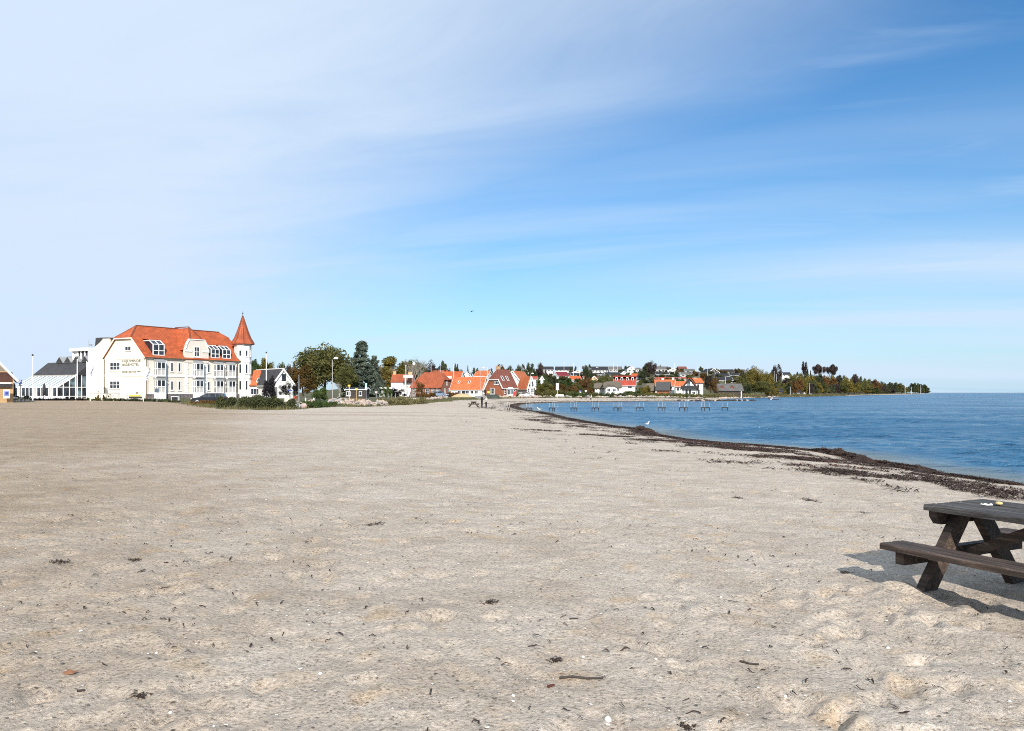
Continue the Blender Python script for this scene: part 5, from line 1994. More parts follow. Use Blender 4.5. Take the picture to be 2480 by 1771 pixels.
front('orange roof house behind the grey thatched barn, white gable right', 1578, 1634, 946, 934, 920, 'S', ORANGE2, WHITEW, 300, -14, depth=7, barge=WHITE, chim=[(-.3, 0, 4.6, WHITE), (3.6, 0, 4.8, WHITE)])
front('white wing with curved orange roof between barn and villa', 1634, 1662, 952, 936, 924, 'S', ORANGE2, WHITEW, 290, -20, depth=6, barge=WHITE)
vil = front('white villa with black timber A-gable and orange roofed wing by the water', 1650, 1690, 956, 939, 916, 'G', ORANGE, WHITEW, 272, -12, depth=8, barge=BLACKP, auto=False, oh=.5, rt=.3,
            wins=[('L', -.95, .1, .8, 1.7, 1, 1), ('L', .1, .1, .9, 1.7, 1, 1), ('L', 1.4, .3, 1.1, .7, 2, 1)])
ag = MB()
a_ = -4.05
ag.extr([(a_, -2.7, 2.45), (a_, 2.7, 2.45), (a_, 0, 5.6)], (-.12, 0, 0))
ago = ag.build('gable_cladding', BLACKP, vil)
for y0, y1, z1 in ((-1.5, -.95, 3.5), (-.85, -.25, 4.3), (-.12, .12, 4.9), (.25, .85, 4.3), (.95, 1.5, 3.5)):
    MB().extr([(a_ - .13, y0, 2.7), (a_ - .13, y1, 2.7), (a_ - .13, y1, z1 + (0.25 if y1 < 0 else -.25)), (a_ - .13, y0, z1 - (.25 if y1 < 0 else -.25))], (-.03, 0, 0)).build('gable_light', WHITE if abs(y0) > .5 else GLASSB, ago)
bl = MB()
bl.box(-5.4, a_ - .2, -3.0, 2.9, 2.15, 2.35)
bl.box(-5.4, -5.3, -3.0, 2.9, 2.353, 3.1)
bl.box(-5.35, -5.2, -3.0, -2.85, -1.5, 2.147)
bl.box(-5.35, -5.2, 1.4, 1.55, -1.5, 2.147)
bl.build('balcony', BLACKP, vil)
front('white wing of the black timber villa under an orange roof', 1682, 1706, 956, 927, 916, 'S', ORANGE2, WHITEW, 276, 14, depth=5, barge=BLACKP, auto=False, name='villa_wing',
      wins=[('F', -.5, 2.4, .7, 1.2, 1, 1, BLACKP), ('F', -.3, .2, .7, 1.6, 1, 1, BLACKP), ('R', -.6, .8, .5, 1.4, 1, 1), ('R', .2, 2.2, .6, 1.8, 1, 1)], chim=[(-.6, 0, 5.8, WHITE)])
gr = front('low house with long grey roof and two dark red gables by the shore', 1737, 1800, 955, 946, 930, 'S', GREYR, DARKW, 314, -4, depth=8.5, barge=None, auto=False, oh=.5)
for x in (-2.9, 1.0):
    MB().extr([(x - 1.3, -3.0, 1.9), (x + 1.3, -3.0, 1.9), (x, -3.0, 3.35)], (0, 2.2, 0)).build('red_gable', REDW, gr)
    MB().extr([(x - 1.5, -3.12, 1.82), (x, -3.12, 3.5), (x + 1.5, -3.12, 1.82), (x + 1.5, -3.12, 1.98), (x, -3.12, 3.68), (x - 1.5, -3.12, 1.98)], (0, 2.6, 0)).build('gable_roof', GREYR, gr)
MB().box(4.1, 4.5, -4.6, -4.25, -1.5, 1.3).build('post', WHITE, gr)

# brick building cut by the left picture edge ---------------------------------
bk = house('brick_restaurant', 'brick building with white bargeboard gable cut by the left photo edge', 'building', (-78.0, 114.8, 1.15), R(123), 11, 8.4, 3.35, 8.3, GREYR, YBRICK, barge=WHITE, oh=.55, drop=1)
a_ = -5.5
MB().box(a_ - .05, a_ - .004, -4.1, 4.1, 2.6, 4.0).build('timber_band', plain('brown_timber', (.07, .028, .02), .8, .3, 3), bk)
MB().box(a_ - .55, a_ - .055, -3.95, 4.1, 2.35, 2.52).build('canopy', WHITE, bk)
MB().box(a_ - .5, a_ - .056, -3.9, 4.1, 1.9, 2.30).build('sign_fascia', BLACKP, bk)
MB().box(a_ - .06, a_ - .004, -1.9, 4.0, 0, 1.85).build('shop_window', GLASS, bk)
MB().extr([(a_ - .06, -3.2, 4.2), (a_ - .06, 3.2, 4.2), (a_ - .06, 0, 7.6)], (.05, 0, 0)).build('gable_cladding', plain('weathered_boards', (.22, .20, .18), .9, .2, 2), bk)
ps = thing('poster_board', 'pale poster board with blue picture on the brick wall', 'poster', (-69.6, 112.0, 1.15), 0)
ps.location = ray(16, 965, 111.2)
ps.rotation_euler = (0, 0, R(33))
MB().box(-.40, .40, 0, .05, 0, 1.25).build('board', plain('poster_paper', (.62, .62, .66), .6), ps)
MB().box(-.28, .30, -.014, -.004, .35, 1.0).build('picture', plain('poster_blue', (.12, .17, .45), .6, .5, 5), ps)
MB().box(-.12, .14, -.024, -.015, .55, .85).build('emblem', plain('poster_navy', (.02, .03, .18), .6), ps)
# ------------------------------------------------------------------ picnic tables
m, t, b = nmat('weathered_plank')
v = mapping(t, (1.0, 14.0, 14.0))
n1 = tex(t, v, 2.2, 8, 0.7, 0.6)
n2 = tex(t, mapping(t, (0.6, 30.0, 30.0)), 3.0, 5, 0.7)
base_c = ramp(t, n1, [(0.30, (0.006, 0.005, 0.005)), (0.45, (0.045, 0.040, 0.036)), (0.58, (0.095, 0.087, 0.079)), (0.72, (0.25, 0.235, 0.215))])
t.links.new(base_c, b.inputs['Base Color'])
b.inputs['Roughness'].default_value = 0.8
t.links.new(bump(t, n2, 0.9, 0.012), b.inputs['Normal'])
PLANK = m
m, t, b = nmat('stained_plank')
v = mapping(t, (1.0, 14.0, 14.0))
n1 = tex(t, v, 2.0, 8, 0.7, 0.6)
base_c = ramp(t, n1, [(0.30, (0.008, 0.005, 0.004)), (0.48, (0.045, 0.028, 0.019)), (0.60, (0.095, 0.062, 0.043)), (0.74, (0.27, 0.205, 0.155))])
t.links.new(base_c, b.inputs['Base Color'])
b.inputs['Roughness'].default_value = 0.7
t.links.new(bump(t, tex(t, mapping(t, (0.6, 30.0, 30.0)), 3.0, 5, 0.7), 0.8, 0.01), b.inputs['Normal'])
BPLANK = m


def rough_plank(x0, x1, y0, y1, z0, z1, seed, seg=10, ch=.006):
    """Board with worn, uneven edges."""
    r = random.Random(seed)
    mb = MB()
    rings = []
    for i in range(seg + 1):
        x = x0 + (x1 - x0) * i / seg
        j = lambda s_: r.uniform(-s_, s_)
        e = ch * r.uniform(.6, 2.0)
        ring = [(x, y0 + j(.002), z0), (x, y1 + j(.002), z0), (x, y1 + j(.002), z1 - e), (x, y1 - e, z1 + j(.0015)), (x, y0 + e, z1 + j(.0015)), (x, y0 + j(.002), z1 - e)]
        rings.append(ring)
    n = 6
    for ring in rings:
        mb.v += ring
    for i in range(seg):
        for k in range(n):
            k2 = (k + 1) % n
            mb.f.append((i * n + k, i * n + k2, (i + 1) * n + k2, (i + 1) * n + k))
            mb.mi.append(0)
    mb.f += [tuple(range(n - 1, -1, -1)), tuple(seg * n + k for k in range(n))]
    mb.mi += [0, 0]
    return mb


def picnic(label, loc, rz, group=None):
    """Local X along the planks, Y from the near bench to the far bench, z = 0 at the nominal ground."""
    o = thing('picnic_table', label, 'picnic table', loc, rz, group)
    L, top, bh = 1.95, .73, .45
    for k in range(5):
        y = .40 + k * .150
        rough_plank(.07 + random.uniform(0, .012), L + .07 + random.uniform(-.012, .012), y, y + .136, top - .045, top + random.uniform(-.003, .003), k).build('table_plank', PLANK, o)
    for sd in (0, 1):
        for k in range(2):
            y = (k * .140) if sd == 0 else 1.55 - .27 + k * .140
            rough_plank(0, L, y, y + .130, bh - .045, bh + random.uniform(-.002, .002), 20 + k + sd * 3).build('bench_plank', BPLANK, o)
    for x in (.10, L - .20):
        c = MB()
        c.extr([(x, .43, top - .05), (x, 1.12, top - .05), (x, 1.12, top - .09), (x, 1.07, top - .15), (x, .48, top - .15), (x, .43, top - .09)], (.07, 0, 0))
        c.build('top_beam', BPLANK, o)
        c = MB()
        c.box(x, x + .07, .05, 1.50, bh - .145, bh - .05)
        c.build('bench_beam', BPLANK, o)
        for s_ in (0, 1):
            f = lambda y: y if s_ == 0 else 1.55 - y
            lg = MB()
            lg.extr([(x + .073, f(.60), top - .05), (x + .073, f(.76), top - .05), (x + .073, f(.11), -.18), (x + .073, f(-.05), -.18)], (.07, 0, 0))
            lg.build('leg', BPLANK, o)
    for x in (.10, L - .20):
        for y in (.16, 1.39, .52, 1.03):
            MB().tube([(x - .006, y, bh - .09 if y < .3 or y > 1.2 else top - .10), (x + .0, y, bh - .09 if y < .3 or y > 1.2 else top - .10)], [.013, .013], 8).build('bolt', STEEL, o)
    for x0, x1 in ((.22, .86), (L - .22, L - .86)):
        MB().bar((x0, .775, bh - .10), (x1, .775, top - .05), .09, .07).build('brace', BPLANK, o)
    return o


AX = Vector((.44, -.90, 0)).normalized()
BC = ray(2130, 1315, 6.0)
pt = picnic('dark weathered picnic table cut by the right photo edge', (BC.x, BC.y, BC.z - .45), math.atan2(AX.y, AX.x))
# two finds left on the table top: a broken shell and a rounded pebble
tl = thing('white_shell', 'broken white shell lying on the near picnic table', 'shell', ray(2402, 1215, 6.0))
SHELL = plain('shell_white', (.80, .78, .72), .5, .1, 20)
fpos = Vector((BC.x, BC.y, BC.z - .45)) + AX * .36 + Vector((.90, .44, 0)).normalized() * .74
fpos.z = BC.z - .45 + .735
tl.location = fpos
tl.scale = (.62, .62, .62)
sh = MB()
for k in range(7):
    a0, a1 = k * .5, (k + 1) * .5
    sh.extr([(0, 0, .002), (.075 * math.cos(a0), .045 * math.sin(a0), .004 + .012 * (k % 2)), (.075 * math.cos(a1), .045 * math.sin(a1), .004 + .012 * ((k + 1) % 2))], (0, 0, .008))
sh.build('valve', SHELL, tl)
pb = MB()
pb.lathe([(.004, 0), (.028, .006), (.036, .018), (.028, .031), (.006, .036)], 14)
po = pb.build('yellow_pebble', plain('pebble_yellow', (.62, .45, .20), .5, .15, 20), None, fpos + Vector((.11, .03, 0)), smooth=True)
po.scale = (.8, .65, .75)
tag(po, 'rounded yellow pebble beside the shell on the near picnic table', 'pebble')

P2 = on(1131, 108)
pt2 = copy_tree(pt, None, 'small far picnic table left of the standing couple', (P2.x + .0, P2.y + 1.9, P2.z + .06), R(-84))

# ------------------------------------------------------------------ seaweed wrack
WEED = plain('seaweed_wrack', (0.046, 0.024, 0.014), .75, .5, 9, .6)
WEEDR = plain('seaweed_reddish', (0.085, 0.034, 0.024), .75, .4, 9, .5)


NS = NEAR[3:] + FAR[1:8]
segl = [math.hypot(b_[0] - a_[0], b_[1] - a_[1]) for a_, b_ in zip(NS[:-1], NS[1:])]
cum = np.concatenate([[0], np.cumsum(segl)])


def along(sv, off):
    sv = np.clip(sv, 0, cum[-1] - 1e-3)
    i = np.clip(np.searchsorted(cum, sv, 'right') - 1, 0, len(segl) - 1)
    A_ = np.array(NS)
    d = (A_[i + 1] - A_[i]) / np.array(segl)[i][:, None]
    p = A_[i] + d * (sv - cum[i])[:, None]
    nrm = np.stack([-d[:, 1], d[:, 0]], 1)
    return p + nrm * off[:, None]


def strands(name, xy, length, width, rng, mat, lift=.012, aniso=None, zadd=0.0):
    """Curled ribbons of weed lying on the sand."""
    n = len(xy)
    z = hgt(xy[:, 0], xy[:, 1]) + rel(xy[:, 0], xy[:, 1]) + zadd
    a = rng.random(n) * 2 * math.pi if aniso is None else aniso + rng.normal(size=n) * .8
    cur = rng.normal(size=n) * .55
    pts = []
    p = np.stack([xy[:, 0], xy[:, 1]], 1)
    ln = length * (.4 + rng.random(n))
    wd = width * (.6 + .8 * rng.random(n))
    rows = []
    seg = 4
    for k in range(seg + 1):
        side = np.stack([-np.sin(a), np.cos(a)], 1) * (wd * (1 - .7 * abs(k / seg - .5)))[:, None]
        zz = z + lift * (.3 + 1.7 * rng.random(n)) * math.sin(math.pi * (k + .4) / (seg + .8)) + .003
        rows.append(np.concatenate([p - side, (zz)[:, None]], 1))
        rows.append(np.concatenate([p + side, (zz + wd * .9 * rng.random(n))[:, None]], 1))
        p = p + np.stack([np.cos(a), np.sin(a)], 1) * (ln / seg)[:, None]
        a = a + cur * rng.random(n)
    V = np.stack(rows, 1).reshape(-1, 3)
    m_ = 2 * (seg + 1)
    base = np.arange(n)[:, None] * m_
    Qs = []
    for k in range(seg):
        Qs.append(np.concatenate([base + 2 * k, base + 2 * k + 1, base + 2 * k + 3, base + 2 * k + 2], 1))
    return np_mesh(name, V, np.concatenate(Qs), mat)


rng = np.random.default_rng(77)


PN = vnoise(400, 2400, 26, RNG) * 1.4 + vnoise(400, 2400, 9, RNG) * 1.1


def patchy(sv, off, f1, f2):
    # lattice noise, 5 cm cells
    i = np.clip((off * 20).astype(int), 0, 399)
    j = np.clip((sv * 17).astype(int), 0, 2399)
    return PN[i, j] * 2.6


def stuff(name, me, label, cat):
    o = link(name, me)
    o['kind'] = 'stuff'
    o['label'] = label
    o['category'] = cat
    return o


xy = []
sdir = []
# dense heap along the water line, scattered drifts higher up
for cnt, smin, smax, o0, o1, thr in ((11000, 3, 42, .1, 1.5, -.35), (30000, 1, 27, 1.0, 6.2, .66), (7000, 4, 30, 4.5, 8.0, .85), (6000, 40, 75, .1, 1.4, -.5), (11000, 24, 62, 1.0, 5.0, .7), (2500, 8, 60, 5, 11, 1.3)):
    sv = rng.uniform(smin, smax, cnt)
    off = rng.uniform(o0, o1, cnt) if o1 > 2 else o0 + (o1 - o0) * rng.beta(1.4, 2.2, cnt)
    k = (patchy(sv, off, .55, .21) + .3 * rng.normal(size=cnt)) > thr
    sv, off = sv[k], off[k]
    # patches drawn out along the beach
    xy.append(along(sv, off))
xy = np.concatenate(xy)
stuff('seaweed_wrack', strands('seaweed_wrack', xy, .24, .009, rng, WEED, .022, np.full(len(xy), 1.75)), 'dark brown seaweed drift scattered along the near waterline', 'seaweed')
sv = rng.uniform(7, 22, 2600)
off = rng.uniform(3.2, 6.4, 2600)
k = patchy(sv + 60, off, .62, .3) > .3
xr = along(sv[k], off[k])
stuff('red_seaweed', strands('red_seaweed', xr, .26, .010, rng, WEEDR, .025, np.full(len(xr), 1.75)), 'reddish brown seaweed tufts above the dark drift near the table', 'seaweed')
sv = rng.uniform(70, cum[-1] - 2, 7000)
off = np.where(rng.random(7000) < .62, .1 + 1.6 * rng.random(7000), 1.5 + 5 * rng.random(7000))
k = patchy(sv, off, .4, .15) > np.where(off < 1.2, -.5, .75)
xf = along(sv[k], off[k])
stuff('far_seaweed', strands('far_seaweed', xf, .6, .03, rng, WEED, .04), 'dark seaweed line curving round the head of the bay', 'seaweed')

# heaps of wrack at the water's edge ------------------------------------------
HEAPS = [(8.2, 1.2, 2.2, 0.36, 0.05, 'small seaweed heap nearest the picnic table at the water'), (12.5, .55, 2.6, 0.43, 0.14, 'long seaweed heap on the water edge above the picnic table'),
         (15.8, .45, 2.2, 0.43, 0.19, 'tallest seaweed heap jutting into the water'), (19.3, .5, 3.0, 0.40, 0.07, 'flat seaweed heap left of the tallest one'),
         (23.0, .5, 2.8, 0.36, 0.05, 'thin seaweed ridge along the middle of the shore'), (28.5, .4, 3.0, 0.36, 0.05, 'seaweed ridge left of the middle of the shore'),
         (34.5, .5, 2.6, 0.50, 0.19, 'bulging seaweed mound by the swimming gull'), (38.5, .6, 2.6, 0.43, 0.08, 'low seaweed mound left of the bulging one'), (44, .5, 4, 0.43, 0.06, 'far seaweed ridge before the first jetty frames'),
         (52, .5, 5, 0.50, 0.06, 'farther seaweed ridge below the standing gull')]
for i, (s0, off0, ln, wd, ht, lb) in enumerate(HEAPS):
    r_ = np.random.default_rng(200 + i)
    nu, nv_ = 110, 26
    us = np.linspace(-1, 1, nu)
    vs_ = np.linspace(-1, 1, nv_)
    UU, VV = np.meshgrid(us, vs_, indexing='ij')
    wv = .18 * np.sin(UU * 5 + i) + .12 * np.sin(UU * 11 + 2 * i)
    xy_ = along((s0 + UU * ln).ravel(), (off0 + (VV + wv) * wd).ravel())
    prof_ = np.clip(1 - np.abs(UU) ** 3, 0, 1) * np.clip(1 - np.abs(VV) ** 2.2, 0, 1)
    hz = ht * prof_ * (.45 + .3 * np.sin(UU * 7 + VV * 3 + i) + .25 * np.sin(UU * 23 + VV * 6) + 1.1 * (r_.random(UU.shape) - .4))
    zz_ = hgt(xy_[:, 0], xy_[:, 1]) + np.where(prof_.ravel() > .02, hz.ravel(), -.05)
    ii = np.arange(nu * nv_).reshape(nu, nv_)
    qd = np.stack([ii[:-1, :-1], ii[1:, :-1], ii[1:, 1:], ii[:-1, 1:]], -1).reshape(-1, 4)
    rs_ = np.random.default_rng(300 + i)
    hu, hv_ = rs_.uniform(-1, 1, 900), np.clip(rs_.normal(size=900) * .5, -1.1, 1.1)
    sxy = along(s0 + hu * ln, off0 + hv_ * wd)
    hme = strands('heap_strands', sxy, .24, .010, rs_, WEED, .02, np.full(900, 1.75), ht * .62 * np.clip(1 - hv_ ** 2, 0, 1) * np.clip(1 - np.abs(hu) ** 3, 0, 1))
    hobj = tag(thing('seaweed_heap', lb, 'seaweed'), lb, 'seaweed')
    link('heap_strands', hme, hobj)['kind'] = 'stuff'
    link('heap_mass', np_mesh('heap_mass', np.concatenate([xy_, zz_[:, None]], 1), qd, WEED), hobj)

# ------------------------------------------------------------------ litter on the dry sand


def scatter(n, y0, y1, pw=1.0):
    y = y0 + (y1 - y0) * rng.random(n) ** pw
    x = rng.uniform(-.74, .70, n) * y
    ds = seg_dist(x, y, NEAR)
    k = (ds > 2.0) & (x < 11)
    return np.stack([x[k], y[k]], 1)


bits = np.concatenate([scatter(500, 2.4, 9, 1.2), scatter(900, 6, 26, 1.2)])
k = (np.sin(bits[:, 0] * 1.3 + 2 * np.sin(bits[:, 1] * .8)) + np.sin(bits[:, 1] * 1.7)) > -.2
stuff('seaweed_crumbs', strands('seaweed_crumbs', bits[k], .055, .0045, rng, WEED, .008), 'tiny dark weed crumbs sprinkled over the dry sand', 'seaweed')


def flakes(name, xy, size, rng, mat):
    n = len(xy)
    z = hgt(xy[:, 0], xy[:, 1]) + rel(xy[:, 0], xy[:, 1]) + .004
    a = rng.random(n) * 6.28
    s_ = size * (.4 + rng.random(n) ** 2 * 1.4)
    V = []
    for k in range(5):
        aa = a + k * 6.283 / 5
        r_ = s_ * (.7 + .6 * rng.random(n))
        V.append(np.stack([xy[:, 0] + np.cos(aa) * r_, xy[:, 1] + np.sin(aa) * r_ * .8, z + rng.random(n) * s_ * .5], 1))
    V.append(np.stack([xy[:, 0], xy[:, 1], z + s_ * .55], 1))
    V = np.stack(V, 1).reshape(-1, 3)
    b0 = np.arange(n)[:, None] * 6
    F = np.concatenate([np.concatenate([b0 + k, b0 + (k + 1) % 5, b0 + 5], 1) for k in range(5)])
    return np_mesh(name, V, F, mat)


shl = np.concatenate([scatter(420, 2.4, 7, 1.2), scatter(350, 6, 16, 1.3)])
stuff('shell_fragments', flakes('shell_fragments', shl, .0065, rng, SHELL), 'small white shell fragments strewn over the sand', 'shells')
gra = np.concatenate([scatter(1500, 2.4, 8, 1.3)])
stuff('dark_gravel', flakes('dark_gravel', gra, .006, rng, plain('gravel_dark', (.10, .085, .07), .9, .4, 30)), 'fine dark gravel grains in the nearest sand', 'gravel')


def at_ground(px, py):
    d = np.linspace(2.5, 60, 4000)
    x = (px - 1240) / FPX * d
    z = CAMZ + (HOR - py) / FPX * d
    g = hgt(x, d) + rel(x, d)
    k = np.nonzero(g >= z)[0]
    i = k[0] if len(k) else -1
    return Vector((float(x[i]), float(d[i]), float(g[i])))


def clump(px, py, wpx, label, n=60, mat=None, seed=0):
    p = at_ground(px, py)
    w = wpx * p.y / FPX / 2
    r_ = np.random.default_rng(900 + seed)
    xy_ = np.stack([p.x + r_.normal(size=n) * w * .45, p.y + r_.normal(size=n) * w * .4], 1)
    me = strands('seaweed_clump', xy_, w * .55, max(.003, w * .03), r_, mat or WEED, w * .07)
    tag(link('seaweed_clump', me), label, 'seaweed')


CL = [(145, 1362, 52, 'elongated dark weed clump on the left sand'), (325, 1358, 30, 'compact dark weed clump right of the elongated one'), (402, 1364, 13, 'small dark weed tuft right of the compact clump'),
      (335, 1690, 40, 'dark weed clump low at the bottom left of the sand'), (1345, 1602, 34, 'branching weed sprig in the middle foreground'), (1662, 1764, 44, 'black weed clump at the bottom edge of the photo'),
      (2045, 1388, 34, 'dark weed tuft at the shadow edge of the near table'), (1788, 1207, 30, 'dark weed scrap right of centre up the beach'),
      (1960, 1213, 44, 'long thin weed streak before the picnic table'), (2090, 1243, 24, 'weed tuft far left of the near table top'),
      (905, 1272, 50, 'row of dark weed flecks left of centre'),
      (1185, 1460, 40, 'loose weed curls just left of the photo middle'), ]
for i, (px, py, w, lb) in enumerate(CL):
    clump(px, py, w, lb, 50 if w > 25 else 26, None, i)


def stick(pts, r0, label, mat=None, name='driftwood_stick', cat='stick'):
    P_ = [at_ground(*p) + Vector((0, 0, r0)) for p in pts]
    mb = MB().tube(P_, [r0 * (1 - .4 * i / len(P_)) for i in range(len(P_))], 6)
    tag(mb.build(name, mat or DARKW), label, cat)


stick([(1355, 1646), (1385, 1645), (1420, 1648), (1460, 1647)], .007, 'long thin dark stick lying in the middle foreground')
stick([(1792, 1606), (1815, 1611), (1838, 1615)], .006, 'short dark stick right of the long one')
stick([(1380, 1503), (1400, 1500)], .005, 'tiny straight twig above the branching weed sprig')
stick([(1327, 1667), (1342, 1663)], .007, 'short reddish seed pod left under the long stick', plain('seed_pod', (.10, .03, .02), .7))
stick([(1044, 1672), (1042, 1686)], .005, 'upright-looking twig in the lower middle sand')
stick([(186, 1679), (206, 1678)], .006, 'curved twig at the lower left')


def shell(px, py, wpx, label, seed):
    p = at_ground(px, py)
    w = wpx * p.y / FPX / 2
    r_ = random.Random(seed)
    mb = MB()
    n = 9
    rim = [(math.cos(k / n * 6.283) * w * r_.uniform(.75, 1.1), math.sin(k / n * 6.283) * w * .8 * r_.uniform(.75, 1.1), -.002) for k in range(n)]
    mid = [(x * .6, y * .6, w * .42) for x, y, z in rim]
    mb.v = rim + mid + [(0, 0, w * .55)]
    for k in range(n):
        k2 = (k + 1) % n
        mb.f += [(k, k2, n + k2, n + k), (n + k, n + k2, 2 * n)]
        mb.mi += [0, 0]
    mb.f.append(tuple(range(n - 1, -1, -1)))
    mb.mi.append(0)
    o = mb.build('white_shell', SHELL, None, p, smooth=True)
    o.rotation_euler = (r_.uniform(-.4, .1), r_.uniform(-.3, .3), r_.uniform(0, 6))
    tag(o, label, 'shell')


for i, (px, py, w, lb) in enumerate([(379, 1584, 11, 'white shell alone on the left foreground sand'), (413, 1727, 13, 'white shell low on the left near the bottom edge'), (775, 1634, 13, 'white shell left of centre in the foreground'),
                                     (746, 1478, 9, 'white shell above the left-of-centre one'), (748, 1515, 8, 'white shell between two others left of centre'), (1472, 1744, 26, 'largest white shell near the bottom middle'),
                                     (1243, 1686, 14, 'white shell left of the long stick'), (1412, 1594, 11, 'white shell above the long stick'), (1746, 1447, 9, 'white shell below the photo middle to the right'),
                                     (2150, 1571, 13, 'white shell among the footprints on the right'), (1902, 1691, 12, 'white shell at the lower right sand'), (1810, 1732, 9, 'small white shell near the lower right'),
                                     (2445, 1700, 12, 'white shell in the bottom right corner sand'), (518, 1760, 11, 'white shell at the bottom edge left')]):
    shell(px, py, w, lb, i)
lf = at_ground(170, 1634)
mb = MB()
mb.v = [(-.04, 0, .01), (-.015, .018, .02), (.02, .014, .012), (.045, 0, .02), (.02, -.015, .008), (-.012, -.016, .004)]
mb.f = [(0, 1, 5), (1, 2, 4, 5), (2, 3, 4)]
mb.mi = [0, 0, 0]
o = mb.build('dry_leaf', plain('dead_leaf', (.26, .12, .06), .7, .25, 25), None, lf)
tag(o, 'curled orange-brown dead leaf on the left foreground sand', 'leaf')
# ------------------------------------------------------------------ stone banks
def rock_mesh(seed):
    r = random.Random(seed)
    bm = bmesh.new()
    bmesh.ops.create_icosphere(bm, subdivisions=2, radius=1)
    ax = [Vector((r.uniform(-1, 1), r.uniform(-1, 1), r.uniform(-1, 1))).normalized() for _ in range(7)]
    for v in bm.verts:
        k = 1.0
        for a in ax:
            k -= .22 * max(0, v.co.normalized().dot(a) - .62) / .38
        v.co *= k * r.uniform(.94, 1.05)
        v.co.z *= .72
    me = bpy.data.meshes.new('stone')
    bm.to_mesh(me)
    bm.free()
    me.materials.append(ROCKS[seed % 3])
    return me


RK = [rock_mesh(i) for i in range(9)]
rk = random.Random(3)


def bank(label, pts, n, size, depth, rise=0.5, name='stone_bank'):
    """A bank of separate boulders along pixel/distance points."""
    o = thing(name, label, 'stone bank')
    for i in range(n):
        f = rk.random() * (len(pts) - 1)
        i0 = min(int(f), len(pts) - 2)
        px = pts[i0][0] + (pts[i0 + 1][0] - pts[i0][0]) * (f - i0)
        d = pts[i0][1] + (pts[i0 + 1][1] - pts[i0][1]) * (f - i0)
        q = rk.random()
        p = on(px, d + q * depth)
        s_ = size * rk.uniform(.55, 1.35)
        c = link('stone', RK[rk.randrange(9)], o, (p.x, p.y, p.z + rise * q * rk.uniform(.4, 1) + s_ * .15))
        c.scale = (s_ * rk.uniform(.8, 1.4), s_ * rk.uniform(.8, 1.2), s_ * rk.uniform(.7, 1.1))
        c.rotation_euler = (rk.uniform(-.4, .4), rk.uniform(-.4, .4), rk.uniform(0, 6))
    return o


bank('pale boulder bank between the hedge and the big round tree', [(690, 92), (730, 96), (760, 100)], 34, .36, 2.6, .5)
bank('long pale stone bank in front of the timber hut', [(790, 105), (850, 108), (900, 110), (940, 117)], 120, .34, 3.2, .75)
bank('broken stones in front of the clipped russet hedge', [(985, 132), (1030, 150), (1085, 168)], 70, .36, 3.0, .3)
bank('stones at the foot of the red brick house', [(1180, 182), (1215, 190), (1250, 198), (1300, 205)], 80, .46, 3.5, .3)
bank('scattered stones above the far beach below the thicket', [(1300, 208), (1360, 210), (1420, 212), (1500, 216), (1560, 222)], 90, .42, 3.5, .3)
bank('stones on the shore below the barn and villa', [(1560, 221), (1620, 225), (1700, 238)], 80, .42, 4, .2)
bank('rough stones edging the shore right of the villa', [(1700, 262), (1760, 289), (1840, 346), (1960, 432)], 90, .5, 3, .15)
# spit of dark stones running into the water
o = thing('stone_groyne', 'dark low stone groyne running out into the bay', 'groyne')
for i in range(150):
    f = rk.random()
    px, d = 1640 + 186 * f, 202 + 11 * f
    p = ray(px, 971, d)
    s_ = rk.uniform(.3, .62) * (1.1 - .3 * f)
    c = link('stone', RK[rk.randrange(9)], o, (p.x + rk.uniform(-.3, .3), d + rk.uniform(-1.2, 1.2), rk.uniform(-.05, .22)))
    c.scale = (s_, s_, s_ * .8)
    c.rotation_euler = (0, 0, rk.uniform(0, 6))
    if rk.random() < .75:
        c.material_slots[0].link = 'OBJECT'
        c.material_slots[0].material = plain('weedy_stone', (.06, .05, .045), .9, .5, 3)


def boulder(px, py, d, w, h, label, mat=None, i=0):
    p = on(px, d)
    me = RK[i % 9].copy()
    ob = link('boulder', me, None, (p.x, p.y, p.z + h * .3))
    ob.scale = (w, w * .8, h)
    ob.rotation_euler = (0, 0, i)
    if mat:
        me.materials[0] = mat
    return tag(ob, label, 'boulder')


boulder(722, 975, 91, .55, .7, 'large grey boulder at the left end of the pale stones', ROCKS[2], 2)
boulder(735, 973, 92, .5, .6, 'grey-pink boulder touching the large grey one', ROCKS[1], 4)
boulder(699, 955, 99, .95, 1.3, 'big rounded pale cream boulder beside the stooping person', plain('cream_stone', (.62, .56, .46), .9, .12, 2), 5)
boulder(485, 973, 106, .35, .38, 'small pale boulder in front of the parked dark car', ROCKS[0], 3)
boulder(1128, 960, 214, .9, .8, 'squat tan boulder by the sand heap', ROCKS[0], 6)
sp_ = thing('sand_heap', 'orange-tan sand heap in front of the long white house', 'sand heap', on(1118, 196))
mb = MB()
mb.lathe([(2.6, -.2), (2.1, .25), (1.4, .6), (.6, .88), (.1, .95)], 22)
so2 = mb.build('heap', plain('heaped_sand', (.50, .36, .20), .95, .12, 1.5, .5), sp_, smooth=True)
so2.scale = (1.15, .8, 1)

# ------------------------------------------------------------------ poles, lamps, signs
WPOLE = plain('white_pole', (.80, .80, .80), .45, .03)


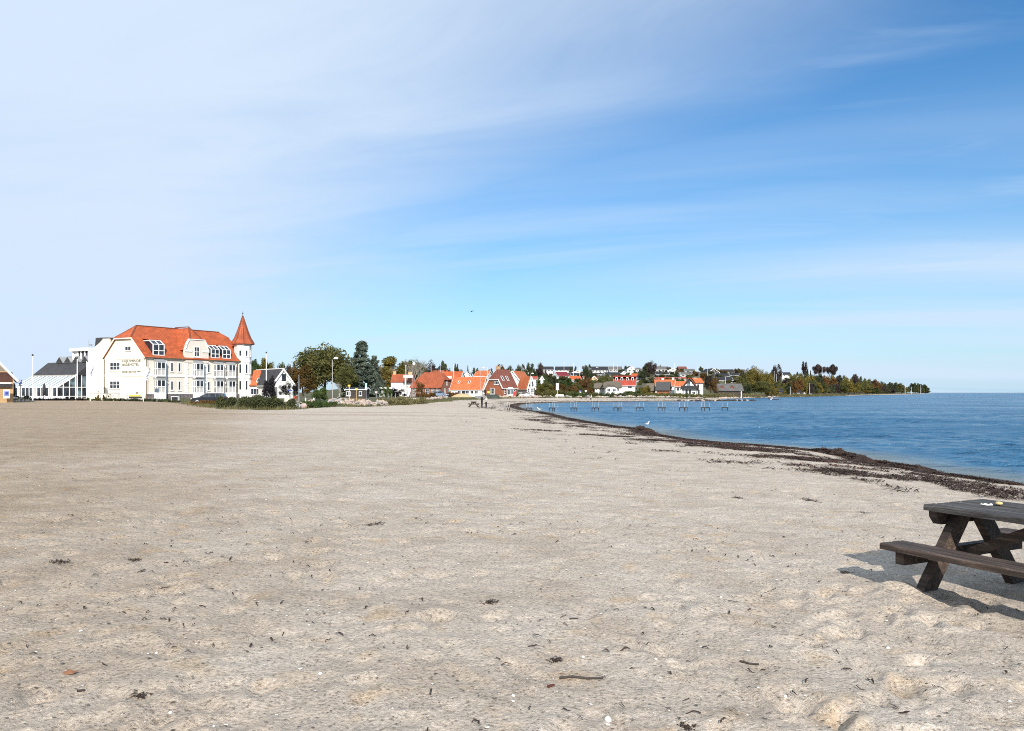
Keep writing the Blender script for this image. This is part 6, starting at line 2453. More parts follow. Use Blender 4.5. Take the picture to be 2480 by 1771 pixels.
def pole(px, ytop, d, r, label, name='flagpole', mat=None, ball=True, ybase=None, group=None):
    p = on(px, d)
    top = CAMZ + (HOR - ytop) / FPX * d
    o = thing(name, label, 'flagpole' if 'flag' in name else 'post', p, 0, group)
    h = top - p.z
    MB().tube([(0, 0, -.3), (0, 0, h * .5), (0, 0, h)], [r, r * .85, r * .55], 8).build('mast', mat or WPOLE, o)
    if ball:
        k = r * 1.5
        MB().lathe([(.01, h - k), (k, h), (k * .9, h + k * .6), (.01, h + k * 1.5)], 8).build('ball', BLACKP if d < 180 else WPOLE, o)
    return o


pole(79, 861, 128, .11, 'left white flagpole in front of the glass conservatory')
pole(187, 868, 133, .10, 'white flagpole in front of the slanting conservatory gable')
pole(210, 874, 134, .09, 'white flagpole carrying the large banner beside the hotel')
pole(645, 855, 132, .10, 'white flagpole in front of the slate roof right of the tower')
pole(102, 908, 136, .05, 'left thin grey lamp mast on the conservatory terrace', 'terrace_post', STEEL, False)
pole(120, 908, 138, .05, 'right thin grey lamp mast on the conservatory terrace', 'terrace_post', STEEL, False)
pole(724, 908, 118, .07, 'plain grey post left of the dark hedge gap', 'plain_post', STEEL, False)
pole(983, 887, 200, .10, 'white flagpole in front of the white annex')
pole(1044, 885, 292, .10, 'left of two flagpoles over the distant rust roof')
pole(1066, 884, 292, .10, 'right of two flagpoles over the distant rust roof')
pole(1099, 884, 255, .11, 'white flagpole at the gable of the house with the white balcony')
pole(1140, 890, 280, .09, 'white flagpole left of the small orange roof on the skyline')
pole(1180, 892, 285, .10, 'white flagpole right of the small orange roof on the skyline')
FP = [(1273, 885, 'left of the two skyline trees'), (1285, 894, 'through the vivid orange roof'), (1366, 879, 'on the right black skyline roof'), (1389, 882, 'at the right end of the black skyline pair'),
      (1404, 890, 'beside the arched black roof'), (1430, 889, 'at the left of the long black roofed house'), (1486, 880, 'over the grey roofed skyline house, left'), (1496, 884, 'over the grey roofed skyline house, right'),
      (1581, 879, 'beside the big spiky tree'), (1634, 881, 'in the middle of the hillside, tallest'), (1690, 884, 'over the black and white villa'), (1693, 900, 'just below the villa skyline pole'),
      (1714, 891, 'left of the A-frame chalet'), (1757, 914, 'before the long black roof'), (1647, 902, 'left of the pale grey house'), (1875, 900, 'left of the cape houses'), (1880, 908, 'second at the cape houses'),
      (1895, 905, 'before the white cape house'), (1915, 938, 'low by the cape boathouses'), (1872, 935, 'leftmost by the cape boathouses'), (1961, 890, 'between the cape skyline trees'), (1991, 885, 'beside the umbrella trees'),
      (1961, 930, 'on the cape shore'), (2192, 934, 'far out on the cape, left'), (2207, 938, 'far out on the cape, right'), (2230, 933, 'at the tip of the cape')]
for px, yt, where in FP:
    d = hit(px, min(yt + 26, 951), 200, 620) if px < 1870 else float(np.interp(px, [1840, 1960, 2100, 2200, 2252], [342, 427, 657, 950, 1220])) + 8
    if px > 1870 and yt < 915:
        d += 110
    pole(px, yt, d - 3, .0002 * d + .02, 'thin white flagpole ' + where, group='village flagpoles')


def lamp(px, ytop, d, label, arm=1.0, globe=False):
    p = on(px, d)
    h = CAMZ + (HOR - ytop) / FPX * d - p.z
    o = thing('street_lamp', label, 'street lamp', p)
    GP = plain('lamp_post_grey', (.36, .35, .33), .6, .1)
    MB().tube([(0, 0, -.3), (0, 0, h * .6), (0, 0, h - .35), (.12, 0, h - .08), (.45 * arm, 0, h)], [.065, .055, .045, .04, .035], 8).build('post', GP, o)
    if globe:
        MB().lathe([(.02, h - .3), (.30, h - .15), (.34, h + .05), (.22, h + .28), (.02, h + .36)], 12, (.4 * arm, 0, 0)).build('globe', WHITE, o, smooth=True)
    else:
        MB().lathe([(.34, h - .12), (.33, h + .02), (.20, h + .16), (.03, h + .2)], 12, (.5 * arm, 0, 0)).build('shade', WHITE, o, smooth=True)
    return o


lamp(805, 868, 112, 'street lamp with white shade in front of the huge round tree')
lamp(998, 882, 172, 'street lamp with white globe in front of the brown brick house', globe=True)
lamp(1163, 891, 188, 'thin street lamp in front of the long orange roof', 1.6)
lamp(1285, 905, 204, 'thin lamp post before the stilted white gable')


def signpost(px, ytop, ybot, d, wpx, label, cols, post=None, name='sign_post', text=None):
    """Sign on a post: board between rows ytop and ybot."""
    p = on(px, d)
    m_ = M(d)
    z0 = CAMZ + (HOR - ybot) * m_ - p.z
    z1 = CAMZ + (HOR - ytop) * m_ - p.z
    w = wpx * m_
    o = thing(name, label, 'sign', p)
    MB().tube([(0, .04, -.3), (0, .04, z1 - .05)], [.04, .04], 8).build('post', post or STEEL, o)
    n = len(cols)
    for i, c in enumerate(cols):
        a, b2 = z0 + (z1 - z0) * i / n, z0 + (z1 - z0) * (i + 1) / n
        MB().box(-w / 2, w / 2, -.03, -.005, a + .006, b2 - .006).build('board', c, o)
    if text:
        body, col, zf, hf = text
        s_ = (z1 - z0) * hf
        to = text_mesh(body, s_ * 1.35, col, 'lettering', o, (0, -.04, z0 + (z1 - z0) * zf), (R(90), 0, 0), .004, 0, align='CENTER')
    return o


SBLUE = plain('sign_blue', (.02, .05, .22), .5, .05)
SYEL = plain('sign_yellow', (.72, .48, .06), .5, .05)
STEAL = plain('sign_teal', (.35, .52, .50), .5, .05)
signpost(49.5, 920, 935, 118, 7.5, 'blue parking sign with white P and white plate below', [WHITE, SBLUE, SBLUE], text=('P', WHITE, .42, .5))
signpost(845.5, 932, 936.5, 112, 6, 'orange-yellow sign on a white post at the stone bank', [SYEL], WPOLE)
signpost(863.5, 940.5, 944, 113, 5.5, 'lower yellow sign right of the orange-yellow one', [SYEL], plain('ochre_post', (.5, .36, .18), .7))
signpost(886.5, 928, 944, 116, 5, 'tall pale teal information sign on a grey post', [WHITE, STEAL, STEAL])
signpost(911, 948, 952.5, 122, 6, 'small pinkish sign right of the information sign', [plain('sign_pink', (.55, .42, .42), .6)])
signpost(1350, 929, 945, 206, 7, 'tall white post with square white board above the far beach', [WHITE, WPOLE, WPOLE], WPOLE)
signpost(1405, 945, 953, 215, 5, 'blue and white bathing sign above the far beach', [WHITE, SBLUE])
signpost(1419, 945, 948.5, 210, 5, 'white plate on a post behind the walkers', [WHITE], WPOLE)
signpost(380, 941, 951, 123, 9, 'dark blue information board before the hotel facade', [plain('sign_slate', (.07, .10, .14), .5)])
signpost(1184, 947.5, 952.5, 190, 7, 'bright yellow box sign before the red brick house', [SYEL])
signpost(703, 944, 947, 110, 11, 'small blue street sign in front of the white gable', [SBLUE])
for px, d, lb in ((740, 102, 'left'), (760, 103, 'right')):
    o = thing('white_bollard', lb + ' of two short white bollards by the dark hedge gap', 'bollard', on(px, d))
    MB().tube([(0, 0, -.2), (0, 0, .8)], [.09, .09], 8).build('post', WHITE, o)
    MB().lathe([(.09, .8), (.07, .88), (.01, .9)], 8).build('cap', WHITE, o)
o = thing('white_bollard', 'white bollard in front of the information sign', 'bollard', on(892, 113))
MB().tube([(0, 0, -.2), (0, 0, .7)], [.09, .09], 8).build('post', WHITE, o)
MB().lathe([(.09, .7), (.07, .78), (.01, .8)], 8).build('cap', WHITE, o)
# post fence by the annex
fe = thing('post_fence', 'row of grey posts in front of the white annex', 'fence')
for px in range(940, 1012, 9):
    p = on(px, 160)
    MB().box(p.x - .06, p.x + .06, p.y - .06, p.y + .06, p.z - .3, p.z + .95).build('fence_post', plain('grey_post', (.26, .25, .25), .8), fe)
# rail fence and trolleys by the hut
rf_ = thing('rail_fence', 'rusty rail fence in front of the timber hut', 'fence')
for px in (802, 822, 842, 862, 882):
    p = on(px, 120)
    MB().box(p.x - .05, p.x + .05, p.y - .05, p.y + .05, p.z - .3, p.z + .75).build('fence_post', REDW, rf_)
for zz in (.3, .62):
    a_, b_ = on(802, 120), on(882, 120)
    MB().bar((a_.x, 119.93, a_.z + zz), (b_.x, 119.93, b_.z + zz), .05, .09).build('rail', plain('ochre_rail', (.36, .18, .08), .8), rf_)

# ------------------------------------------------------------------ hotel forecourt
lw = thing('garden_wall', 'low cream garden wall at the foot of the hotel gable', 'wall', ray(252, 968, 131))
MB().box(-2.4, 2.4, 0, .25, -.2, .95).build('wall', CREAM, lw)
MB().box(-2.5, 2.5, -.05, .3, .953, 1.03).build('coping', ZINC, lw)
MB().box(1.35, 1.75, -.03, -.003, .5, .75).build('vent', GREYW, lw)
sg_ = thing('hotel_sign', 'white, yellow and black sign board in front of the hotel gable', 'sign', ray(328, 967, 127))
MB().box(-1.15, 1.15, 0, .06, .1, 1.35).build('board', plain('sign_cream', (.75, .72, .6), .6), sg_)
MB().box(-1.05, 1.1, -.02, -.003, .12, .42).build('black_band', BLACKP, sg_)
MB().box(-1.05, .85, -.03, -.021, .45, .70).build('yellow_band', SYEL, sg_)
MB().box(.05, .5, -.03, -.021, .9, 1.12).build('dark_mark', plain('sign_maroon', (.12, .05, .06), .6), sg_)
MB().box(-.95, -.05, -.025, -.021, .98, 1.06).build('text_line', GREYW, sg_)
for x in (-1.2, 1.2):
    MB().box(x - .05, x + .05, 0, .1, -.3, 1.4).build('post', STEEL, sg_)
wb = thing('white_crate', 'white slatted box in front of the hotel plinth', 'box', ray(425, 970, 118))
for x in (-.55, .49):
    MB().box(x, x + .06, -.3, .3, 0, .6).build('side', WHITE, wb)
MB().box(-.49, .49, -.3, .3, .52, .6).build('top', WHITE, wb)
MB().box(-.45, .45, -.2, .2, .02, .5).build('inside', BLACKP, wb)
cw = thing('cart_wheel', 'dark wooden cart wheel leaning on the low cream garden wall', 'wheel', ray(263, 967, 129.5))
mb = MB()
mb.tube([(.42 * math.cos(a), 0, .45 + .42 * math.sin(a)) for a in np.linspace(0, 6.283, 21)], [.05] * 21, 6)
mb.build('rim', DARKW, cw)
for k in range(5):
    a = k * math.pi / 5
    MB().bar((-.4 * math.cos(a), 0, .45 - .4 * math.sin(a)), (.4 * math.cos(a), 0, .45 + .4 * math.sin(a)), .04, .04).build('spoke', DARKW, cw)
tree('bush2', 236, 0, 957, 12, 130, L_GOLD, 'small golden shrub before the low cream garden wall', 'shrub', 'shrub')
tree('bush2', 252, 0, 957, 9, 130.5, L_RUST, 'little brown shrub left of the cart wheel', 'shrub', 'shrub')

# banners -----------------------------------------------------------------------
CLOTH = plain('banner_cloth', (.74, .76, .80), .8, .05)


def banner(px0, px1, y0, y1, d, label, mast=False):
    m_ = M(d)
    p = ray(px0, y1, d)
    o = thing('banner_flag', label, 'flag', p)
    w, h = (px1 - px0) * m_, (y1 - y0) * m_
    mb = MB()
    nu, nv2 = 10, 14
    for j in range(nv2 + 1):
        for i in range(nu + 1):
            u, v_ = i / nu, j / nv2
            bulge = math.sin(math.pi * min(1, v_ * 1.05)) * .75 + .25
            mb.v.append((w * u * bulge, .12 * math.sin(u * 5 + v_ * 3) * u, h * v_))
    for j in range(nv2):
        for i in range(nu):
            a = j * (nu + 1) + i
            mb.f.append((a, a + 1, a + nu + 2, a + nu + 1))
            mb.mi.append(0)
    mb.build('cloth', CLOTH, o, smooth=True)
    to = text_mesh('Danland', h * .19, plain('banner_ink', (.03, .04, .08), .7), 'lettering', o, (w * .62, -.16, h * .16), (R(90), R(-72), 0), .004, .002, .25)
    if mast:
        MB().tube([(-.03, 0, -p.z + gz(p.x, p.y) - .2), (-.03, 0, h * 1.02), (w * .5, 0, h * 1.06)], [.035, .03, .02], 6).build('mast', WPOLE, o)
    return o


banner(211, 229, 878, 917, 133.6, 'large white banner with dark vertical lettering beside the hotel gable')
banner(348, 364, 884, 925, 125, 'slim white beach banner with dark script at the hotel corner', True)

# terrace furniture --------------------------------------------------------------
for px, yt, d, lb in ((34, 927, 128, 'closed dark parasol at the left end of the terrace'), (107, 928, 134, 'closed dark parasol in the middle of the terrace')):
    p = on(px, d)
    h = CAMZ + (HOR - yt) / FPX * d - p.z
    o = thing('closed_parasol', lb, 'parasol', p)
    MB().tube([(0, 0, 0), (0, 0, h * .5)], [.03, .03], 8).build('pole', STEEL, o)
    MB().lathe([(.08, h * .28), (.25, h * .36), (.27, h * .6), (.2, h * .85), (.08, h * .97), (.02, h)], 12).build('canopy', BLACKP, o, smooth=True)
    MB().lathe([(.3, -.05), (.3, .08), (.05, .12)], 12).build('base', GREYW, o)


def chair_proto():
    o = thing('terrace_chair', 'x', 'chair')
    MB().box(-.24, .24, -.24, .24, .42, .47).build('seat', BLACKP, o)
    MB().extr([(-.24, .2, .47), (.24, .2, .47), (.24, .30, .92), (-.24, .30, .92)], (0, .03, 0)).build('backrest', BLACKP, o)
    for x in (-.21, .21):
        for y in (-.21, .21):
            MB().bar((x, y, 0), (x, y, .42), .035).build('leg', STEEL, o)
    return o


ch = chair_proto()
GRP = 'chairs on the hotel terrace'
LBL = 'dark terrace chair with steel legs left of the white fence'
first = True
for i, (px, d) in enumerate(((20, 117), (26, 119), (33, 118), (40, 120), (55, 119), (61, 121), (67, 119), (72, 122), (30, 122), (58, 123))):
    p = on(px, d)
    c = ch if first else copy_tree(ch)
    first = False
    c.location = p
    c.rotation_euler = (0, 0, i * 1.3)
    c['label'] = LBL
    c['group'] = GRP
for i, (px, d, lb) in enumerate(((37, 119.5, 'dark terrace table left of the parking sign post'), (64, 120.5, 'dark terrace table right of the parking sign post'))):
    o = thing('terrace_table', lb, 'table', on(px, d))
    MB().box(-.55, .55, -.4, .4, .70, .75).build('table_top', BLACKP, o)
    for x in (-.5, .5):
        for y in (-.35, .35):
            MB().bar((x, y, 0), (x, y, .70), .05).build('leg', STEEL, o)
wf = thing('picket_fence', 'low white slatted fence along the terrace', 'fence')
for px in range(76, 160, 3):
    p = on(px, 132)
    MB().box(p.x - .07, p.x + .07, p.y, p.y + .03, p.z - .1, p.z + .72).build('slat', WHITE, wf)
for zz in (.2, .6):
    a_, b_ = on(76, 132), on(159, 132)
    MB().box(a_.x, b_.x, 132.034, 132.07, a_.z + zz, a_.z + zz + .08).build('rail', WHITE, wf)

# ------------------------------------------------------------------ cars


def car(label, loc, rz, paint, L=4.6, Wc=1.78, Hc=1.48, estate=True):
    """Local X forward (front at +X)."""
    o = thing('parked_car', label, 'car', loc, rz)
    w = Wc / 2
    lo = [(-L / 2, .32), (-L / 2 - .02, .62), (-L / 2 + .05, .92), (L / 2 - 1.25, .92), (L / 2 - .25, .76), (L / 2, .58), (L / 2 - .04, .30)]
    b_ = MB()
    n = len(lo)
    rows = []
    for y, sc in ((-w, .96), (-w * .93, 1.0), (w * .93, 1.0), (w, .96)):
        rows.append([(x * (1 if abs(y) < w else .985), y, .3 + (z - .3) * (1 if abs(y) < w else .93)) for x, z in lo])
    for r_ in rows:
        b_.v += r_
    for k in range(3):
        for i in range(n):
            j = (i + 1) % n
            b_.f.append((k * n + i, k * n + j, (k + 1) * n + j, (k + 1) * n + i))
            b_.mi.append(0)
    b_.f += [tuple(range(n)), tuple(range(4 * n - 1, 3 * n - 1, -1))]
    b_.mi += [0, 0]
    b_.build('body', paint, o)
    xr = -L / 2 + (.12 if estate else .8)
    cab = [(xr, .9), (xr + .25, Hc - .06), (xr + .9, Hc), (L / 2 - 2.2, Hc - .02), (L / 2 - 1.2, .9)]
    c = MB()
    m2 = len(cab)
    for y, k in ((-w * .92, 0), (w * .92, 0)):
        c.v += [(x, y * (1 - .20 * (z - .9) / (Hc - .9)), z) for x, z in cab]
    for i in range(m2):
        j = (i + 1) % m2
        c.f.append((i, j, m2 + j, m2 + i))
        c.mi.append(0)
    c.f += [tuple(range(m2)), tuple(range(2 * m2 - 1, m2 - 1, -1))]
    c.mi += [0, 0]
    c.build('cabin', paint, o)
    GL = glassm('car_glass', (.02, .025, .03), .03)
    for sy in (-1, 1):
        def q(x, z):
            return (x, sy * (w * .92 * (1 - .20 * (z - .9) / (Hc - .9)) + .006), z)
        x0 = xr + .32
        x1 = L / 2 - 1.35
        seg = [(x0, x0 + .85), (x0 + .95, x0 + 1.75), (x0 + 1.85, x1)]
        for a, e in seg:
            e2 = min(e, L / 2 - 2.2 + .0) if e == x1 else e
            MB().extr([q(a, .96), q(e, .96), q(e2 - (.05 if e != x1 else .0), Hc - .14), q(a + .05, Hc - .14)], (0, sy * .012, 0)).build('side_window', GL, o)
    MB().extr([(L / 2 - 1.22, -w * .78, .96), (L / 2 - 1.22, w * .78, .96), (L / 2 - 2.12, w * .7, Hc - .08), (L / 2 - 2.12, -w * .7, Hc - .08)], (.03, 0, .03)).build('windscreen', GL, o)
    MB().extr([(xr - .012, -w * .76, .98), (xr - .012, w * .76, .98), (xr + .20, w * .7, Hc - .14), (xr + .20, -w * .7, Hc - .14)], (-.02, 0, .01)).build('rear_window', GL, o)
    for x in (-L / 2 + .85, L / 2 - .9):
        for sy in (-1, 1):
            wh = MB()
            wh.tube([(x, sy * (w - .16), .32), (x, sy * (w + .02), .32)], [.32, .32], 18)
            wo_ = wh.build('wheel', plain('tyre', (.015, .015, .015), .9), o)
            MB().tube([(x, sy * (w + .021), .32), (x, sy * (w + .035), .32)], [.21, .19], 14).build('rim', STEEL, wo_)
    for sy in (-1, 1):
        MB().box(L / 2 - .16, L / 2 - .02, sy * w * .74 - .2, sy * w * .74 + .2, .60, .74).build('headlight', plain('lamp_glass', (.7, .72, .75), .2), o)
        MB().box(-L / 2 - .03, -L / 2 + .05, sy * w * .78 - .12, sy * w * .78 + .12, .66, .9).build('tail_light', plain('tail_red', (.35, .01, .01), .3), o)
    MB().box(L / 2 - .02, L / 2 + .02, -.45, .45, .36, .5).build('grille', BLACKP, o)
    return o


def gloss(name, col):
    m_, t_, b__ = nmat(name)
    b__.inputs['Base Color'].default_value = (*col, 1)
    b__.inputs['Roughness'].default_value = .22
    b__.inputs['Coat Weight'].default_value = .6
    n_ = tex(t_, mapping(t_), 2.0, 3)
    t_.links.new(ramp(t_, n_, [(.3, [c * .85 for c in col]), (.7, [c * 1.1 for c in col])]), b__.inputs['Base Color'])
    return m_


p = on(507, 112)
car('dark blue-black estate car parked in front of the hotel facade', p, R(188), gloss('car_darkblue', (.008, .012, .022)), 4.7, 1.8, 1.5)
p = on(-3, 114)
car('black car front cut by the left photo edge', p, R(8), gloss('car_black', (.006, .006, .007)), 4.4, 1.78, 1.45)
p = on(1067, 212)
car('silver-blue car parked before the brown brick house gable', p, R(-14), gloss('car_silver', (.22, .28, .38)), 4.1, 1.75, 1.6)
p = on(1275, 206)
car('small white car parked under the stilted gable', p, R(190), gloss('car_white', (.75, .75, .75)), 3.8, 1.68, 1.42, False)
p = on(1534, 244)
car('white car parked below the red mansard house', p, R(0), gloss('car_pale', (.62, .66, .70)), 4.2, 1.7, 1.45)

# ------------------------------------------------------------------ boats


def hull(label, loc, rz, L, B, H_, mat, up=True, name='rowing_boat'):
    o = thing(name, label, 'boat', loc, rz)
    mb = MB()
    ns, nc = 13, 9
    for i in range(ns):
        s_ = -1 + 2 * i / (ns - 1)
        bw = B / 2 * (1 - abs(s_) ** 2.6 * (1 if s_ > 0 else .35)) + .01
        for j in range(nc):
            a = math.pi * j / (nc - 1)
            mb.v.append((s_ * L / 2, bw * math.cos(a), (1 if up else -1) * -H_ * math.sin(a) ** .8 * (1 - .25 * max(0, s_) ** 3)))
    for i in range(ns - 1):
        for j in range(nc - 1):
            k = i * nc + j
            mb.f.append((k, k + 1, k + nc + 1, k + nc))
            mb.mi.append(0)
    mb.f.append(tuple(range(nc)))
    mb.mi.append(0)
    mb.build('hull', mat, o, smooth=False)
    kl = MB()
    kl.bar((-L / 2, 0, (-1 if up else 1) * (H_ + .02)), (L * .4, 0, (-1 if up else 1) * (H_ + .02)), .06, .08)
    kl.build('keel', mat, o)
    rl = MB()
    for sy in (-1, 1):
        for i in range(ns - 1):
            s0, s1 = -1 + 2 * i / (ns - 1), -1 + 2 * (i + 1) / (ns - 1)
            f_ = lambda s_: B / 2 * (1 - abs(s_) ** 2.6 * (1 if s_ > 0 else .35)) + .03
            rl.bar((s0 * L / 2, sy * f_(s0), 0), (s1 * L / 2, sy * f_(s1), 0), .05, .06)
    rl.build('gunwale', plain('boat_trim', (.3, .28, .25), .7), o)
    return o


p = on(1169, 178)
hull('upturned grey rowing boat before the gable of the long white house', (p.x, p.y, p.z + .05), R(6), 3.6, 1.4, .55, plain('boat_grey', (.20, .21, .20), .7), False)
p = on(1193, 176)
hull('upturned dark boat beside the yellow sign', (p.x, p.y, p.z + .1), R(-10), 3.2, 1.5, .95, plain('boat_dark', (.035, .045, .035), .7), False)
p = ray(1875, 968, 252)
bt = hull('small dark motorboat moored off the cape shore', (p.x, p.y, .25), R(170), 3.0, 1.2, .4, BLACKP, True, 'motorboat')
MB().box(.4, .9, -.3, .3, .02, .45).build('console', GREYW, bt)
MB().box(1.52, 1.75, -.15, .15, -.1, .5).build('outboard', BLACKP, bt)
bu = MB().lathe([(.02, -.2), (.2, -.05), (.22, .12), (.1, .3), (.02, .34)], 12).build('mooring_buoy', WHITE, None, ray(1867, 969.5, 246))
bu.location.z = 0.0
tag(bu, 'white mooring buoy left of the small motorboat', 'buoy')

# ------------------------------------------------------------------ jetty frames standing bare in the water
JW = plain('jetty_wet_wood', (.035, .03, .028), .8, .3, 4)
JP = plain('jetty_pale_metal', (.36, .42, .45), .5, .12, 3)
ORD = ['first', 'second', 'third', 'fourth', 'fifth', 'sixth', 'seventh', 'eighth', 'ninth', 'tenth', 'eleventh']
JX = [(1223, 1234), (1276, 1288), (1330, 1343), (1383, 1397), (1434, 1450), (1487, 1504), (1541, 1558), (1594, 1611), (1646, 1664), (1698, 1718), (1749, 1762)]
for i, (a, b2) in enumerate(JX):
    d = 94 + i * .35
    m_ = M(d)
    xm = ((a + b2) / 2 - 1240) * m_
    w = (b2 - a) * m_
    o = thing('jetty_frame', ORD[i] + ' bare jetty frame counted from the beach' + (', standing on wet sand' if i == 0 else ''), 'jetty frame', (xm, d, 0), rk.uniform(-.1, .1), 'frames of the dismantled bathing jetty')
    bar = .42
    top = CAMZ - (974 - HOR) * m_
    xs = [-w / 2, w / 2] + ([rk.uniform(-.12, .12)] if i != 10 else [])
    if i % 3 == 2:
        xs.append(w * .2)
    for x in xs:
        y = rk.uniform(-.12, .12)
        MB().tube([(x, y, -1.2), (x, y, bar + .02)], [.05, .045], 8).build('pile', JW, o)
        MB().tube([(x, y, bar + .023), (x + rk.uniform(-.06, .06), y, top + rk.uniform(-.1, .06))], [.024, .02], 6).build('upright', JP, o)
    if i:
        MB().bar((-w / 2 - (.1 if i % 4 == 1 else .0), -.16, bar - .03), (w / 2 + .05, -.16, bar - .03), .07, .11).build('cross_beam', JW, o)

# ------------------------------------------------------------------ gulls


def gull(label, loc, rz, sw=True, fly=False, dark=False):
    o = thing('seagull', label, 'bird', loc, rz)
    GW = plain('gull_white', (.80, .80, .80), .7, .04)
    GG = plain('gull_grey', (.30, .32, .34), .7, .08)
    GD = plain('gull_dark', (.04, .04, .045), .8, .1)
    k = .0 if sw else .18
    mb = MB()
    mb.tube([(-.28, 0, .12 + k), (-.2, 0, .10 + k), (-.05, 0, .08 + k), (.10, 0, .10 + k), (.17, 0, .19 + k), (.20, 0, .27 + k), (.25, 0, .29 + k), (.29, 0, .28 + k)],
            [.012, .05, .095, .085, .05, .045, .045, .015], 12)
    mb.build('body', GD if dark else GW, o, smooth=True)
    MB().tube([(.285, 0, .28 + k), (.35, 0, .265 + k)], [.014, .004], 6).build('beak', SYEL, o)
    for sy in (-1, 1):
        if fly:
            MB().extr([(.10, sy * .06, .14), (.16, sy * .35, .24), (.02, sy * .68, .16), (-.04, sy * .36, .2), (-.10, sy * .06, .12)], (0, 0, .02)).build('wing', GD if dark else GG, o)
        else:
            MB().extr([(.10, sy * .085, .14 + k), (-.05, sy * .10, .17 + k), (-.33, sy * .03, .15 + k), (-.15, sy * .095, .09 + k)], (0, sy * .015, .005)).build('wing', GG, o)
        if not sw and not fly:
            MB().tube([(0, sy * .04, .12 + k), (0, sy * .04, .0)], [.01, .008], 5).build('leg', SYEL, o)
    return o


g = on(1306, 94.5)
gull('white gull standing at the water edge below the jetty frames', (g.x, g.y, max(g.z, 0) - .01), R(160), False).scale = (1.0, 1.0, 1.0)
g = ray(1567, 1027.5, 55.8)
gull('white gull swimming in the middle of the bay', (g.x, g.y, -.02), R(15), True).scale = (.68, .68, .68)
g = ray(1142, 756, 150)
gull('tiny dark bird flying high over the village', g, R(60), True, True, True)

# ------------------------------------------------------------------ people


def skin_body(name, joints, edges, zones, parent=None):
    """joints: name -> (xyz, radius). One continuous skinned surface; zones(co) -> material index."""
    me = bpy.data.meshes.new(name)
    names = list(joints)
    idx_ = {n_: i for i, n_ in enumerate(names)}
    me.from_pydata([joints[n_][0] for n_ in names], [(idx_[a], idx_[b2]) for a, b2 in edges], [])
    ob = bpy.data.objects.new(name, me)
    COL.objects.link(ob)
    sk = ob.modifiers.new('skin', 'SKIN')
    sk.use_smooth_shade = True
    for i, n_ in enumerate(names):
        r_ = joints[n_][1]
        me.skin_vertices[0].data[i].radius = r_ if isinstance(r_, tuple) else (r_, r_)
        me.skin_vertices[0].data[i].use_root = (i == 0)
    ss = ob.modifiers.new('sub', 'SUBSURF')
    ss.levels = ss.render_levels = 2
    dg = bpy.context.evaluated_depsgraph_get()
    m2 = bpy.data.meshes.new_from_object(ob.evaluated_get(dg))
    bpy.data.objects.remove(ob)
    return m2


SKIN = plain('skin', (.52, .33, .25), .6, .06, 8)
BODY_E = [('pel', 'spine'), ('spine', 'chest'), ('chest', 'neck'), ('neck', 'head0'), ('head0', 'head1'), ('chest', 'shL'), ('shL', 'elL'), ('elL', 'haL'), ('haL', 'fiL'), ('chest', 'shR'), ('shR', 'elR'), ('elR', 'haR'), ('haR', 'fiR'),
          ('pel', 'hipL'), ('hipL', 'knL'), ('knL', 'anL'), ('anL', 'toL'), ('pel', 'hipR'), ('hipR', 'knR'), ('knR', 'anR'), ('anR', 'toR')]


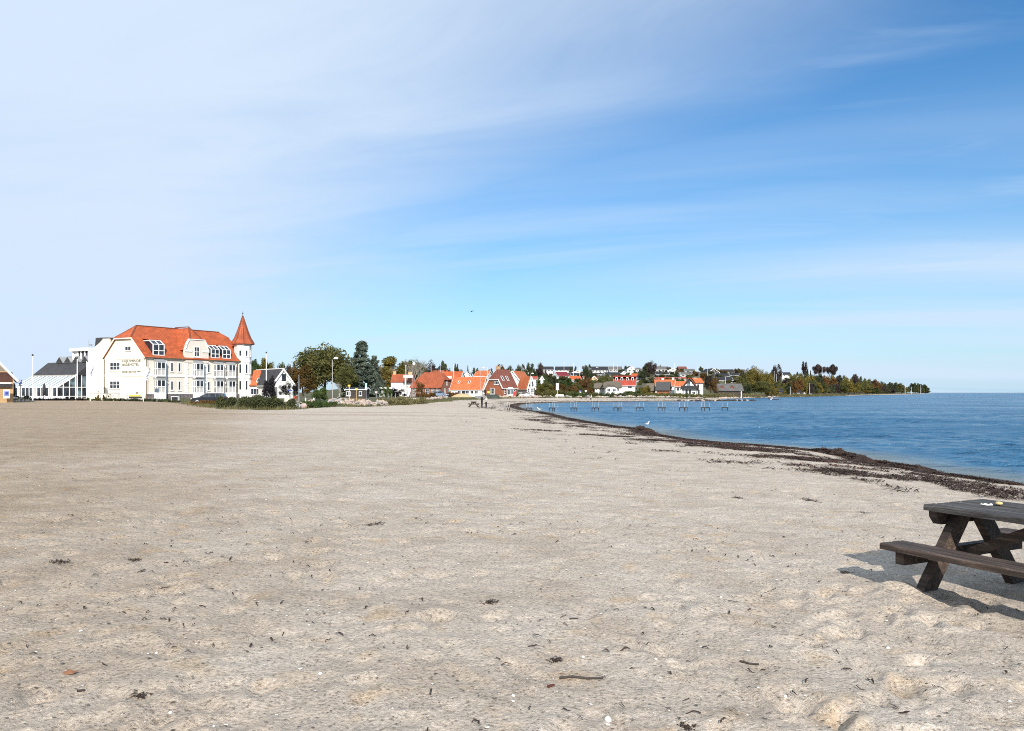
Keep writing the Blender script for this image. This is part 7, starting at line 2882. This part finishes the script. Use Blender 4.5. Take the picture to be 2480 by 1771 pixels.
def person(label, loc, rz, h, top, legs, hair, pose='stand', shoes=None):
    """Faces local -Y."""
    k = h / 1.75
    J = {
        'pel': ((0, 0, .95), (.155, .12)), 'spine': ((0, .0, 1.15), (.145, .11)), 'chest': ((0, .01, 1.36), (.165, .12)), 'neck': ((0, 0, 1.52), .062),
        'head0': ((0, -.01, 1.60), (.075, .085)), 'head1': ((0, -.005, 1.70), (.07, .085)),
        'shL': ((.19, .01, 1.41), .068), 'elL': ((.25, .02, 1.13), .05), 'haL': ((.26, -.05, .90), .036), 'fiL': ((.26, -.08, .80), .03),
        'shR': ((-.19, .01, 1.41), .068), 'elR': ((-.25, .02, 1.13), .05), 'haR': ((-.26, -.05, .90), .036), 'fiR': ((-.26, -.08, .80), .03),
        'hipL': ((.10, 0, .88), .092), 'knL': ((.11, -.015, .50), .066), 'anL': ((.12, .02, .10), .045), 'toL': ((.13, -.14, .035), .04),
        'hipR': ((-.10, 0, .88), .092), 'knR': ((-.11, -.015, .50), .066), 'anR': ((-.12, .02, .10), .045), 'toR': ((-.13, -.14, .035), .04)}

    def mv(n_, *p_):
        J[n_] = (p_, J[n_][1])
    if pose == 'phone':
        mv('elL', .25, -.02, 1.14)
        mv('haL', .12, -.26, 1.16)
        mv('fiL', .05, -.30, 1.20)
        mv('elR', -.25, -.02, 1.14)
        mv('haR', -.12, -.25, 1.17)
        mv('fiR', -.04, -.30, 1.20)
        mv('head0', 0, -.05, 1.59)
        mv('head1', 0, -.07, 1.68)
    if pose == 'walk':
        mv('knL', .10, -.16, .52)
        mv('anL', .10, -.12, .12)
        mv('toL', .10, -.28, .06)
        mv('knR', -.10, .03, .50)
        mv('anR', -.10, .24, .16)
        mv('toR', -.10, .14, .05)
        mv('haL', .24, .12, .92)
        mv('fiL', .24, .12, .82)
        mv('haR', -.24, -.18, .95)
        mv('fiR', -.24, -.22, .86)
    if pose == 'sit':
        for s_, q in ((1, 'L'), (-1, 'R')):
            mv('hip' + q, .10 * s_, -.02, .90)
            mv('kn' + q, .12 * s_, -.42, .93)
            mv('an' + q, .12 * s_, -.44, .52)
            mv('to' + q, .12 * s_, -.60, .47)
            mv('ha' + q, .16 * s_, -.28, 1.02)
            mv('fi' + q, .15 * s_, -.36, 1.0)
    if pose == 'stoop':
        for n_ in ('spine', 'chest', 'neck', 'head0', 'head1', 'shL', 'shR', 'elL', 'elR'):
            x, y, z = J[n_][0]
            a = R(52)
            y2, z2 = y, z - .95
            J[n_] = ((x, y2 * math.cos(a) - z2 * math.sin(a), .95 + y2 * math.sin(a) + z2 * math.cos(a)), J[n_][1])
        for s_, q in ((1, 'L'), (-1, 'R')):
            mv('el' + q, .22 * s_, -.36, .98)
            mv('ha' + q, .18 * s_, -.46, .75)
            mv('fi' + q, .16 * s_, -.50, .66)
    if pose == 'crouch':
        for n_ in list(J):
            x, y, z = J[n_][0]
            if n_[:2] not in ('an', 'to', 'kn'):
                J[n_] = ((x, y + .05, z - .42), J[n_][1])
        for s_, q in ((1, 'L'), (-1, 'R')):
            mv('kn' + q, .14 * s_, -.30, .50)
            mv('ha' + q, .14 * s_, -.32, .55)
            mv('fi' + q, .12 * s_, -.38, .5)
    me = skin_body('body', J, BODY_E, None)
    pz = {n_: J[n_][0][2] for n_ in J}
    nk = Vector(J['neck'][0])
    hd = Vector(J['head0'][0])
    pel = Vector(J['pel'][0])
    me.materials.clear()
    for m_ in (top, legs, SKIN, shoes or BLACKP):
        me.materials.append(m_)
    hips = [Vector(J['hipL'][0]), Vector(J['hipR'][0])]
    for poly in me.polygons:
        c = poly.center
        dH = min((c - Vector(J['head0'][0])).length, (c - Vector(J['head1'][0])).length)
        dHand = min((c - Vector(J[n_][0])).length for n_ in ('fiL', 'fiR'))
        ankle = min((c - Vector(J[n_][0])).length for n_ in ('toL', 'toR'))
        legd = min((c - (Vector(J['hip' + q][0]).lerp(Vector(J['kn' + q][0]), f_))).length for q in 'LR' for f_ in (.15, .4, .7, 1)) if True else 9
        shin = min((c - (Vector(J['kn' + q][0]).lerp(Vector(J['an' + q][0]), f_))).length for q in 'LR' for f_ in (.25, .5, .75, 1))
        bod = min((c - Vector(J[n_][0])).length for n_ in ('pel', 'spine', 'chest', 'shL', 'shR', 'elL', 'elR', 'haL', 'haR'))
        if dH < .115 and c.z > min(nk.z, hd.z) - .02 or dH < .08:
            mi_ = 2
        elif dHand < .06:
            mi_ = 2
        elif ankle < .10:
            mi_ = 3
        elif min(legd, shin) < bod:
            mi_ = 1
        else:
            mi_ = 0
        poly.material_index = mi_
    o = thing('person', label, 'person', loc, rz)
    o.scale = (k, k, k)
    b_ = link('body', me, o)
    h0, h1 = Vector(J['head0'][0]), Vector(J['head1'][0])
    up = (h1 - h0).normalized()
    fw = Vector((0, -1, 0)) - up * Vector((0, -1, 0)).dot(up)
    fw.normalize()
    rt_ = up.cross(fw)
    cen = h0.lerp(h1, .55)
    # hair cap
    hm = MB()
    nn = 12
    rings = []
    for i in range(6):
        a = i / 5 * R(105)
        ring = []
        for j in range(nn):
            q = 2 * math.pi * j / nn
            rr2 = .098 * math.sin(a) + .004
            fr_ = -.35 if math.sin(q) > .2 and a > R(62) else 1
            ring.append(cen + up * (.105 * math.cos(a) + .02) + (rt_ * math.cos(q) - fw * math.sin(q) * -1) * (rr2 if fr_ > 0 else rr2 * .9))
        rings.append(ring)
    for ring in rings:
        hm.v += [tuple(v_) for v_ in ring]
    for i in range(5):
        for j in range(nn):
            j2 = (j + 1) % nn
            mid_ = (rings[i][j] + rings[i + 1][j2]) / 2 - cen
            if i >= 3 and mid_.dot(fw) > .035:
                continue
            hm.f.append((i * nn + j, i * nn + j2, (i + 1) * nn + j2, (i + 1) * nn + j))
            hm.mi.append(0)
    hm.build('hair', hair, o, smooth=True)
    fc = MB()
    fc.extr([cen + fw * .078 - rt_ * .012 - up * .03, cen + fw * .078 + rt_ * .012 - up * .03, cen + fw * .08 + up * .012], fw * .022)
    fc.build('nose', SKIN, o)
    for s_ in (-1, 1):
        MB().bar(cen + fw * .079 + rt_ * (.03 * s_ - .011) + up * .012, cen + fw * .079 + rt_ * (.03 * s_ + .011) + up * .012, .008, .009).build('eye', BLACKP, o)
    MB().bar(cen + fw * .079 - rt_ * .022 - up * .052, cen + fw * .079 + rt_ * .022 - up * .052, .008, .008).build('mouth', plain('lips', (.35, .14, .12), .6), o)
    return o


C_DARK = plain('coat_dark', (.018, .015, .017), .85, .2, 6)
C_BLACK = plain('trousers_black', (.012, .012, .014), .85, .2, 6)
C_PALE = plain('coat_cream', (.66, .60, .52), .85, .08, 6)
C_RED = plain('jacket_rust', (.42, .09, .04), .8, .15, 6)
C_GREY = plain('jacket_grey', (.30, .29, .26), .85, .12, 6)
H_GREY = plain('hair_grey', (.34, .32, .30), .8, .15, 20)
H_FAIR = plain('hair_fair', (.50, .38, .22), .8, .15, 20)
H_DARK = plain('hair_dark', (.03, .022, .018), .8, .2, 20)
p = on(1167, 106)
person('person in dark jacket and black trousers standing by the far picnic table', p, R(62), 1.74, C_DARK, C_BLACK, H_GREY, 'phone')
p = on(1177.5, 105)
person('person in pale coat and dark trousers standing close beside the dark-clad one', p, R(-58), 1.62, C_PALE, C_BLACK, H_FAIR, 'phone')
p = on(1419, 196)
person('walker in dark clothes on the far beach', p, R(20), 1.78, C_BLACK, C_BLACK, H_DARK, 'walk')
p = on(1431.5, 193)
person('person crouching in pale top on the far beach', p, R(-60), 1.7, C_PALE, C_BLACK, H_FAIR, 'crouch')
p = on(711, 97)
person('stooping person in rust red jacket beside the pale cream boulder', p, R(70), 1.62, C_RED, C_BLACK, H_GREY, 'stoop')
p = on(822, 111)
p.z -= .08
person('person in grey jacket sitting on the long stone bank', p, R(-60), 1.65, C_GREY, C_BLACK, H_DARK, 'sit')

# dog on the far beach
p = on(1407, 194)
J = {'mid': ((0, 0, .36), .10), 'chest': ((.16, 0, .37), .115), 'neck': ((.28, 0, .47), .065), 'head': ((.36, 0, .55), .065), 'muz': ((.46, 0, .52), .032), 'rump': ((-.18, 0, .37), .09), 'tail0': ((-.28, 0, .42), .03), 'tail1': ((-.42, 0, .54), .016)}
E_ = [('mid', 'chest'), ('chest', 'neck'), ('neck', 'head'), ('head', 'muz'), ('mid', 'rump'), ('rump', 'tail0'), ('tail0', 'tail1')]
for q, y in (('a', .07), ('b', -.07)):
    J['fs' + q] = ((.17, y, .28), .05)
    J['fk' + q] = ((.16, y, .15), .032)
    J['ff' + q] = ((.19, y, .02), .028)
    J['hs' + q] = ((-.18, y, .30), .06)
    J['hk' + q] = ((-.12, y, .20), .042)
    J['hh' + q] = ((-.22, y, .13), .028)
    J['hf' + q] = ((-.19, y, .02), .028)
    E_ += [('chest', 'fs' + q), ('fs' + q, 'fk' + q), ('fk' + q, 'ff' + q), ('rump', 'hs' + q), ('hs' + q, 'hk' + q), ('hk' + q, 'hh' + q), ('hh' + q, 'hf' + q)]
me = skin_body('body', J, E_, None)
me.materials.clear()
me.materials.append(plain('dog_coat', (.03, .022, .018), .9, .3, 6))
o = thing('dog', 'small dark dog in front of the walkers on the far beach', 'dog', p, R(160))
link('body', me, o)
for s_ in (-1, 1):
    MB().extr([(.33, s_ * .05, .60), (.37, s_ * .06, .60), (.34, s_ * .085, .50)], (0, s_ * .012, 0)).build('ear', MAT['dog_coat'], o)
o.scale = (1.15, 1.15, 1.15)
# red life-buoy post by the brick house
p = on(1246, 200)
o = thing('life_buoy_post', 'red life-buoy post at the right of the brick house', 'life buoy', p)
MB().box(-.06, .06, -.06, .06, -.3, 1.7).build('post', WHITE, o)
MB().box(-.3, .3, -.14, -.063, .5, 1.6).build('cabinet', plain('safety_red', (.5, .02, .02), .5), o)
p = on(1355, 212)
o = thing('beach_stairs', 'pale concrete bench and steps by the tall white post', 'steps', p)
for k in range(3):
    MB().box(-1.2 + .15 * k, 1.2, .4 * k, 1.4, .25 * k - .3, .25 * (k + 1) - .003 * (k + 1)).build('step', WHITEW, o)
